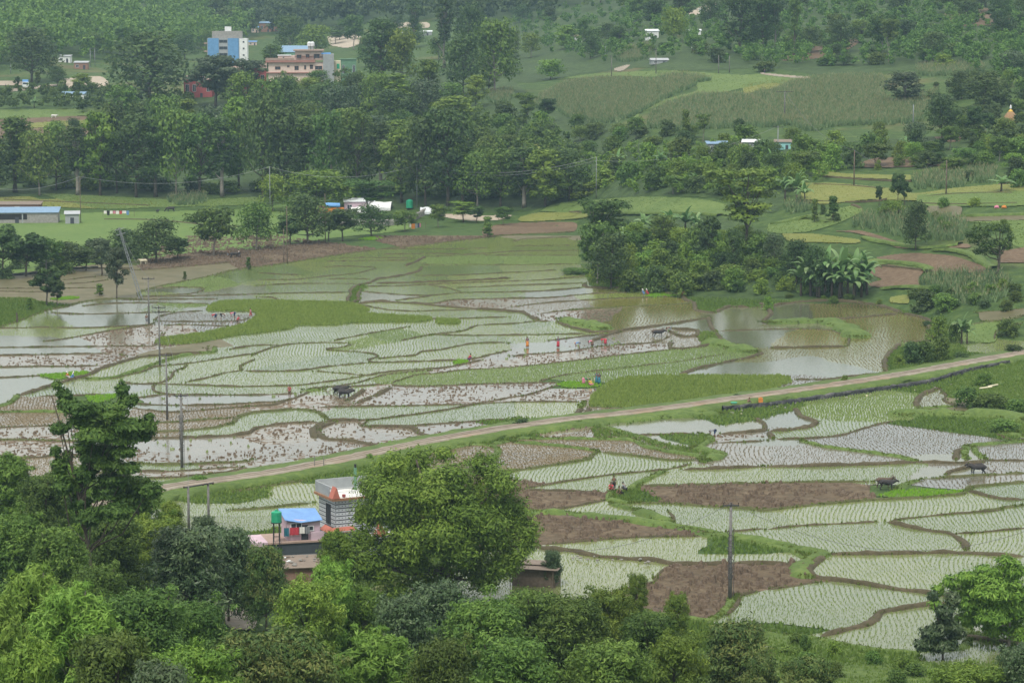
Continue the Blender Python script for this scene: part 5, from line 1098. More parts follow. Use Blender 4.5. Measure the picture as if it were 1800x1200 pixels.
for k, a in {
 'a': (262, 487, 570, 'grey concrete pole with crossarm nearest the leaning pole', 'T', 1.1), 'b': (281, 537, 644, 'concrete pole with crossarm and dark box at the tip of the tall rice', 'TT', 1.0),
 'c': (294, 620, 738, 'concrete pole with crossarm standing between two flooded strips', 'T', .8), 'd': (320, 690, 822, 'concrete pole wound with loops of black cable, nearest of the row beside the road', 'C', .85),
 'e': (1283, 880, 1055, 'tall concrete pole with crossarm at the foot of the ploughed field, right foreground', 'C', .75), 'f': (1379, 160, 208, 'dark pole with wide crossarm in the maize field', 'T', 2.4),
 'g': (1663, 282, 342, 'brown wooden pole on the right terraces', 'N', .8, 'wood'), 'h': (1501, 264, 328, 'brown wooden pole left of the twin terrace trees', 'N', .8, 'wood'),
 'i': (1367, 222, 283, 'pale pole in front of the turquoise hut', 'T', 1.2, 'steel'), 'j': (1605, 184, 220, 'short pale pole beside the yellow-tipped dark tree', 'N', .8, 'steel'),
 'k': (475, 293, 380, 'tall thin steel pole behind the roadside trees, left of the small pink house', 'N', .8, 'steel'), 'l': (733, 290, 366, 'tall steel pole beside the green tank', 'N', .8, 'steel'),
 'm': (1048, 276, 349, 'tall pale pole behind the flat-topped tree', 'N', .8, 'steel'), 'n': (142, 310, 392, 'thin wooden pole beside the little tin hut', 'N', .8, 'wood'),
 'o': (1075, 98, 135, 'dark pole left above the upper maize', 'T', 1.0), 'p': (1153, 86, 130, 'dark pole in the middle above the upper maize', 'T', 1.0), 'q': (1263, 98, 130, 'left of two dark poles above the large maize field', 'N', .8), 'r': (1282, 98, 128, 'right of two dark poles above the large maize field', 'N', .8),
 's': (1064, 82, 106, 'pale pole below the far white house', 'N', .8, 'steel'), 't': (572, 340, 428, 'straight dark pole in the roadside trees in front of the lorry', 'N', .8, 'wood'),
 'u': (505, 362, 464, 'taller of two bare wooden poles on the brown strip', 'N', .8, 'wood'), 'v': (499, 402, 464, 'shorter of two bare wooden poles on the brown strip', 'N', .8, 'wood'),
 'w': (19, 100, 130, 'thin pale pole at the far left by the brown bank', 'N', .8, 'steel'), 'x': (297, 38, 70, 'thin pale pole before the far left wood', 'N', .8, 'steel'), 'y': (622, 118, 135, 'short pale pole beside the green building', 'N', .5, 'steel')}.items():
    PT[k] = pole(*a[:3], a[3], a[4], a[5], a[6] if len(a) > 6 else 'conc', r=.2 if k in 'def' else (.11 if k in 'klmnuvt' else .16))
PT['z'] = pole(248, 527, 527 + 0.01, 'x', 'N') if 0 else None
g = G1(249, 527); hh = 127 / pxm(249, 527)
t = thing('lattice_pole', 'grey lattice pole leaning left over the flooded fields', 'power pole', (g.x, g.y, g.z - .2)); t.rotation_euler = (0, -math.atan(37 / 127), 0); hh *= 1.06
m = MB()
for sx in (-1, 1):
    for sy in (-1, 1): m.tube([(sx * .30, sy * .2, 0), (sx * .12, sy * .1, hh)], [.06, .045], 4)
for q in range(22):
    z0, z1 = hh * q / 22, hh * (q + 1) / 22; w0, w1 = .30 - .18 * q / 22, .30 - .18 * (q + 1) / 22; s_ = 1 if q % 2 else -1
    m.tube([(-s_ * w0, -.2, z0), (s_ * w1, -.2, z1)], .03, 4); m.tube([(-s_ * w0, .2, z0), (s_ * w1, .2, z1)], .03, 4)
m.build('lattice_shaft', M['steel'], t)
for z in (hh - .3, hh - 1.3): MB().box(-.9, .9, -.07, .07, z - .06, z + .06).build('crossarm', M['steel'], t)
lean_top = (g.x - math.sin(.283) * hh, g.y, g.z + math.cos(.283) * hh)
def hframe(u1, v1, u2, v2, vt, label, wpx, mat='conc'):
    a, b = G1(u1, v1), G1(u2, v2); s = pxm(u1, v1); h = (v1 - vt) / s; t = thing('pole_pair', label, 'power pole', (a.x, a.y, a.z - .1)); b = b - a; h2 = h - b.z
    MB().tube([(0, 0, -.3), (0, 0, h)], [.15, .12], 8).build('shaft', M[mat], t, True); MB().tube([(b.x, b.y, b.z - .3), (b.x, b.y, h)], [.15, .12], 8).build('shaft', M[mat], t, True)
    d = b.normalized(); e0 = -d * .35; e1 = b + d * .7; MB().tube([(e0.x, e0.y, h - .1), (e1.x, e1.y, h - .0)], .09, 6).build('crossbar', M['iron'], t)
    for f in (-.2, .75, .98, 1.25) if wpx else ():
        p = b * f; MB().lathe([(.05, -.12), (.13, -.08), (.06, 0), (.14, .05), (.05, .1)], (p.x, p.y - .05, h - .05), 8).build('insulator', M['cer'], t, True)
    return a.x, a.y, a.z + h
hf = hframe(332, 935, 367, 930, 851, 'pair of concrete posts joined by a bar with round insulators, below the dirt road', 1)
hframe(159, 118, 167, 117, 85, 'pale goalpost-like pair of poles by the brick hut, far left', 0, 'steel')
def cable(label, pts, sag, r=.03, mat='wire'):
    mb = MB()
    for a, b in zip(pts, pts[1:]):
        a, b = Vector(a), Vector(b); q = []
        for i in range(15):
            f = i / 14; p = a.lerp(b, f); p.z -= sag * 4 * f * (1 - f); q.append(p)
        mb.tube(q, r, 4)
    tag(mb.build('power_line', M[mat]), label, 'power line')
o_ = lambda p, x, z=0: (p[0] + x, p[1], p[2] + z)
cable('upper wires along the pole row beside the fields', [o_(PT[k], .8) for k in 'abcd'] + [hf], 1.2, .022)
cable('lower wires along the pole row beside the fields', [o_(PT[k], -.8) for k in 'abcd'], 1.3, .022)
gl = G1(-60, 345); far = (gl.x, gl.y, gl.z + 4.5)
cable('long pale wire strung across the valley before the tree belt', [far, PT['n'], PT['k'], PT['l'], PT['m']], 3.0, .042, 'palewire')
cable('second pale wire from the steel pole to the slope pole', [o_(PT['l'], 0, -.6), o_(PT['m'], 0, -.8), PT['i']], 3.0, .03, 'palewire')
cable('wire from the terrace pole up to the maize pole', [PT['g'], PT['h'], PT['f']], 3.0, .035, 'wire')
ge = G1(1830, 1010); cable('two dark wires running right from the tall foreground pole', [PT['e'], (ge.x, ge.y, ge.z + 5)], 3.5, .02)
ge = G1(820, 1000); cable('thin wires running left from the tall foreground pole towards the trees', [PT['e'], (ge.x, ge.y, ge.z + 3.5)], 3.0, .02)
cable('wire from the leaning pole to the first concrete pole', [lean_top, PT['a']], 1.0, .025)

# ---------------------------------------------------------------- buildings
def paint(name, c, r=.75, v=.12, sc=1.2): M[name] = plain(name, c, r, v, sc)
for nm, c in dict(pinkwall=(.50, .38, .44), bluewall=(.12, .27, .48), whitewall=(.66, .68, .68), greywall=(.30, .32, .33), blackwall=(.055, .065, .075), bluetin=(.16, .30, .58), whitetin=(.62, .66, .68), greytin=(.36, .38, .40), paleblue=(.18, .28, .40),
                  rusttin=(.20, .16, .13), greentank=(.02, .30, .16), blacktank=(.03, .035, .045), silver=(.6, .62, .64), glass=(.03, .04, .05), door=(.05, .055, .07), redtile=(.42, .14, .10), orange=(.30, .16, .09), red=(.32, .08, .08), brickc=(.26, .15, .11),
                  peach=(.60, .48, .42), maroon=(.34, .17, .14), greenwall=(.12, .24, .15), turq=(.28, .55, .55), redwall=(.42, .10, .10), terracotta=(.33, .24, .20), tarp=(.70, .72, .72), bluetarp=(.14, .32, .62), floorw=(.62, .62, .60), cream=(.6, .55, .4), black=(.02, .02, .022),
                  yellow=(.7, .5, .06), purple=(.10, .06, .14), skin=(.22, .12, .08), hair=(.015, .012, .012), navy=(.03, .05, .12), cloth_white=(.68, .66, .64), cloth_blue=(.12, .24, .45), cloth_red=(.45, .05, .07), cloth_pink=(.55, .20, .28), cloth_green=(.06, .22, .10), cloth_brown=(.16, .10, .07), cloth_yellow=(.65, .42, .08),
                  cloth_teal=(.03, .16, .22), cloth_orange=(.55, .20, .04), cloth_olive=(.13, .13, .07), cloth_grey=(.22, .23, .25), hide=(.035, .032, .033), hidebrown=(.10, .075, .055), horn=(.10, .09, .08)).items(): paint(nm, c)
M['greentank'].node_tree.nodes['Principled BSDF'].inputs['Roughness'].default_value = .4
def brickmat(name, a, b, mort, sc=4.0):
    m, nt, p = newmat(name); tc = nt.nodes.new('ShaderNodeTexCoord'); mp = nt.nodes.new('ShaderNodeMapping'); mp.inputs['Rotation'].default_value = (math.pi / 2, 0, 0)
    br = nt.nodes.new('ShaderNodeTexBrick'); br.inputs['Color1'].default_value = (*a, 1); br.inputs['Color2'].default_value = (*b, 1); br.inputs['Mortar'].default_value = (*mort, 1)
    br.inputs['Scale'].default_value = sc; br.inputs['Mortar Size'].default_value = .02; nt.links.new(tc.outputs['Object'], mp.inputs[0]); nt.links.new(mp.outputs[0], br.inputs[0])
    nt.links.new(mixc(nt, mrange(nt, noise(nt, 1.5, 5), .35, .65, 0, .5), br.outputs[0], tuple(x * .55 for x in a)), p.inputs['Base Color']); p.inputs['Roughness'].default_value = .9; M[name] = m
brickmat('brick', (.26, .14, .10), (.32, .19, .14), (.22, .2, .18)); brickmat('block', (.30, .29, .27), (.36, .35, .33), (.2, .2, .19), 2.5)
def tilewall():
    m, nt, p = newmat('striped_tile'); tc = nt.nodes.new('ShaderNodeTexCoord'); sp = nt.nodes.new('ShaderNodeSeparateXYZ'); nt.links.new(tc.outputs['Object'], sp.inputs[0])
    def mth(op, a, b=None):
        n = nt.nodes.new('ShaderNodeMath'); n.operation = op
        for i, x in enumerate((a, b)):
            if x is None: continue
            if isinstance(x, (int, float)): n.inputs[i].default_value = x
            else: nt.links.new(x, n.inputs[i])
        return n.outputs[0]
    z = mth('FRACT', mth('MULTIPLY', sp.outputs[2], 1 / .40)); line = mth('LESS_THAN', z, .26)
    xy = mth('ADD', sp.outputs[0], sp.outputs[1]); d1 = mth('LESS_THAN', mth('FRACT', mth('MULTIPLY', xy, 1 / .36)), .28); d2 = mth('LESS_THAN', mth('ABSOLUTE', mth('SUBTRACT', z, .64)), .11)
    k = mth('MAXIMUM', line, mth('MULTIPLY', d1, d2)); nt.links.new(mixc(nt, k, (.50, .53, .56), (.045, .05, .075)), p.inputs['Base Color']); p.inputs['Roughness'].default_value = .35; M['striped'] = m
tilewall()
def at(name, u, vb, label, cat, rz=0, dz=0.0):
    g = G1(u, vb); return thing(name, label, cat, (g.x, g.y, g.z + dz), rz)
def win(t, x, z, w, h, y=-.0, mat='glass', frame='whitewall', face='y', sgn=-1):
    """window on the front (face y) or side (face x) wall plane at coordinate y; frame ring with a pane set back"""
    f = MB(); e = .07
    def bx(mb, a0, a1, z0, z1, d0, d1):
        if face == 'y': mb.box(a0, a1, min(y + sgn * d0, y + sgn * d1), max(y + sgn * d0, y + sgn * d1), z0, z1)
        else: mb.box(min(y + sgn * d0, y + sgn * d1), max(y + sgn * d0, y + sgn * d1), a0, a1, z0, z1)
    bx(f, x - e, x, z - e, z + h + e, 0, .06); bx(f, x + w, x + w + e, z - e, z + h + e, 0, .06); bx(f, x, x + w, z - e, z, 0, .06); bx(f, x, x + w, z + h, z + h + e, 0, .06)
    if w > .8: bx(f, x + w / 2 - .025, x + w / 2 + .025, z, z + h, .012, .05)
    fo = f.build('window', M[frame], t); g_ = MB(); bx(g_, x, x + w, z, z + h, .003, .012); g_.build('pane', M[mat], fo)
def door(t, x, w, h, y, mat='door', z=0):
    d = MB().box(x, x + w, y - .05, y - .003, z, z + h).build('door', M[mat], t); MB().box(x + w * .82, x + w * .88, y - .09, y - .05, z + h * .45, z + h * .52).build('handle', M['iron'], d)

# the striped tile house
t = at('tiled_house', 590, 986, 'two-storey house clad in black and white striped tiles with roof terrace', 'house', math.radians(27))
t.location.z -= .3; L1, L2 = 6.6, 4.2
MB().box(0, L1, 0, L2, 0, 3.3).box(0, L1, 0, L2, 3.42, 6.55).build('wall', M['striped'], t)
MB().box(-.5, L1 + .3, -.6, L2 + .3, 3.303, 3.417).build('floor_slab', M['greywall'], t); MB().box(-.3, L1 + .3, -.3, L2 + .3, 6.553, 6.72).build('roof_slab', M['floorw'], t)
e = MB()
for i in range(26): e.box(-.42 + i * .29, -.42 + i * .29 + .26, -.46, -.302, 6.50, 6.74)
for i in range(17): e.box(-.46, -.302, -.28 + i * .28, -.28 + i * .28 + .25, 6.50, 6.74)
e.build('eave_tiles', M['orange'], t)
e = MB(); e.add([(-.9, -.62, 3.30), (2.0, -.62, 3.30), (2.0, -.02, 3.75), (-.3, -.02, 3.75)], [(0, 1, 2, 3)]).add([(-.9, -.62, 3.30), (-.3, -.02, 3.75), (-.3, 2.0, 3.75), (-.9, 2.0, 3.30)], [(0, 1, 2, 3)]).build('tiled_canopy', M['redtile'], t)
e = MB(); e.box(-.28, L1 + .28, L2 + .12, L2 + .27, 6.723, 7.9).box(-.28, -.13, .9, L2 + .117, 6.723, 7.8).build('parapet', M['greywall'], t)
e = MB()
for i in range(5): e.tube([(.2 + i * 1.55, -.2, 6.72), (.2 + i * 1.55, -.2, 7.75)], .035, 5)
for z in (7.75, 7.35): e.tube([(.2, -.2, z), (6.6, -.2, z)], .03, 5); e.tube([(.2, -.2, z), (-.2, .9, z)], .03, 5)
e.build('steel_railing', M['silver'], t)
e = MB().add([(-.5, -.5, 6.75), (.35, -.5, 6.75), (-.05, -.5, 7.9), (-.5, .5, 6.75), (.35, .5, 6.75), (-.05, .5, 7.9)], [(0, 1, 2), (3, 5, 4), (0, 2, 5, 3), (1, 4, 5, 2)]); e.build('corner_gable', M['redtile'], t)
MB().tube([(3.7, 3.4, 6.7), (3.7, 3.4, 9.0)], .16, 10).build('vent_pipe', M['greenwall'], t); MB().tube([(3.7, 3.4, 9.0), (3.7, 3.4, 9.35)], .12, 8).build('pipe_top', M['black'], t)
MB().lathe([(.1, 0), (.2, .12), (.18, .3)], (1.0, .1, 6.72), 10).build('flower_pot', M['red'], t)
win(t, 1.2, 3.9, 1.0, 1.9, 0, face='x', frame='iron'); win(t, 2.2, 4.2, 1.3, 1.4, 0, frame='iron'); win(t, 1.4, 1.0, 1.2, 1.4, 0, frame='iron'); win(t, 1.3, 1.0, 1.2, 1.4, 0, face='x', frame='iron')
# porch roof with small gable and railing, right of the house front
t2 = MB(); MB().box(2.2, 6.2, -3.4, -.62, 2.95, 3.12).build('porch_slab', M['floorw'], t)
for x in (2.4, 6.0): t2.box(x - .12, x + .12, -3.3, -3.06, 0, 2.947)
t2.build('porch_column', M['striped'], t)
e = MB()
for i in range(6): e.tube([(2.3 + i * .76, -3.3, 3.12), (2.3 + i * .76, -3.3, 3.9)], .03, 5)
e.tube([(2.3, -3.3, 3.9), (6.1, -3.3, 3.9)], .03, 5); e.build('porch_railing', M['silver'], t)
MB().add([(3.0, -3.5, 3.15), (4.1, -3.5, 3.15), (3.55, -3.5, 4.4), (3.0, -2.6, 3.15), (4.1, -2.6, 3.15), (3.55, -2.6, 4.4)], [(0, 1, 2), (3, 5, 4), (0, 2, 5, 3), (1, 4, 5, 2)]).build('porch_gable', M['redtile'], t)
# the pink house on a dark base
t = at('pink_house', 474, 1004, 'small pink rooftop house with sloping blue roof on a black-walled base', 'house', math.radians(16)); t.location.z -= .3
MB().box(0, 5.6, 0, 4.4, 0, 3.0).build('base_wall', M['blackwall'], t); MB().box(-.12, 5.72, -.12, 4.5, 3.003, 3.17).build('roof_slab', M['terracotta'], t); MB().box(.3, 5.3, -.02, -.004, 1.75, 1.85).build('water_pipe', M['steel'], t)
MB().box(1.9, 5.2, .5, 3.6, 3.173, 5.0).build('wall', M['pinkwall'], t)
MB().add([(1.9, .5, 5.003), (5.2, .5, 5.003), (5.2, 3.6, 5.003), (1.9, 3.6, 5.003), (1.9, 3.6, 5.55), (1.9, .9, 5.3)], [(0, 5, 4, 3), (0, 1, 5), (3, 4, 2)]).build('gable', M['pinkwall'], t)
MB().add([(1.65, .3, 5.25), (3.2, .2, 4.95), (5.4, .2, 5.1), (5.4, 3.8, 5.6), (1.65, 3.8, 5.75), (1.65, .3, 5.31), (3.2, .2, 5.01), (5.4, .2, 5.16), (5.4, 3.8, 5.66), (1.65, 3.8, 5.81)], [(4, 3, 2, 1, 0), (5, 6, 7, 8, 9), (0, 1, 6, 5), (1, 2, 7, 6), (2, 3, 8, 7), (3, 4, 9, 8), (4, 0, 5, 9)]).build('roof', M['bluetin'], t)
win(t, 2.3, 3.95, 1.0, .9, .5); win(t, 4.0, 4.1, .5, .4, .5); door(t, 3.3, .7, 1.5, .5, z=3.173)
MB().box(-1.6, -.1, .1, 4.2, 2.3, 3.2).build('side_parapet', M['pinkwall'], t); MB().box(-1.6, -.12, .1, 4.2, 0, 2.297).build('side_wall', M['greywall'], t); MB().box(5.28, 5.40, -.30, -.18, -.6, 3.3).build('red_post', M['terracotta'], t)
MB().box(4.2, 5.55, .05, .2, 3.173, 4.0).build('terrace_parapet', M['pinkwall'], t)
for mt, x0, x1, z0 in (('cloth_red', 2.1, 3.0, 3.8), ('cloth_white', 3.05, 3.6, 3.9), ('cloth_grey', 3.65, 4.1, 3.85), ('cloth_teal', 1.5, 2.0, 3.7)):
    q = MB(); n = 6; vs = [(x0 + (x1 - x0) * i / n, .12 + .05 * math.sin(i * 2.1), z) for z in (z0, 4.55) for i in range(n + 1)]; q.add(vs, [(i, i + 1, n + 2 + i, n + 1 + i) for i in range(n)]); o = q.build('hanging_cloth', M[mt]); o.location = t.matrix_basis @ Vector((0, 0, 0)); o.rotation_euler = t.rotation_euler
    o.location = (t.location.x, t.location.y, t.location.z); tag(o, {'cloth_red': 'red cloth', 'cloth_white': 'white shirt', 'cloth_grey': 'grey cloth', 'cloth_teal': 'teal cloth'}[mt] + ' hanging on the line before the pink rooftop house', 'laundry', 'laundry on the pink house roof')
def tank(name, u, vb, label, mat, r, h, stand=0):
    g = G1(u, vb); t = thing(name, label, 'water tank', tuple(g))
    pr = [(r * .96, 0), (r, .06)] 
    for i in range(7): z = h * (.08 + i * .115); pr += [(r, z), (r * .97, z + h * .03), (r, z + h * .06)]
    pr += [(r * .98, h * .88), (r * .6, h * .97), (r * .3, h), (.02, h)]
    MB().lathe([(a, b + stand) for a, b in pr], n=18).build('tank_shell', M[mat], t, False); MB().lathe([(r * .3, 0), (r * .3, .09), (.02, .12)], (0, 0, stand + h), 12).build('lid', M[mat], t)
    if stand:
        m = MB()
        for a in range(4): x, y = r * .75 * math.cos(a * 1.57 + .78), r * .75 * math.sin(a * 1.57 + .78); m.tube([(x * 1.15, y * 1.15, 0), (x, y, stand)], .05, 5)
        for z in (.35, .7): m.tube([(r * .8 * math.cos(a * 1.57 + .78), r * .8 * math.sin(a * 1.57 + .78), stand * z) for a in range(5)], .03, 4)
        m.box(-r, r, -r, r, stand - .06, stand - .003); m.build('stand', M['iron'], t)
    return t
tt = tank('water_tank', 487, 1003, 'green ribbed tank raised on a metal stand above the pink house terrace', 'greentank', .52, 1.15, 4.9)
tank('water_tank', 720, 368, 'green water tank beside the steel pole near the small pink house', 'greentank', .95, 2.2, .4); tank('water_tank', 742, 373, 'black water tank right of the green one', 'blacktank', .7, 1.4)
# brick shed in front with stones on its tin roof
t = at('brick_shed', 497, 1034, 'brick shed with rusty tin roof weighed down by stones, below the pink house', 'shed', math.radians(8)); t.location.z -= .2
MB().box(0, 4.6, 0, 3, 0, 2.2).build('wall', M['brick'], t); MB().add([(-.3, -.3, 2.15), (4.9, -.3, 2.2), (4.9, 3.2, 2.7), (-.3, 3.2, 2.65), (-.3, -.3, 2.21), (4.9, -.3, 2.26), (4.9, 3.2, 2.76), (-.3, 3.2, 2.71)], [(3, 2, 1, 0), (4, 5, 6, 7), (0, 1, 5, 4), (1, 2, 6, 5), (2, 3, 7, 6), (3, 0, 4, 7)]).build('tin_roof', M['rusttin'], t)
rt = t.location; M['stone'] = soil('stone', (.16, .15, .14), (.30, .29, .27), (.5, .48, .45), 2)
def stones(n, fn, name, label, group, cat='stone', mats=('stone',), r=(.15, .3)):
    src = []
    for q in range(5): 
        m = MB().blob((0, 0, .5), (1, .8, .6), 40 + q, 7, 5, .22); o = m.build(name, M[mats[q % len(mats)]]); src.append(o)
    for i in range(n):
        p = fn(i); o = src[i] if i < 5 else dup(src[i % 5], kids=False); s = R.uniform(*r); o.location = p; o.scale = (s, s * R.uniform(.7, 1), s * R.uniform(.6, .9)); o.rotation_euler = (0, 0, R.uniform(0, 6)); tag(o, label, cat, group)
cs, sn = math.cos(math.radians(8)), math.sin(math.radians(8))
def rp(i): x, y = R.uniform(0, 4.5), R.uniform(.3, 2.8); return (rt.x + x * cs - y * sn, rt.y + x * sn + y * cs, rt.z + 2.25 + y * .145)
stones(26, rp, 'roof_stone', 'stone lying on the tin roof of the brick shed', 'stones on the brick shed roof', mats=('stone', 'rusttin', 'stone', 'whitetin', 'stone'))
t = at('tin_shed', 900, 1030, 'low grey shed with patched tin roof behind the foreground trees', 'shed', math.radians(-14)); MB().box(0, 4.2, 0, 2.6, 0, 1.8).build('wall', M['wood'], t)
MB().box(-.3, 4.6, -.5, 1.2, 1.85, 1.9).box(.4, 4.0, 1.0, 3.0, 2.0, 2.05).build('tin_roof', M['rusttin'], t); MB().tube([(4.1, -.3, 0), (4.1, -.3, 1.85)], .05, 5).tube([(-.1, -.3, 0), (-.1, -.3, 1.85)], .05, 5).build('post', M['wood'], t)
# generic far and mid buildings
def hut(name, u, vb, wpx, hpx, label, wall, roof, rz=0, dep=.6, cat='house', slope='mono', wins=2, doors=1, ov=.3, rh=.12):
    s = pxm(u, vb); w, h = wpx / s, hpx / s; d = w * dep; t = at(name, u, vb, label, cat, rz, -.3); h += .3; H1 = h * (1 - rh)
    MB().box(-w / 2, w / 2, 0, d, 0, H1).build('wall', M[wall], t)
    if slope == 'mono': r = MB().add([(-w / 2 - ov, -ov, H1 + .003), (w / 2 + ov, -ov, H1 + .003), (w / 2 + ov, d + ov, h + .2), (-w / 2 - ov, d + ov, h + .2), (-w / 2 - ov, -ov, H1 + .1), (w / 2 + ov, -ov, H1 + .1), (w / 2 + ov, d + ov, h + .3), (-w / 2 - ov, d + ov, h + .3)], [(3, 2, 1, 0), (4, 5, 6, 7), (0, 1, 5, 4), (1, 2, 6, 5), (2, 3, 7, 6), (3, 0, 4, 7)])
    elif slope == 'gable': r = MB().add([(-w / 2 - ov, -ov, H1 + .003), (w / 2 + ov, -ov, H1 + .003), (w / 2 + ov, d / 2, h + .5), (-w / 2 - ov, d / 2, h + .5), (w / 2 + ov, d + ov, H1 + .003), (-w / 2 - ov, d + ov, H1 + .003)], [(0, 1, 2, 3), (3, 2, 4, 5), (0, 3, 5), (1, 4, 2)])
    else: r = MB().box(-w / 2 - ov, w / 2 + ov, -ov, d + ov, H1 + .003, H1 + .25)
    r.build('roof', M[roof], t)
    n = wins + doors
    for i in range(n):
        x = -w / 2 + w * (i + .5) / n; ww = min(1.2, w / n * .45)
        if i == n // 2 and doors: door(t, x - ww * .4, ww * .8, min(2, H1 * .7), 0)
        else: win(t, x - ww / 2, H1 * .38, ww, H1 * .36)
    return t, w, h, d
hut('small_house', 632, 373, 52, 21, 'small pink house with white roof behind the lorry', 'pinkwall', 'whitetin', math.radians(6), .5, wins=2)
t, w_, h_, d_ = hut('long_shed', 30, 393, 142, 24, 'long block-walled shed with pale blue tin roof at the left edge', 'block', 'paleblue', math.radians(5), .3, cat='shed', wins=0, doors=1, rh=.2)
MB().box(-w_ / 2 + .5, -w_ / 2 + 13, -.02, -.004, 1.3, h_ * .72).build('bay_shade_sheet', M['black'], t); MB().box(w_ * .06, w_ * .075, -.06, -.004, 0, h_ * .75).build('pillar', M['greywall'], t)  # black sheet on the wall stands in for the shade inside the bay
hut('old_shed', 30, 372, 80, 14, 'low old shed with flat rusty roof behind the long shed', 'brickc', 'rusttin', .05, .4, 'shed', wins=1, doors=0)
hut('tin_hut', 127, 394, 24, 20, 'little tin hut right of the long shed', 'greywall', 'greytin', .15, .8, 'hut', wins=0, doors=1)
# three-storey pale pink block
s = pxm(535, 147); t = at('apartment_block', 472, 147, 'pale pink three-storey block with grey concrete stair tower', 'building', math.radians(4)); k = 1 / s; W_ = 96 * k; fz = 19.5 * k
MB().box(0, W_, 0, 11, -2, fz * 2 - .6).box(17 * k, W_, 1.5, 11, fz * 2 + .4, fz * 2 + 9 * k).box(47 * k, W_, .6, 11, fz * 2 + 9.05 * k, fz * 3 - .5).build('wall', M['peach'], t)
MB().box(-.8, W_ - 5, -.7, 11.2, fz - .35, fz).box(-1, W_ - 3, -.9, 11.3, fz * 2 - .5, fz * 2 + .35).build('balcony_slab', M['maroon'], t); MB().box(44 * k, W_ + .4, -.4, 11.4, fz * 3 - .45, fz * 3 + .1).build('roof_slab', M['terracotta'], t)
MB().box(-1, 46 * k, -.95, -.8, fz * 2 + .36, fz * 2 + 1.2).box(W_ - 14 * k, W_ - .2, -.8, -.7, fz * 1 + .02, fz * 1 + .8).box(W_ - 14 * k, W_ - .2, -.8, -.7, fz * 2 + .36, fz * 2 + 1.1).build('parapet', M['terracotta'], t)
for x, z, w, h in ((12, 1.25, 9, 5), (33, 1.45, 4, 3), (46, 1.2, 7, 7), (63, 1.25, 3, 7), (73, 1.3, 5, 7), (82, 1.25, 12, 6), (80, .25, 10, 4), (30, .25, 9, 4), (50, 2.25, 8, 6), (66, 2.3, 6, 6), (80, 2.2, 10, 8)): win(t, x * k, z * fz, w * k, h * k, .6 if z > 2 else 0, frame='maroon')
win(t, 25 * k, fz * 2 + 4 * k, 3 * k, 3 * k, 1.5); MB().box(16 * k, 40 * k, 1.2, 8, fz * 2 + 9.1 * k, fz * 2 + 10.5 * k).build('annex_roof', M['whitetin'], t)
MB().box(W_ + .01, W_ + 19 * k, -1.5, 9, -2, fz * 2.62).build('stair_tower', M['greywall'], t); MB().box(W_ - 3 * k, W_ + 14 * k, 0, 6, fz * 2.62 + .01, fz * 2.62 + .5).build('tower_tarp', M['bluetarp'], t)
MB().box(W_ + 19.1 * k, W_ + 31 * k, 2, 10, -2, fz * 2).build('rear_wing', M['cream'], t); MB().box(W_ + 19 * k, W_ + 32 * k, 1.6, 10.3, fz * 1 - .2, fz * 1 + .1).build('wing_slab', M['terracotta'], t); MB().box(W_ + 24 * k, W_ + 29 * k, 1.9, 1.99, fz * 1.3, fz * 1.75).build('green_shutter', M['greentank'], t)
for i in (0, 1):
    c = thing('roof_tank', 'silver tank on the roof of the pale pink block, %s of two' % ('left', 'right')[i], 'water tank', t.matrix_basis @ Vector((72 * k + i * 5.5 * k, 4, fz * 3 + .1))); MB().tube([(0, 0, 0), (0, 0, 1.2)], .5, 8).build('stand', M['greywall'], c); MB().lathe([(.75, 1.2), (.8, 1.3), (.8, 2.5), (.5, 2.9), (.02, 3)], n=14).build('tank_shell', M['silver'], c)
hut('green_building', 613, 142, 27, 42, 'flat-roofed dark green building right of the pale pink block', 'greenwall', 'greenwall', .1, .8, 'building', 'flat', 2, 1)
# blue building
s = pxm(400, 128); k = 1 / s; t = at('blue_building', 365, 128, 'tall blue-clad building with white stairwell and unfinished concrete top', 'building', math.radians(3))
MB().box(0, 56 * k, 0, 12, -2, 60 * k).build('frame', M['greywall'], t); MB().box(2, 60 * k, 1, 11, 60.1 * k, 72 * k).build('concrete_top', M['block'], t); MB().box(1 * k, 20 * k, -.3, -.01, 5 * k, 60 * k).box(36 * k, 55 * k, -.3, -.01, 5 * k, 60 * k).build('blue_panel', M['bluewall'], t)
MB().box(56.1 * k, 70 * k, -.2, 10, -2, 59.5 * k).build('stairwell', M['whitewall'], t)
for i in range(5): win(t, 62 * k, (6 + i * 11.5) * k, 3 * k, 3 * k, -.2); win(t, 21 * k, (6 + i * 11.5) * k, 14 * k, 5 * k, 0, frame='greywall')
for i in range(4): MB().box(-6 * k, -.01, .5, 8, (8 + i * 14) * k, (10 + i * 14) * k).build('side_balcony', M['terracotta'], t)
MB().box(30 * k, 41 * k, 4, 7, 72.1 * k, 80 * k).build('roof_room', M['whitewall'], t)
M['redwall2'] = M['redwall']
t, w_, h_, d_ = hut('red_building', 437, 166, 62, 52, 'long red building with pale terracotta roof behind the sparse trees', 'redwall', 'terracotta', .08, .4, 'building', 'gable', 4, 1)
hut('red_house', 348, 172, 50, 36, 'pink-red house half hidden right of the very large dark tree', 'red', 'terracotta', -.1, .6, 'house', 'gable', 3, 1)
t, w_, h_, d_ = hut('terrace_house', 517, 110, 48, 28, 'dark house with pale blue lean-to roof and red railing behind the pale pink block', 'greenwall', 'paleblue', -.08, .5, 'house', 'mono', 3, 0, rh=.35); MB().box(-w_ / 2 - 1, w_ / 2 + .5, -.9, -.8, h_ * .25, h_ * .36).build('red_railing', M['redwall'], t)
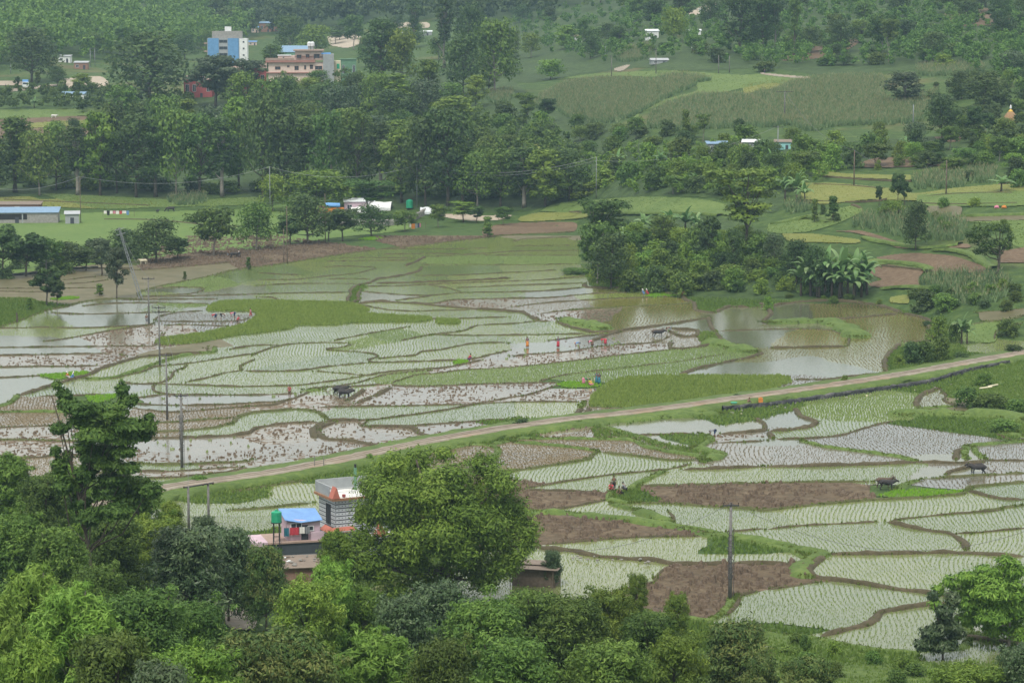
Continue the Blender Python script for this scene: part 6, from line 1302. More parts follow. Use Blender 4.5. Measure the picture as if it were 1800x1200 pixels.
for r in '''white_hut|113|110|21|12|white hut with grey roof at the edge of the far left wood|whitewall|greytin|mono
brick_hut|142|122|24|13|small brick hut beside the goalpost-like poles|brickc|greytin|mono
open_canopy|125|176|46|12|low canopy with wide pale blue roof at the far left|whitewall|paleblue|gable
far_house|466|57|22|18|hazy far house with blue roof, left in the far village|brickc|paleblue|mono
far_house|448|58|12|10|tiny hazy house with bright blue roof, leftmost of the far village|peach|bluetin|mono
far_house|482|56|12|14|narrow hazy brick house right of the blue-roofed far house|brickc|terracotta|flat
far_house|444|80|14|7|tiny far house low beside the blue building|peach|bluetin|mono
far_shed|744|64|30|9|far shed with long white roof before the pale scarp|greywall|whitetin|mono
far_shed|715|66|16|8|far grey roof left of the long white one|greywall|greytin|mono
far_house|590|66|12|8|tiny pale house in the far centre among trees|whitewall|whitetin|flat
far_house|610|64|10|8|tiny grey house in the far centre|greywall|greytin|mono
white_house|1147|70|22|17|white tin-roofed house on the upper slope|whitewall|whitetin|mono
low_house|1218|62|28|9|long low white roof among trees right of the white house|whitewall|whitetin|mono
slope_hut|1030|74|40|11|low ruinous pale hut left of the white house|whitewall|terracotta|mono
slope_hut|1160|112|30|7|tiny low hut with grey roof above the upper maize|greywall|greytin|gable
turquoise_hut|1376|264|28|16|turquoise hut at the right end of the tin roofs|turq|rusttin|mono
tin_house|1262|268|36|17|tin-roofed shack with blue sheet, leftmost of the tin roofs|greywall|paleblue|mono
tin_house|1292|268|30|14|tin shack with rusty patched roof in the middle of the tin roofs|brickc|rusttin|mono
tin_house|1322|266|34|18|tin shack with pale grey roof left of the turquoise hut|greywall|whitetin|mono
field_hut|1226|90|16|5|small lean-to roof on the wooded slope|wood|greytin|mono
far_hut|1232|24|6|9|narrow pale shrine-like tower at the top of the slope|whitewall|whitetin|flat'''.replace('\n', '#').split('#'):
    a = r.split('|'); hut(a[0], float(a[1]), float(a[2]), float(a[3]), float(a[4]), a[5], a[6], a[7], R.uniform(-.15, .15), .6, 'shed' if 'shed' in a[0] else 'hut' if 'hut' in a[0] or 'canopy' in a[0] else 'house', a[8], 1, 1)
# low stone and concrete walls
def wall(name, pts, h, w, mat, label, cat='wall', rough=.12, step=.7):
    c = catmull(pts, 3); W3 = gp(c[:, 0], c[:, 1]); d = np.r_[0, np.cumsum(np.hypot(*(np.diff(W3[:, :2], axis=0).T)))]; s = np.arange(0, d[-1], step)
    Wp = np.stack([np.interp(s, d, W3[:, k]) for k in range(3)], 1); t = np.gradient(Wp[:, :2], axis=0); t /= np.linalg.norm(t, axis=1)[:, None]; n = np.stack([-t[:, 1], t[:, 0]], 1); rows = []
    for a, z in ((-.5, -.2), (-.5, .35), (-.45, .7), (-.38, 1), (.38, 1), (.5, -.2)):
        q = Wp.copy(); q[:, :2] += n * (a * w + NR.uniform(-rough, rough, len(s)))[:, None]; q[:, 2] += (h * z + NR.uniform(-rough, rough, len(s))) if z > 0 else z; rows.append(q)
    V = np.stack(rows, 1); k = V.shape[1]; I = np.arange(len(s) * k).reshape(len(s), k); Q = np.stack([I[:-1, :-1], I[1:, :-1], I[1:, 1:], I[:-1, 1:]], -1).reshape(-1, 4)
    return tag(npmesh(name, V.reshape(-1, 3), Q, mat), label, cat)
M['darkstone'] = soil('dark_wall_stone', (.025, .027, .03), (.07, .072, .075), (.22, .21, .20), 1.1, bump=1)
wall('stone_wall', [(1270, 722), (1350, 715), (1450, 701), (1550, 687), (1625, 676), (1700, 655), (1775, 640)], .65, .5, M['darkstone'], 'long dark dry-stone wall below the dirt road')
wall('retaining_wall', [(560, 392), (615, 396), (680, 398), (722, 390), (750, 376)], 1.7, .6, M['stone'], 'grey stone retaining wall in front of the small pink house')
wall('low_wall', [(-20, 488), (60, 482), (120, 474), (175, 472)], .5, .5, M['darkstone'], 'low dark wall at the foot of the left roadside trees')
# lorry
g = G1(583, 379); t = thing('lorry', 'lorry with red cab and orange bed under a blue tarp', 'lorry', (g.x, g.y, g.z), math.radians(8))
MB().box(-3.3, -1.7, -1.05, 1.05, .9, 2.5).box(-3.45, -3.3, -1.0, 1.0, .8, 1.7).build('cab', M['red'], t); MB().box(-3.32, -3.303, -.9, .9, 1.7, 2.3).box(-3.1, -2.1, -1.07, -1.053, 1.7, 2.3).build('window', M['glass'], t)
MB().box(-1.55, 3.3, -1.1, 1.1, 1.0, 2.1).build('bed', M['cloth_orange'], t); MB().box(-3.3, 3.3, -.4, .4, .7, .88).build('chassis', M['iron'], t)
MB().add([(-1.6, -1.15, 3.0), (2.2, -1.15, 2.9), (2.2, 0, 3.35), (-1.6, 0, 3.5), (2.2, 1.15, 2.9), (-1.6, 1.15, 3.0), (-1.6, -1.15, 2.6), (2.2, -1.15, 2.45)], [(0, 1, 2, 3), (3, 2, 4, 5), (6, 7, 1, 0)]).build('tarp', M['bluetarp'], t)
for x in (-2.6, 1.2, 2.4):
    for y in (-1.02, .72): MB().tube([(x, y, .5), (x, y + .3, .5)], .5, 14).build('wheel', M['black'], t)
g = G1(45, 157); t = thing('small_truck', 'small white truck with dark load on the far road', 'truck', (g.x, g.y, g.z + .3), .2)
MB().box(-1.2, 1.2, -2.6, -1.0, .7, 2.5).build('cab', M['whitewall'], t); MB().box(-1.2, 1.2, -.95, 2.6, .7, 2.0).box(-1.1, 1.1, -.9, 2.5, 2.003, 3.3).build('load', M['bluetarp'], t); MB().box(-1, 1, -2.62, -2.603, 1.6, 2.3).build('windscreen', M['glass'], t)
for x in (-1.1, .85):
    for y in (-1.9, 1.7): MB().tube([(x, y, .42), (x + .25, y, .42)], .42, 12).build('wheel', M['black'], t)
def sheet(u, v, w, d, h, label, mat, rz=0, cat='tarp', name='tarp_sheet'):
    g = G1(u, v); n = 6; q = MB(); vs = []
    for j in range(n + 1):
        for i in range(n + 1): vs.append((w * (i / n - .5), d * (j / n - .5), h * (.35 + .65 * math.sin(math.pi * j / n)) + .12 * math.sin(i * 1.9 + j)))
    q.add(vs, [(j * (n + 1) + i, j * (n + 1) + i + 1, (j + 1) * (n + 1) + i + 1, (j + 1) * (n + 1) + i) for j in range(n) for i in range(n)])
    b = [(i) for i in range(n + 1)]; nb = len(q.v); q.add([(vs[i][0], vs[i][1], 0) for i in b], []); q.f += [(nb + i, nb + i + 1, i + 1, i) for i in range(n)]
    o = q.build(name, M[mat]); o.location = g; o.rotation_euler = (0, 0, rz); tag(o, label, cat)
sheet(640, 374, 7.5, 6, 1.6, 'white tarp slung low in front of the small pink house', 'tarp', .2); sheet(668, 369, 6.5, 5, 2.2, 'larger white tarp stretched right of the small pink house', 'tarp', -.1); sheet(752, 376, 4, 3, 1.8, 'pale heap covered with a sheet right of the black tank', 'whitetin', 0, 'heap', 'covered_heap')
# haystack
g = G1(1776, 216); t = thing('haystack', 'conical brown haystack with yellow top round a pole', 'haystack', (g.x, g.y, g.z - .2)); M['straw'] = soil('straw', (.22, .13, .07), (.30, .19, .10), (.36, .25, .14), 3)
MB().lathe([(1.9, 0), (2.1, .6), (1.9, 1.4), (1.2, 2.5), (.7, 3.1)], n=18).build('stack', M['straw'], t, True); MB().lathe([(.75, 3.05), (.5, 3.4), (.08, 3.75)], n=14).build('straw_cap', M['cloth_yellow'], t, True); MB().lathe([(.1, 3.7), (.28, 4.0), (.22, 4.6), (.05, 4.9)], n=8).build('pole_wrap', M['whitewall'], t)
# clothes lines
def clothesline(u0, v0, u1, v1, items, label, hgt=1.7):
    a, b = G1(u0, v0), G1(u1, v1); t = thing('clothes_line', label, 'clothes line', tuple(a)); d = b - a
    MB().tube([(0, 0, -.1), (0, 0, hgt)], .05, 5).build('post', M['wood'], t); MB().tube([(d.x, d.y, d.z - .1), (d.x, d.y, d.z + hgt)], .05, 5).build('post', M['wood'], t); MB().tube([(0, 0, hgt), (d.x * .5, d.y * .5, d.z * .5 + hgt - .12), (d.x, d.y, d.z + hgt)], .02, 4).build('line', M['iron'], t)
    x = .03
    for i, (mt, w, h, wd) in enumerate(items):
        p0, p1 = a + d * x, a + d * (x + w); x += w + .012; n = 4; q = MB(); vs = []
        for z in (0, 1):
            for k in range(n + 1): p = p0.lerp(p1, k / n); vs.append((p.x, p.y + .06 * math.sin(k * 2.3), p.z + hgt - .1 - (0 if z else h)))
        q.add(vs, [(k, k + 1, n + 2 + k, n + 1 + k) for k in range(n)]); tag(q.build('laundry', M[mt]), wd, 'laundry', 'laundry on the ' + label.split()[0] + ' line')
clothesline(181, 381, 236, 381, [('cloth_white', .09, .8, 'white cloth, leftmost on the pasture clothes line'), ('black', .08, 1.2, 'long black cloth on the pasture clothes line'), ('cloth_white', .09, .8, 'short white cloth after the black one on the pasture line'), ('cloth_pink', .08, .8, 'pink cloth on the pasture clothes line'), ('cloth_white', .1, .9, 'white cloth right of the pink one on the pasture line'), ('cloth_red', .08, .9, 'red cloth on the pasture clothes line'), ('cloth_white', .12, .7, 'white shirt between red and blue on the pasture line'), ('cloth_blue', .08, 1.1, 'blue cloth, rightmost on the pasture line')], 'pasture clothes line left of the grazing buffalo')
clothesline(719, 404, 748, 402, [('cloth_white', .1, .8, 'pale cloth on the bank clothes line'), ('cloth_orange', .22, 1.3, 'orange cloth on the bank clothes line'), ('cloth_grey', .14, 1.2, 'grey cloth on the bank clothes line'), ('navy', .1, 1.1, 'dark blue cloth on the bank clothes line'), ('cloth_pink', .08, 1.0, 'pink cloth on the bank clothes line')], 'bank clothes line below the retaining wall', 1.6)
# scattered stones on the lower right verge and along the big wall, rubble on the scarp
def vp(i): u = R.gauss(1390, 38); v = R.uniform(1138, 1164); p = G1(u, v); return (p.x, p.y, p.z - .05)
stones(46, vp, 'pale_stone', 'pale stone in the rubble on the grassy verge at the lower right', 'pale stones on the verge', mats=('whitetin', 'cream', 'stone', 'cream', 'whitewall'), r=(.12, .34))
def vp2(i): f = R.uniform(0, 1); u = 1275 + 450 * f; v = 727 - 60 * f + R.uniform(-1, 5); p = G1(u, v); return (p.x, p.y, p.z)
stones(40, vp2, 'wall_stone', 'loose stone lying at the foot of the dark dry-stone wall', 'loose stones at the foot of the wall', mats=('stone', 'stone', 'cream', 'darkstone', 'stone'), r=(.12, .3))
def vp3(i): u = R.uniform(1000, 1140); v = 980 + (u - 1000) * .05 + R.uniform(0, 8); p = G1(u, v); return (p.x, p.y, .25)
stones(14, vp3, 'bund_stone', 'stone in the broken bund left of the tall foreground pole', 'stones in the broken bund', r=(.12, .26))
# foreground fragments: road-side bits by the road
g = G1(569, 826); t = thing('fence_post', 'thin fence post at the road verge above the tiled house', 'post', tuple(g)); MB().tube([(0, 0, -.2), (0, 0, 1.6)], .05, 6).build('stake', M['conc'], t); MB().tube([(0, 0, 1.1), (.25, 0, 1.3)], .02, 4).build('hook', M['iron'], t)
g = G1(553, 828); t = thing('fence_post', 'taller fence post at the road verge left of the thin one', 'post', tuple(g)); MB().tube([(0, 0, -.2), (0, 0, 1.9)], .05, 6).build('stake', M['conc'], t); MB().tube([(0, 0, 1.3), (.25, 0, 1.5)], .02, 4).build('hook', M['iron'], t)

# ---------------------------------------------------------------- people
def skin(verts, edges, rad, root, sub=1):
    me = bpy.data.meshes.new('sk'); me.from_pydata(verts, edges, []); o = bpy.data.objects.new('sk', me); COL.objects.link(o)
    md = o.modifiers.new('s', 'SKIN'); 
    if not me.skin_vertices: me.skin_vertices.new() if hasattr(me.skin_vertices, 'new') else None
    for i, r in enumerate(rad):
        sv = me.skin_vertices[0].data[i]; sv.radius = (r, r) if not hasattr(r, '__len__') else r; sv.use_root = (i == root)
    md.use_smooth_shade = True; ss = o.modifiers.new('u', 'SUBSURF'); ss.levels = sub; ss.render_levels = sub
    dg = bpy.context.evaluated_depsgraph_get(); ev = o.evaluated_get(dg); m2 = bpy.data.meshes.new_from_object(ev); vs = [tuple(v.co) for v in m2.vertices]; fs = [tuple(p.vertices) for p in m2.polygons]
    bpy.data.objects.remove(o); bpy.data.meshes.remove(me); bpy.data.meshes.remove(m2); return vs, fs
# joints facing +X; y is the body's left
POSE = {
 'stand': dict(pel=(0,0,.92), ch=(.02,0,1.28), nk=(.03,0,1.46), hd=(.05,0,1.60), sh=(.02,.18,1.40), el=(.0,.25,1.12), wr=(.08,.23,.87), hip=(0,.09,.90), kn=(.03,.11,.48), an=(-.02,.12,.07), toe=(.16,.13,.03), wr2=(.10,-.22,.90), kn2=(-.02,-.11,.48), an2=(-.10,-.12,.07), toe2=(.08,-.13,.03)),
 'walk': dict(pel=(0,0,.90), ch=(.04,0,1.27), nk=(.07,0,1.45), hd=(.10,0,1.58), sh=(.05,.18,1.39), el=(-.08,.24,1.12), wr=(.02,.24,.90), hip=(0,.09,.88), kn=(.20,.10,.50), an=(.28,.11,.08), toe=(.44,.12,.05), wr2=(.28,-.2,.98), kn2=(-.12,-.10,.50), an2=(-.36,-.11,.16), toe2=(-.22,-.12,.03)),
 'bend': dict(pel=(-.15,0,.86), ch=(.28,0,.92), nk=(.45,0,.86), hd=(.56,0,.76), sh=(.40,.17,.86), el=(.46,.2,.58), wr=(.50,.15,.30), hip=(-.15,.10,.84), kn=(-.04,.15,.47), an=(-.14,.17,.07), toe=(.05,.18,.03), wr2=(.42,-.15,.34), kn2=(-.08,-.15,.47), an2=(-.24,-.17,.07), toe2=(-.06,-.18,.03)),
 'squat': dict(pel=(-.12,0,.30), ch=(.06,0,.62), nk=(.14,0,.78), hd=(.20,0,.90), sh=(.12,.18,.72), el=(.26,.22,.50), wr=(.42,.12,.28), hip=(-.10,.10,.28), kn=(.24,.18,.46), an=(.02,.16,.07), toe=(.2,.17,.03), wr2=(.44,-.1,.30), kn2=(.24,-.18,.46), an2=(.02,-.16,.07), toe2=(.2,-.17,.03)),
}
def fingers(mb, w, el, side):
    w, el = Vector(w), Vector(el); d = (w - el).normalized(); a = d.orthogonal().normalized(); b = d.cross(a)
    pal = w + d * .05
    mb.blob(tuple(pal), (.035, .035, .045), 3, 6, 4, .02)
    for i, l in enumerate((.065, .078, .082, .075, .058)):
        if i == 0: s0 = pal + a * .035 * side; p = [s0, s0 + (a * side * .6 + d).normalized() * .03, s0 + (a * side * .4 + d).normalized() * l]
        else: s0 = pal + d * .035 + a * (.028 - (i - 1) * .018) * side; p = [s0, s0 + d * l * .5 + b * .008, s0 + d * l * .92 + b * .026]
        mb.tube(p, [.010, .009, .007], 5)
PM = {}
def pose_mesh(k):
    q = POSE[k]; f = lambda n: (q[n][0], -q[n][1], q[n][2]) if n in ('sh', 'el', 'hip') else q[n]
    V = [q['pel'], q['ch'], q['nk'], q['sh'], q['el'], q['wr'], f('sh'), (q['el'][0] + .04, -q['el'][1], q['el'][2]), q['wr2'], q['hip'], q['kn'], q['an'], q['toe'], f('hip'), q['kn2'], q['an2'], q['toe2'], q['hd']]
    mid = tuple((a + b) / 2 for a, b in zip(q['pel'], q['ch'])); V.append(mid)
    E = [(0, 18), (18, 1), (1, 2), (2, 17), (1, 3), (3, 4), (4, 5), (1, 6), (6, 7), (7, 8), (0, 9), (9, 10), (10, 11), (11, 12), (0, 13), (13, 14), (14, 15), (15, 16)]
    Rr = [.13, (.16, .11), .052, .062, .043, .028, .062, .043, .028, .095, .06, .04, .03, .095, .06, .04, .03, .06, .115]
    vs, fs = skin(V, E, Rr, 0); body = MB(); body.v = vs; body.f = fs
    h = Vector(q['hd']); body.blob((h.x, h.y, h.z + .04), (.085, .075, .115), 9, 10, 8, .0)
    body.blob((h.x + .088, h.y, h.z + .03), (.02, .013, .025), 1, 5, 4, 0)
    for s in (-1, 1): body.blob((h.x, h.y + s * .078, h.z + .03), (.02, .012, .03), 2, 5, 4, 0)
    fingers(body, q['wr'], q['el'], 1); fingers(body, q['wr2'], (q['el'][0], -q['el'][1], q['el'][2]), -1)
    face = MB()
    for s in (-1, 1): face.blob((h.x + .076, h.y + s * .03, h.z + .055), (.010, .014, .009), 3, 6, 4, 0)
    face.box(h.x + .078, h.x + .086, -.022, .022, h.z - .022, h.z - .012)
    up = lambda a, b, t: tuple(x + (y - x) * t for x, y in zip(a, b))
    V2 = [q['pel'], mid, q['ch'], q['sh'], up(q['sh'], q['el'], .8), f('sh'), up(f('sh'), (q['el'][0], -q['el'][1], q['el'][2]), .8), up(q['ch'], q['nk'], .7)]
    sv, sf = skin(V2, [(0, 1), (1, 2), (2, 3), (3, 4), (2, 5), (5, 6), (2, 7)], [.15, .135, (.18, .125), .085, .068, .085, .068, .07], 0); shirt = MB(); shirt.v = sv; shirt.f = sf
    V3 = [q['pel'], q['hip'], q['kn'], up(q['kn'], q['an'], .25), f('hip'), q['kn2'], up(q['kn2'], q['an2'], .25)]
    tv, tf = skin(V3, [(0, 1), (1, 2), (2, 3), (0, 4), (4, 5), (5, 6)], [.155, .12, .09, .08, .12, .09, .08], 0); tr = MB(); tr.v = tv; tr.f = tf
    # wrapped skirt
    c0 = Vector(q['pel']); c1 = (Vector(q['kn']) + Vector(q['kn2'])) / 2; c2 = (Vector(q['an']) + Vector(q['an2'])) / 2; c2 = c1.lerp(c2, .7)
    sk = MB(); sk.tube([c0 + Vector((0, 0, .12)), c0, c0.lerp(c1, .5), c1, c2], [.145, .19, .215, .23, .25], 12)
    hair = MB().blob((h.x - .018, h.y, h.z + .065), (.093, .087, .112), 5, 10, 7, .03)
    scarf = MB().blob((h.x - .02, h.y, h.z + .075), (.108, .10, .12), 6, 10, 7, .03); scarf.tube([(h.x - .08, 0, h.z), (h.x - .14, 0, h.z - .14), (h.x - .15, 0, h.z - .25)], [.06, .07, .04], 7)
    return dict(body=body, face=face, shirt=shirt, trousers=tr, skirt=sk, hair=hair, scarf=scarf)
PARTMESH = {}
def person(u, vf, pose, label, top, leg, head='hair', hcol='hair', skirt=False, rz=0, sc_=1.0, dz=0.0, group=None):
    if pose not in PM: PM[pose] = pose_mesh(pose)
    g = G1(u, vf); t = thing('person', label, 'person', (g.x, g.y, g.z + dz), rz, group); t.scale = (sc_,) * 3
    for part, mat in (('body', 'skin'), ('face', 'hair'), ('shirt', top), ('skirt' if skirt else 'trousers', leg), (head, hcol)):
        key = (pose, part)
        if key not in PARTMESH:
            o = PM[pose][part].build(part, M[mat], t, True); PARTMESH[key] = o.data
        else: o = bpy.data.objects.new(part, PARTMESH[key]); COL.objects.link(o); o.parent = t
        if o.data.materials[0] != M[mat]: o.material_slots[0].link = 'OBJECT'; o.material_slots[0].material = M[mat]
        if part == 'face': o.name = 'eyes_and_mouth'
    return t
PP = '''258|570|stand|person in brown shirt standing at the bund beside the first concrete pole|cloth_brown|cloth_grey|hair|hair|0|1.5
378|562|bend|person in red and dark clothes bending to plant, leftmost of the far group|cloth_red|navy|hair|hair|0|2.8
390|561|bend|person in brown bending to plant, second from the left in the far group|cloth_brown|black|scarf|cloth_white|0|.3
411|559|bend|person in pinkish red bending with a red headscarf in the far group|cloth_pink|navy|scarf|cloth_red|0|3.1
418|566|squat|person squatting on the bund under the red-scarfed one|cloth_red|cloth_brown|hair|hair|0|.5
441|559|walk|person in pink-red walking at the edge of the tall rice|cloth_pink|cloth_red|hair|hair|0|3.3
927|611|stand|woman-like figure in purple top and orange skirt standing in the water|purple|cloth_orange|hair|hair|1|4.6
981|611|stand|figure in dark top and red skirt standing in the planting strip|navy|cloth_red|hair|hair|1|4.9
1017|612|bend|person in blue bending with an orange headscarf|cloth_blue|cloth_grey|scarf|cloth_orange|0|3.2
1040|609|bend|person in red-brown bending over the bund, right of the blue one|cloth_pink|cloth_brown|hair|hair|1|3.4
1063|606|bend|person in red bending, rightmost of the planting line|cloth_red|cloth_red|scarf|cloth_red|1|3.0
1177|585|bend|ploughman leaning on his plough behind the buffalo in the mud|cloth_brown|cloth_grey|hair|hair|0|3.3
1255|768|bend|person in blue-grey bending in the water below the road|cloth_grey|navy|scarf|cloth_grey|0|3.3
1027|676|bend|person in green and pink bending over the seedling bed|cloth_green|cloth_pink|scarf|cloth_pink|1|.4
1039|679|squat|person in yellow squatting in the seedling bed|cloth_yellow|cloth_pink|hair|hair|0|2.5
1049|675|stand|person in teal with pale headscarf standing by the seedling bed|cloth_teal|cloth_teal|scarf|cloth_brown|1|4.3
1053|676|stand|person in dark blue standing right behind the teal one|navy|cloth_teal|hair|hair|1|4.9
1079|863|stand|person in olive shirt standing on the bund in the right fields|cloth_olive|black|hair|hair|0|4.7
1075|864|squat|person in red crouching at the feet of the olive-shirted one|cloth_red|cloth_red|hair|hair|0|4.3
1098|864|squat|person in grey sitting on the bund, rightmost of the four|cloth_grey|black|hair|hair|0|2.8
1091|871|squat|person in khaki and black sitting on the grassy bund, nearest of the four|cloth_olive|black|hair|hair|0|3.8
1315|713|squat|person in brown crouching on the edge of the dirt road|cloth_brown|cloth_grey|scarf|cloth_brown|0|.4
509|699|stand|person in red shirt standing in the flooded strip near the buffalo|cloth_red|cloth_brown|hair|hair|0|4.5
120|666|squat|person in orange-white squatting in the bright seedling patch at the left|cloth_orange|cloth_white|scarf|cloth_white|0|3.6
127|667|squat|person in light blue squatting beside the orange-white one at the left|cloth_blue|cloth_blue|scarf|cloth_white|0|.2
825|634|squat|person in dark red squatting at the small seedling patch|cloth_red|purple|hair|hair|0|.3
1131|518|squat|person in blue squatting at the edge of the thicket|cloth_blue|cloth_blue|scarf|cloth_white|0|3.1
1138|518|squat|person in red with white scarf squatting right of the blue one by the thicket|cloth_red|cloth_red|scarf|cloth_white|0|3.3
1201|522|bend|person with bright red headscarf bending below the thicket|cloth_brown|cloth_brown|scarf|cloth_red|1|4.2
1157|511|stand|person in pink-brown standing against the thicket|cloth_pink|cloth_brown|hair|hair|0|4.7
1580|374|stand|person in blue standing by the bright mulberry-like tree on the terraces|cloth_blue|navy|hair|hair|0|4.5
10|156|walk|person in dark clothes walking on the far road at the left|navy|black|hair|hair|0|0
1344|131|stand|person in dark purple on the far path above the maize|purple|navy|hair|hair|0|3.4
401|453|walk|ploughman in brown beside the dark oxen on the brown strip|cloth_brown|cloth_grey|hair|hair|0|.2
420|453|stand|person in pale shirt behind the oxen on the brown strip|cloth_white|cloth_grey|hair|hair|0|3.0
1733|232|stand|small figure in white by the haystack bushes|cloth_white|cloth_grey|hair|hair|0|3.0'''
for r in PP.split('\n'):
    a = r.replace('woman-like figure', 'person').replace('small figure', 'person').replace('figure', 'person').split('|')
    person(float(a[0]), float(a[1]), a[2], a[3], a[4], a[5], a[6], a[7], a[8] == '1', float(a[9]), 1.06 if a[2] != 'squat' else 1.12)
# ---------------------------------------------------------------- buffalo and cattle
def beast_parts(graze):
    nk = [(.95, 0, 1.12), (1.22, 0, 1.22 if not graze else .85), (1.42, 0, 1.25 if not graze else .45), (1.72, 0, 1.05 if not graze else .12)]
    V = [(-.85, 0, 1.12), (-.4, 0, 1.08), (.1, 0, 1.02), (.6, 0, 1.10)] + nk; E = [(i, i + 1) for i in range(7)]; Rr = [(.26, .27), (.33, .36), (.35, .38), (.30, .33), (.25, .27), (.17, .19), (.14, .15), (.08, .09)]
    for x, y, k in ((-.78, .2, 0), (-.78, -.2, 0), (.62, .18, 3), (.62, -.18, 3)):
        n = len(V); s = .06 if y > 0 else -.08
        if x < 0: V += [(x, y, .92), (x + .14 + s, y * 1.1, .64), (x - .12 + s, y * 1.1, .36), (x - .06 + s, y * 1.1, .04)]; Rr += [.17, .105, .065, .06]
        else: V += [(x, y, .86), (x + .02 + s, y, .60), (x + .05 + s, y, .34), (x + s, y, .04)]; Rr += [.14, .09, .06, .06]
        E += [(k, n), (n, n + 1), (n + 1, n + 2), (n + 2, n + 3)]
    n = len(V); V += [(-1.12, 0, 1.12), (-1.22, 0, .8), (-1.22, 0, .5)]; Rr += [.05, .03, .035]; E += [(0, n), (n, n + 1), (n + 1, n + 2)]
    vs, fs = skin(V, E, Rr, 1); b = MB(); b.v = vs; b.f = fs; h = Vector(nk[2]); hn = MB(); er = MB()
    for s in (-1, 1): hn.tube([h + Vector((-.02, s * .1, .1)), h + Vector((-.12, s * .32, .14)), h + Vector((-.3, s * .42, .22)), h + Vector((-.45, s * .34, .32))], [.05, .045, .032, .012], 7); er.blob(tuple(h + Vector((-.02, s * .24, -.02))), (.04, .13, .06), 4, 7, 5, .05)
    return dict(body=b, horns=hn, ears=er)
BP = {g_: beast_parts(g_) for g_ in (False, True)}; BMM = {}
def beast(u, v, label, rz, mat='hide', graze=False, sc_=.88, group=None, cat='buffalo', off=(0, 0)):
    g = G1(u, v); c, s = math.cos(rz), math.sin(rz); t = thing(cat.replace(' ', '_'), label, cat, (g.x + off[0] * c - off[1] * s, g.y + off[0] * s + off[1] * c, g.z + .03), rz, group); t.scale = (sc_,) * 3
    for p, mt in (('body', mat), ('horns', 'horn'), ('ears', mat)):
        k = (graze, p)
        if k not in BMM: o = BP[graze][p].build(p, M[mt], t, True); BMM[k] = o.data
        else: o = bpy.data.objects.new(p, BMM[k]); COL.objects.link(o); o.parent = t
        if o.data.materials[0] != M[mt]: o.material_slots[0].link = 'OBJECT'; o.material_slots[0].material = M[mt]
    return t
def team(u, v, rz, where, mat='hide', mat2='hide', plough=True, gap=.95, sc_=.86):
    beast(u, v, 'near-side dark buffalo of the pair ' + where, rz, mat, off=(0, -gap / 2 if math.cos(rz) > 0 else gap / 2), sc_=sc_); beast(u, v, 'far-side dark buffalo of the pair ' + where, rz, mat2, off=(0, gap / 2 if math.cos(rz) > 0 else -gap / 2), sc_=sc_)
    g = G1(u, v); t = thing('plough', 'wooden yoke and plough behind the buffalo ' + where, 'plough', (g.x, g.y, g.z), rz); MB().tube([(1.0, -.8, 1.48), (1.0, .8, 1.48)], .05, 6).build('yoke', M['wood'], t)
    MB().tube([(1.0, 0, 1.45), (-.8, 0, .75), (-2.0, 0, .35)], .04, 6).build('beam', M['wood'], t); MB().tube([(-1.7, 0, .05), (-2.0, 0, .35), (-2.35, 0, .95)], [.03, .06, .035], 6).build('handle', M['wood'], t)
team(598, 693, -.15, 'left of the muddy strip', gap=1.3); team(606, 699, .1, 'nearest in the muddy strip', gap=1.3)
team(1156, 592, .25, 'in the mud below the ponds', 'hide', 'hidebrown'); team(1556, 859, .1, 'at the end of the ploughed strip', 'hide', 'hidebrown', gap=1.5); team(1718, 833, math.pi + .05, 'in the small water at the right', gap=1.0)
team(412, 453, .1, 'far off on the brown strip', 'hide', 'hidebrown')
beast(300, 373, 'single dark buffalo grazing on the pasture', math.pi, graze=True, sc_=1.05); beast(277, 375, 'small dark calf beside the grazing buffalo', 1.3, sc_=.7, cat='calf'); beast(252, 465, 'pale brown cow resting at the foot of the roadside trees', 2.8, 'cream', sc_=.85, cat='cow'); beast(95, 208, 'white cow on the far brown plots', .2, 'cloth_white', sc_=.9, cat='cow')
beast(196, 218, 'dark buffalo on the far brown plots', .2, sc_=1.0)
# basket, bag, umbrella-like bits by the road
g = G1(1290, 716); t = thing('basin', 'green basin at the road edge left of the crouching person', 'basin', (g.x, g.y, g.z + .5)); MB().lathe([(.3, 0), (.45, .22), (.42, .22), (.28, .04)], n=14).build('bowl', M['turq'], t); MB().lathe([(.46, .2), (.5, .23), (.46, .26)], n=14).build('rim', M['greentank'], t)
g = G1(1337, 712); t = thing('jerrycan', 'orange jerrycan on the road edge right of the crouching person', 'jerrycan', (g.x, g.y, g.z + .4)); MB().box(-.3, .3, -.18, .18, 0, .62).build('can', M['cloth_orange'], t); MB().tube([(-.15, 0, .62), (0, 0, .75), (.15, 0, .62)], .04, 6).build('grip', M['cloth_orange'], t)
for u, v, mt, l in ((1289, 722, 'x', ''),):
    pass
for u, v, l in ((1752, 366, 'pink bundle lying on the right terrace'), (1765, 366, 'pale orange bundle right of the pink one on the right terrace')):
    g = G1(u, v); o = MB().blob((0, 0, .25), (.55, .4, .35), 8, 8, 6, .15).build('cloth_bundle', M['cloth_pink' if 'pink b' in l else 'cloth_orange']); o.location = g; tag(o, l, 'bundle')
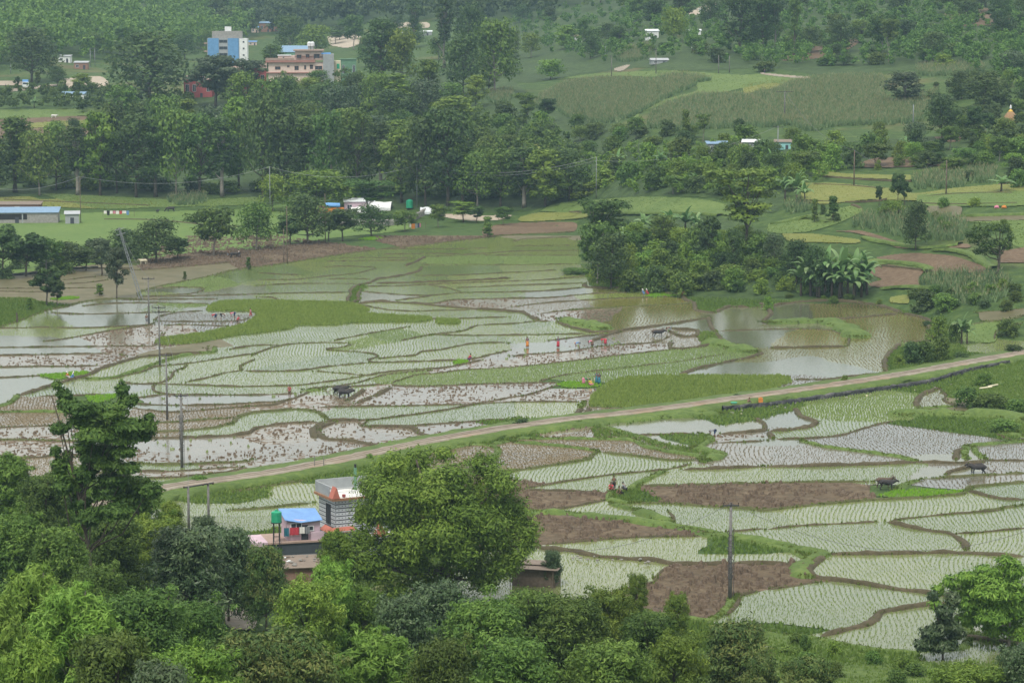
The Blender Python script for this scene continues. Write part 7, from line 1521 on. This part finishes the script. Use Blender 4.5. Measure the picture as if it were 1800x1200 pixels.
# stakes: white one at the thicket, dark stump at the left bank, bamboo bits
g = G1(1115, 506); o = MB().tube([(0, 0, -.2), (0, 0, 1.5)], [.16, .12], 7).build('white_post', M['whitewall']); o.location = g; tag(o, 'short white post at the foot of the thicket', 'post')
g = G1(30, 567); o = MB().tube([(0, 0, -.2), (.05, 0, .9), (-.05, 0, 1.8)], [.22, .18, .12], 8).build('dead_stump', M['bark']); o.location = g; tag(o, 'dark dead stump standing on the left bank', 'stump')
for u, v, a, l in ((1722, 686, .2, 'left of two felled logs on the grassy slope at the right'), (1736, 683, .5, 'right of two felled logs on the grassy slope at the right')):
    g = G1(u, v); o = MB().tube([(0, 0, .3), (1.9 * math.cos(a), 1.9 * math.sin(a), .5)], [.14, .11], 7).build('log', M['cream']); o.location = g; tag(o, l, 'log')
# ---------------------------------------------------------------- damp summer haze over the valley
m = bpy.data.materials.new('haze_air'); m.use_nodes = True; nt = m.node_tree; nt.nodes.remove(nt.nodes['Principled BSDF'])
pv = nt.nodes.new('ShaderNodeVolumePrincipled'); pv.inputs['Color'].default_value = (.52, .78, .98, 1); pv.inputs['Density'].default_value = .000105; pv.inputs['Anisotropy'].default_value = 0
nt.links.new(pv.outputs[0], nt.nodes['Material Output'].inputs['Volume'])
tag(MB().box(-2600, 3200, -60, 3300, -1.6, 260).build('haze', m), kind='stuff')
# ---------------------------------------------------------------- labels that single out, unused sources removed
ORD = ['first', 'second', 'third', 'fourth', 'fifth', 'sixth', 'seventh', 'eighth', 'ninth', 'tenth', 'eleventh', 'twelfth']
by = {}
for o, l, u in TREES: by.setdefault(l, []).append((u, o))
for l, a in by.items():
    a.sort(key=lambda t: t[0])
    if len(a) == 1: continue
    for i, (u, o) in enumerate(a):
        n = len(a)
        if n <= 24:
            t = ('leftmost' if i == 0 else 'rightmost' if i == n - 1 else ORD[i] + ' from the left' if i < n / 2 else ORD[n - 1 - i] + ' from the right')
            w_ = l.split(); o['label'] = ' '.join(w_[:16 - len(t.split())]) + ', ' + t
for k, (r, h, wd, kd) in PROTO.items():
    if not r['used']:
        for ch in list(r.children): bpy.data.objects.remove(ch)
        bpy.data.objects.remove(r)
    else: del r['used']
for o in bpy.data.objects:
    if 'used' in o: del o['used']
    if o.type == 'EMPTY' and o.parent is None and o.get('category') == 'shrub' and not o.name.startswith(('shrub', 'bush')): o.name = 'shrub'
    if o.name.startswith('shrub') and o.get('category') == 'tree': o.name = 'tree'
    if o.name.startswith('banana') and o.get('category') != 'banana plant': o.name = 'tree'
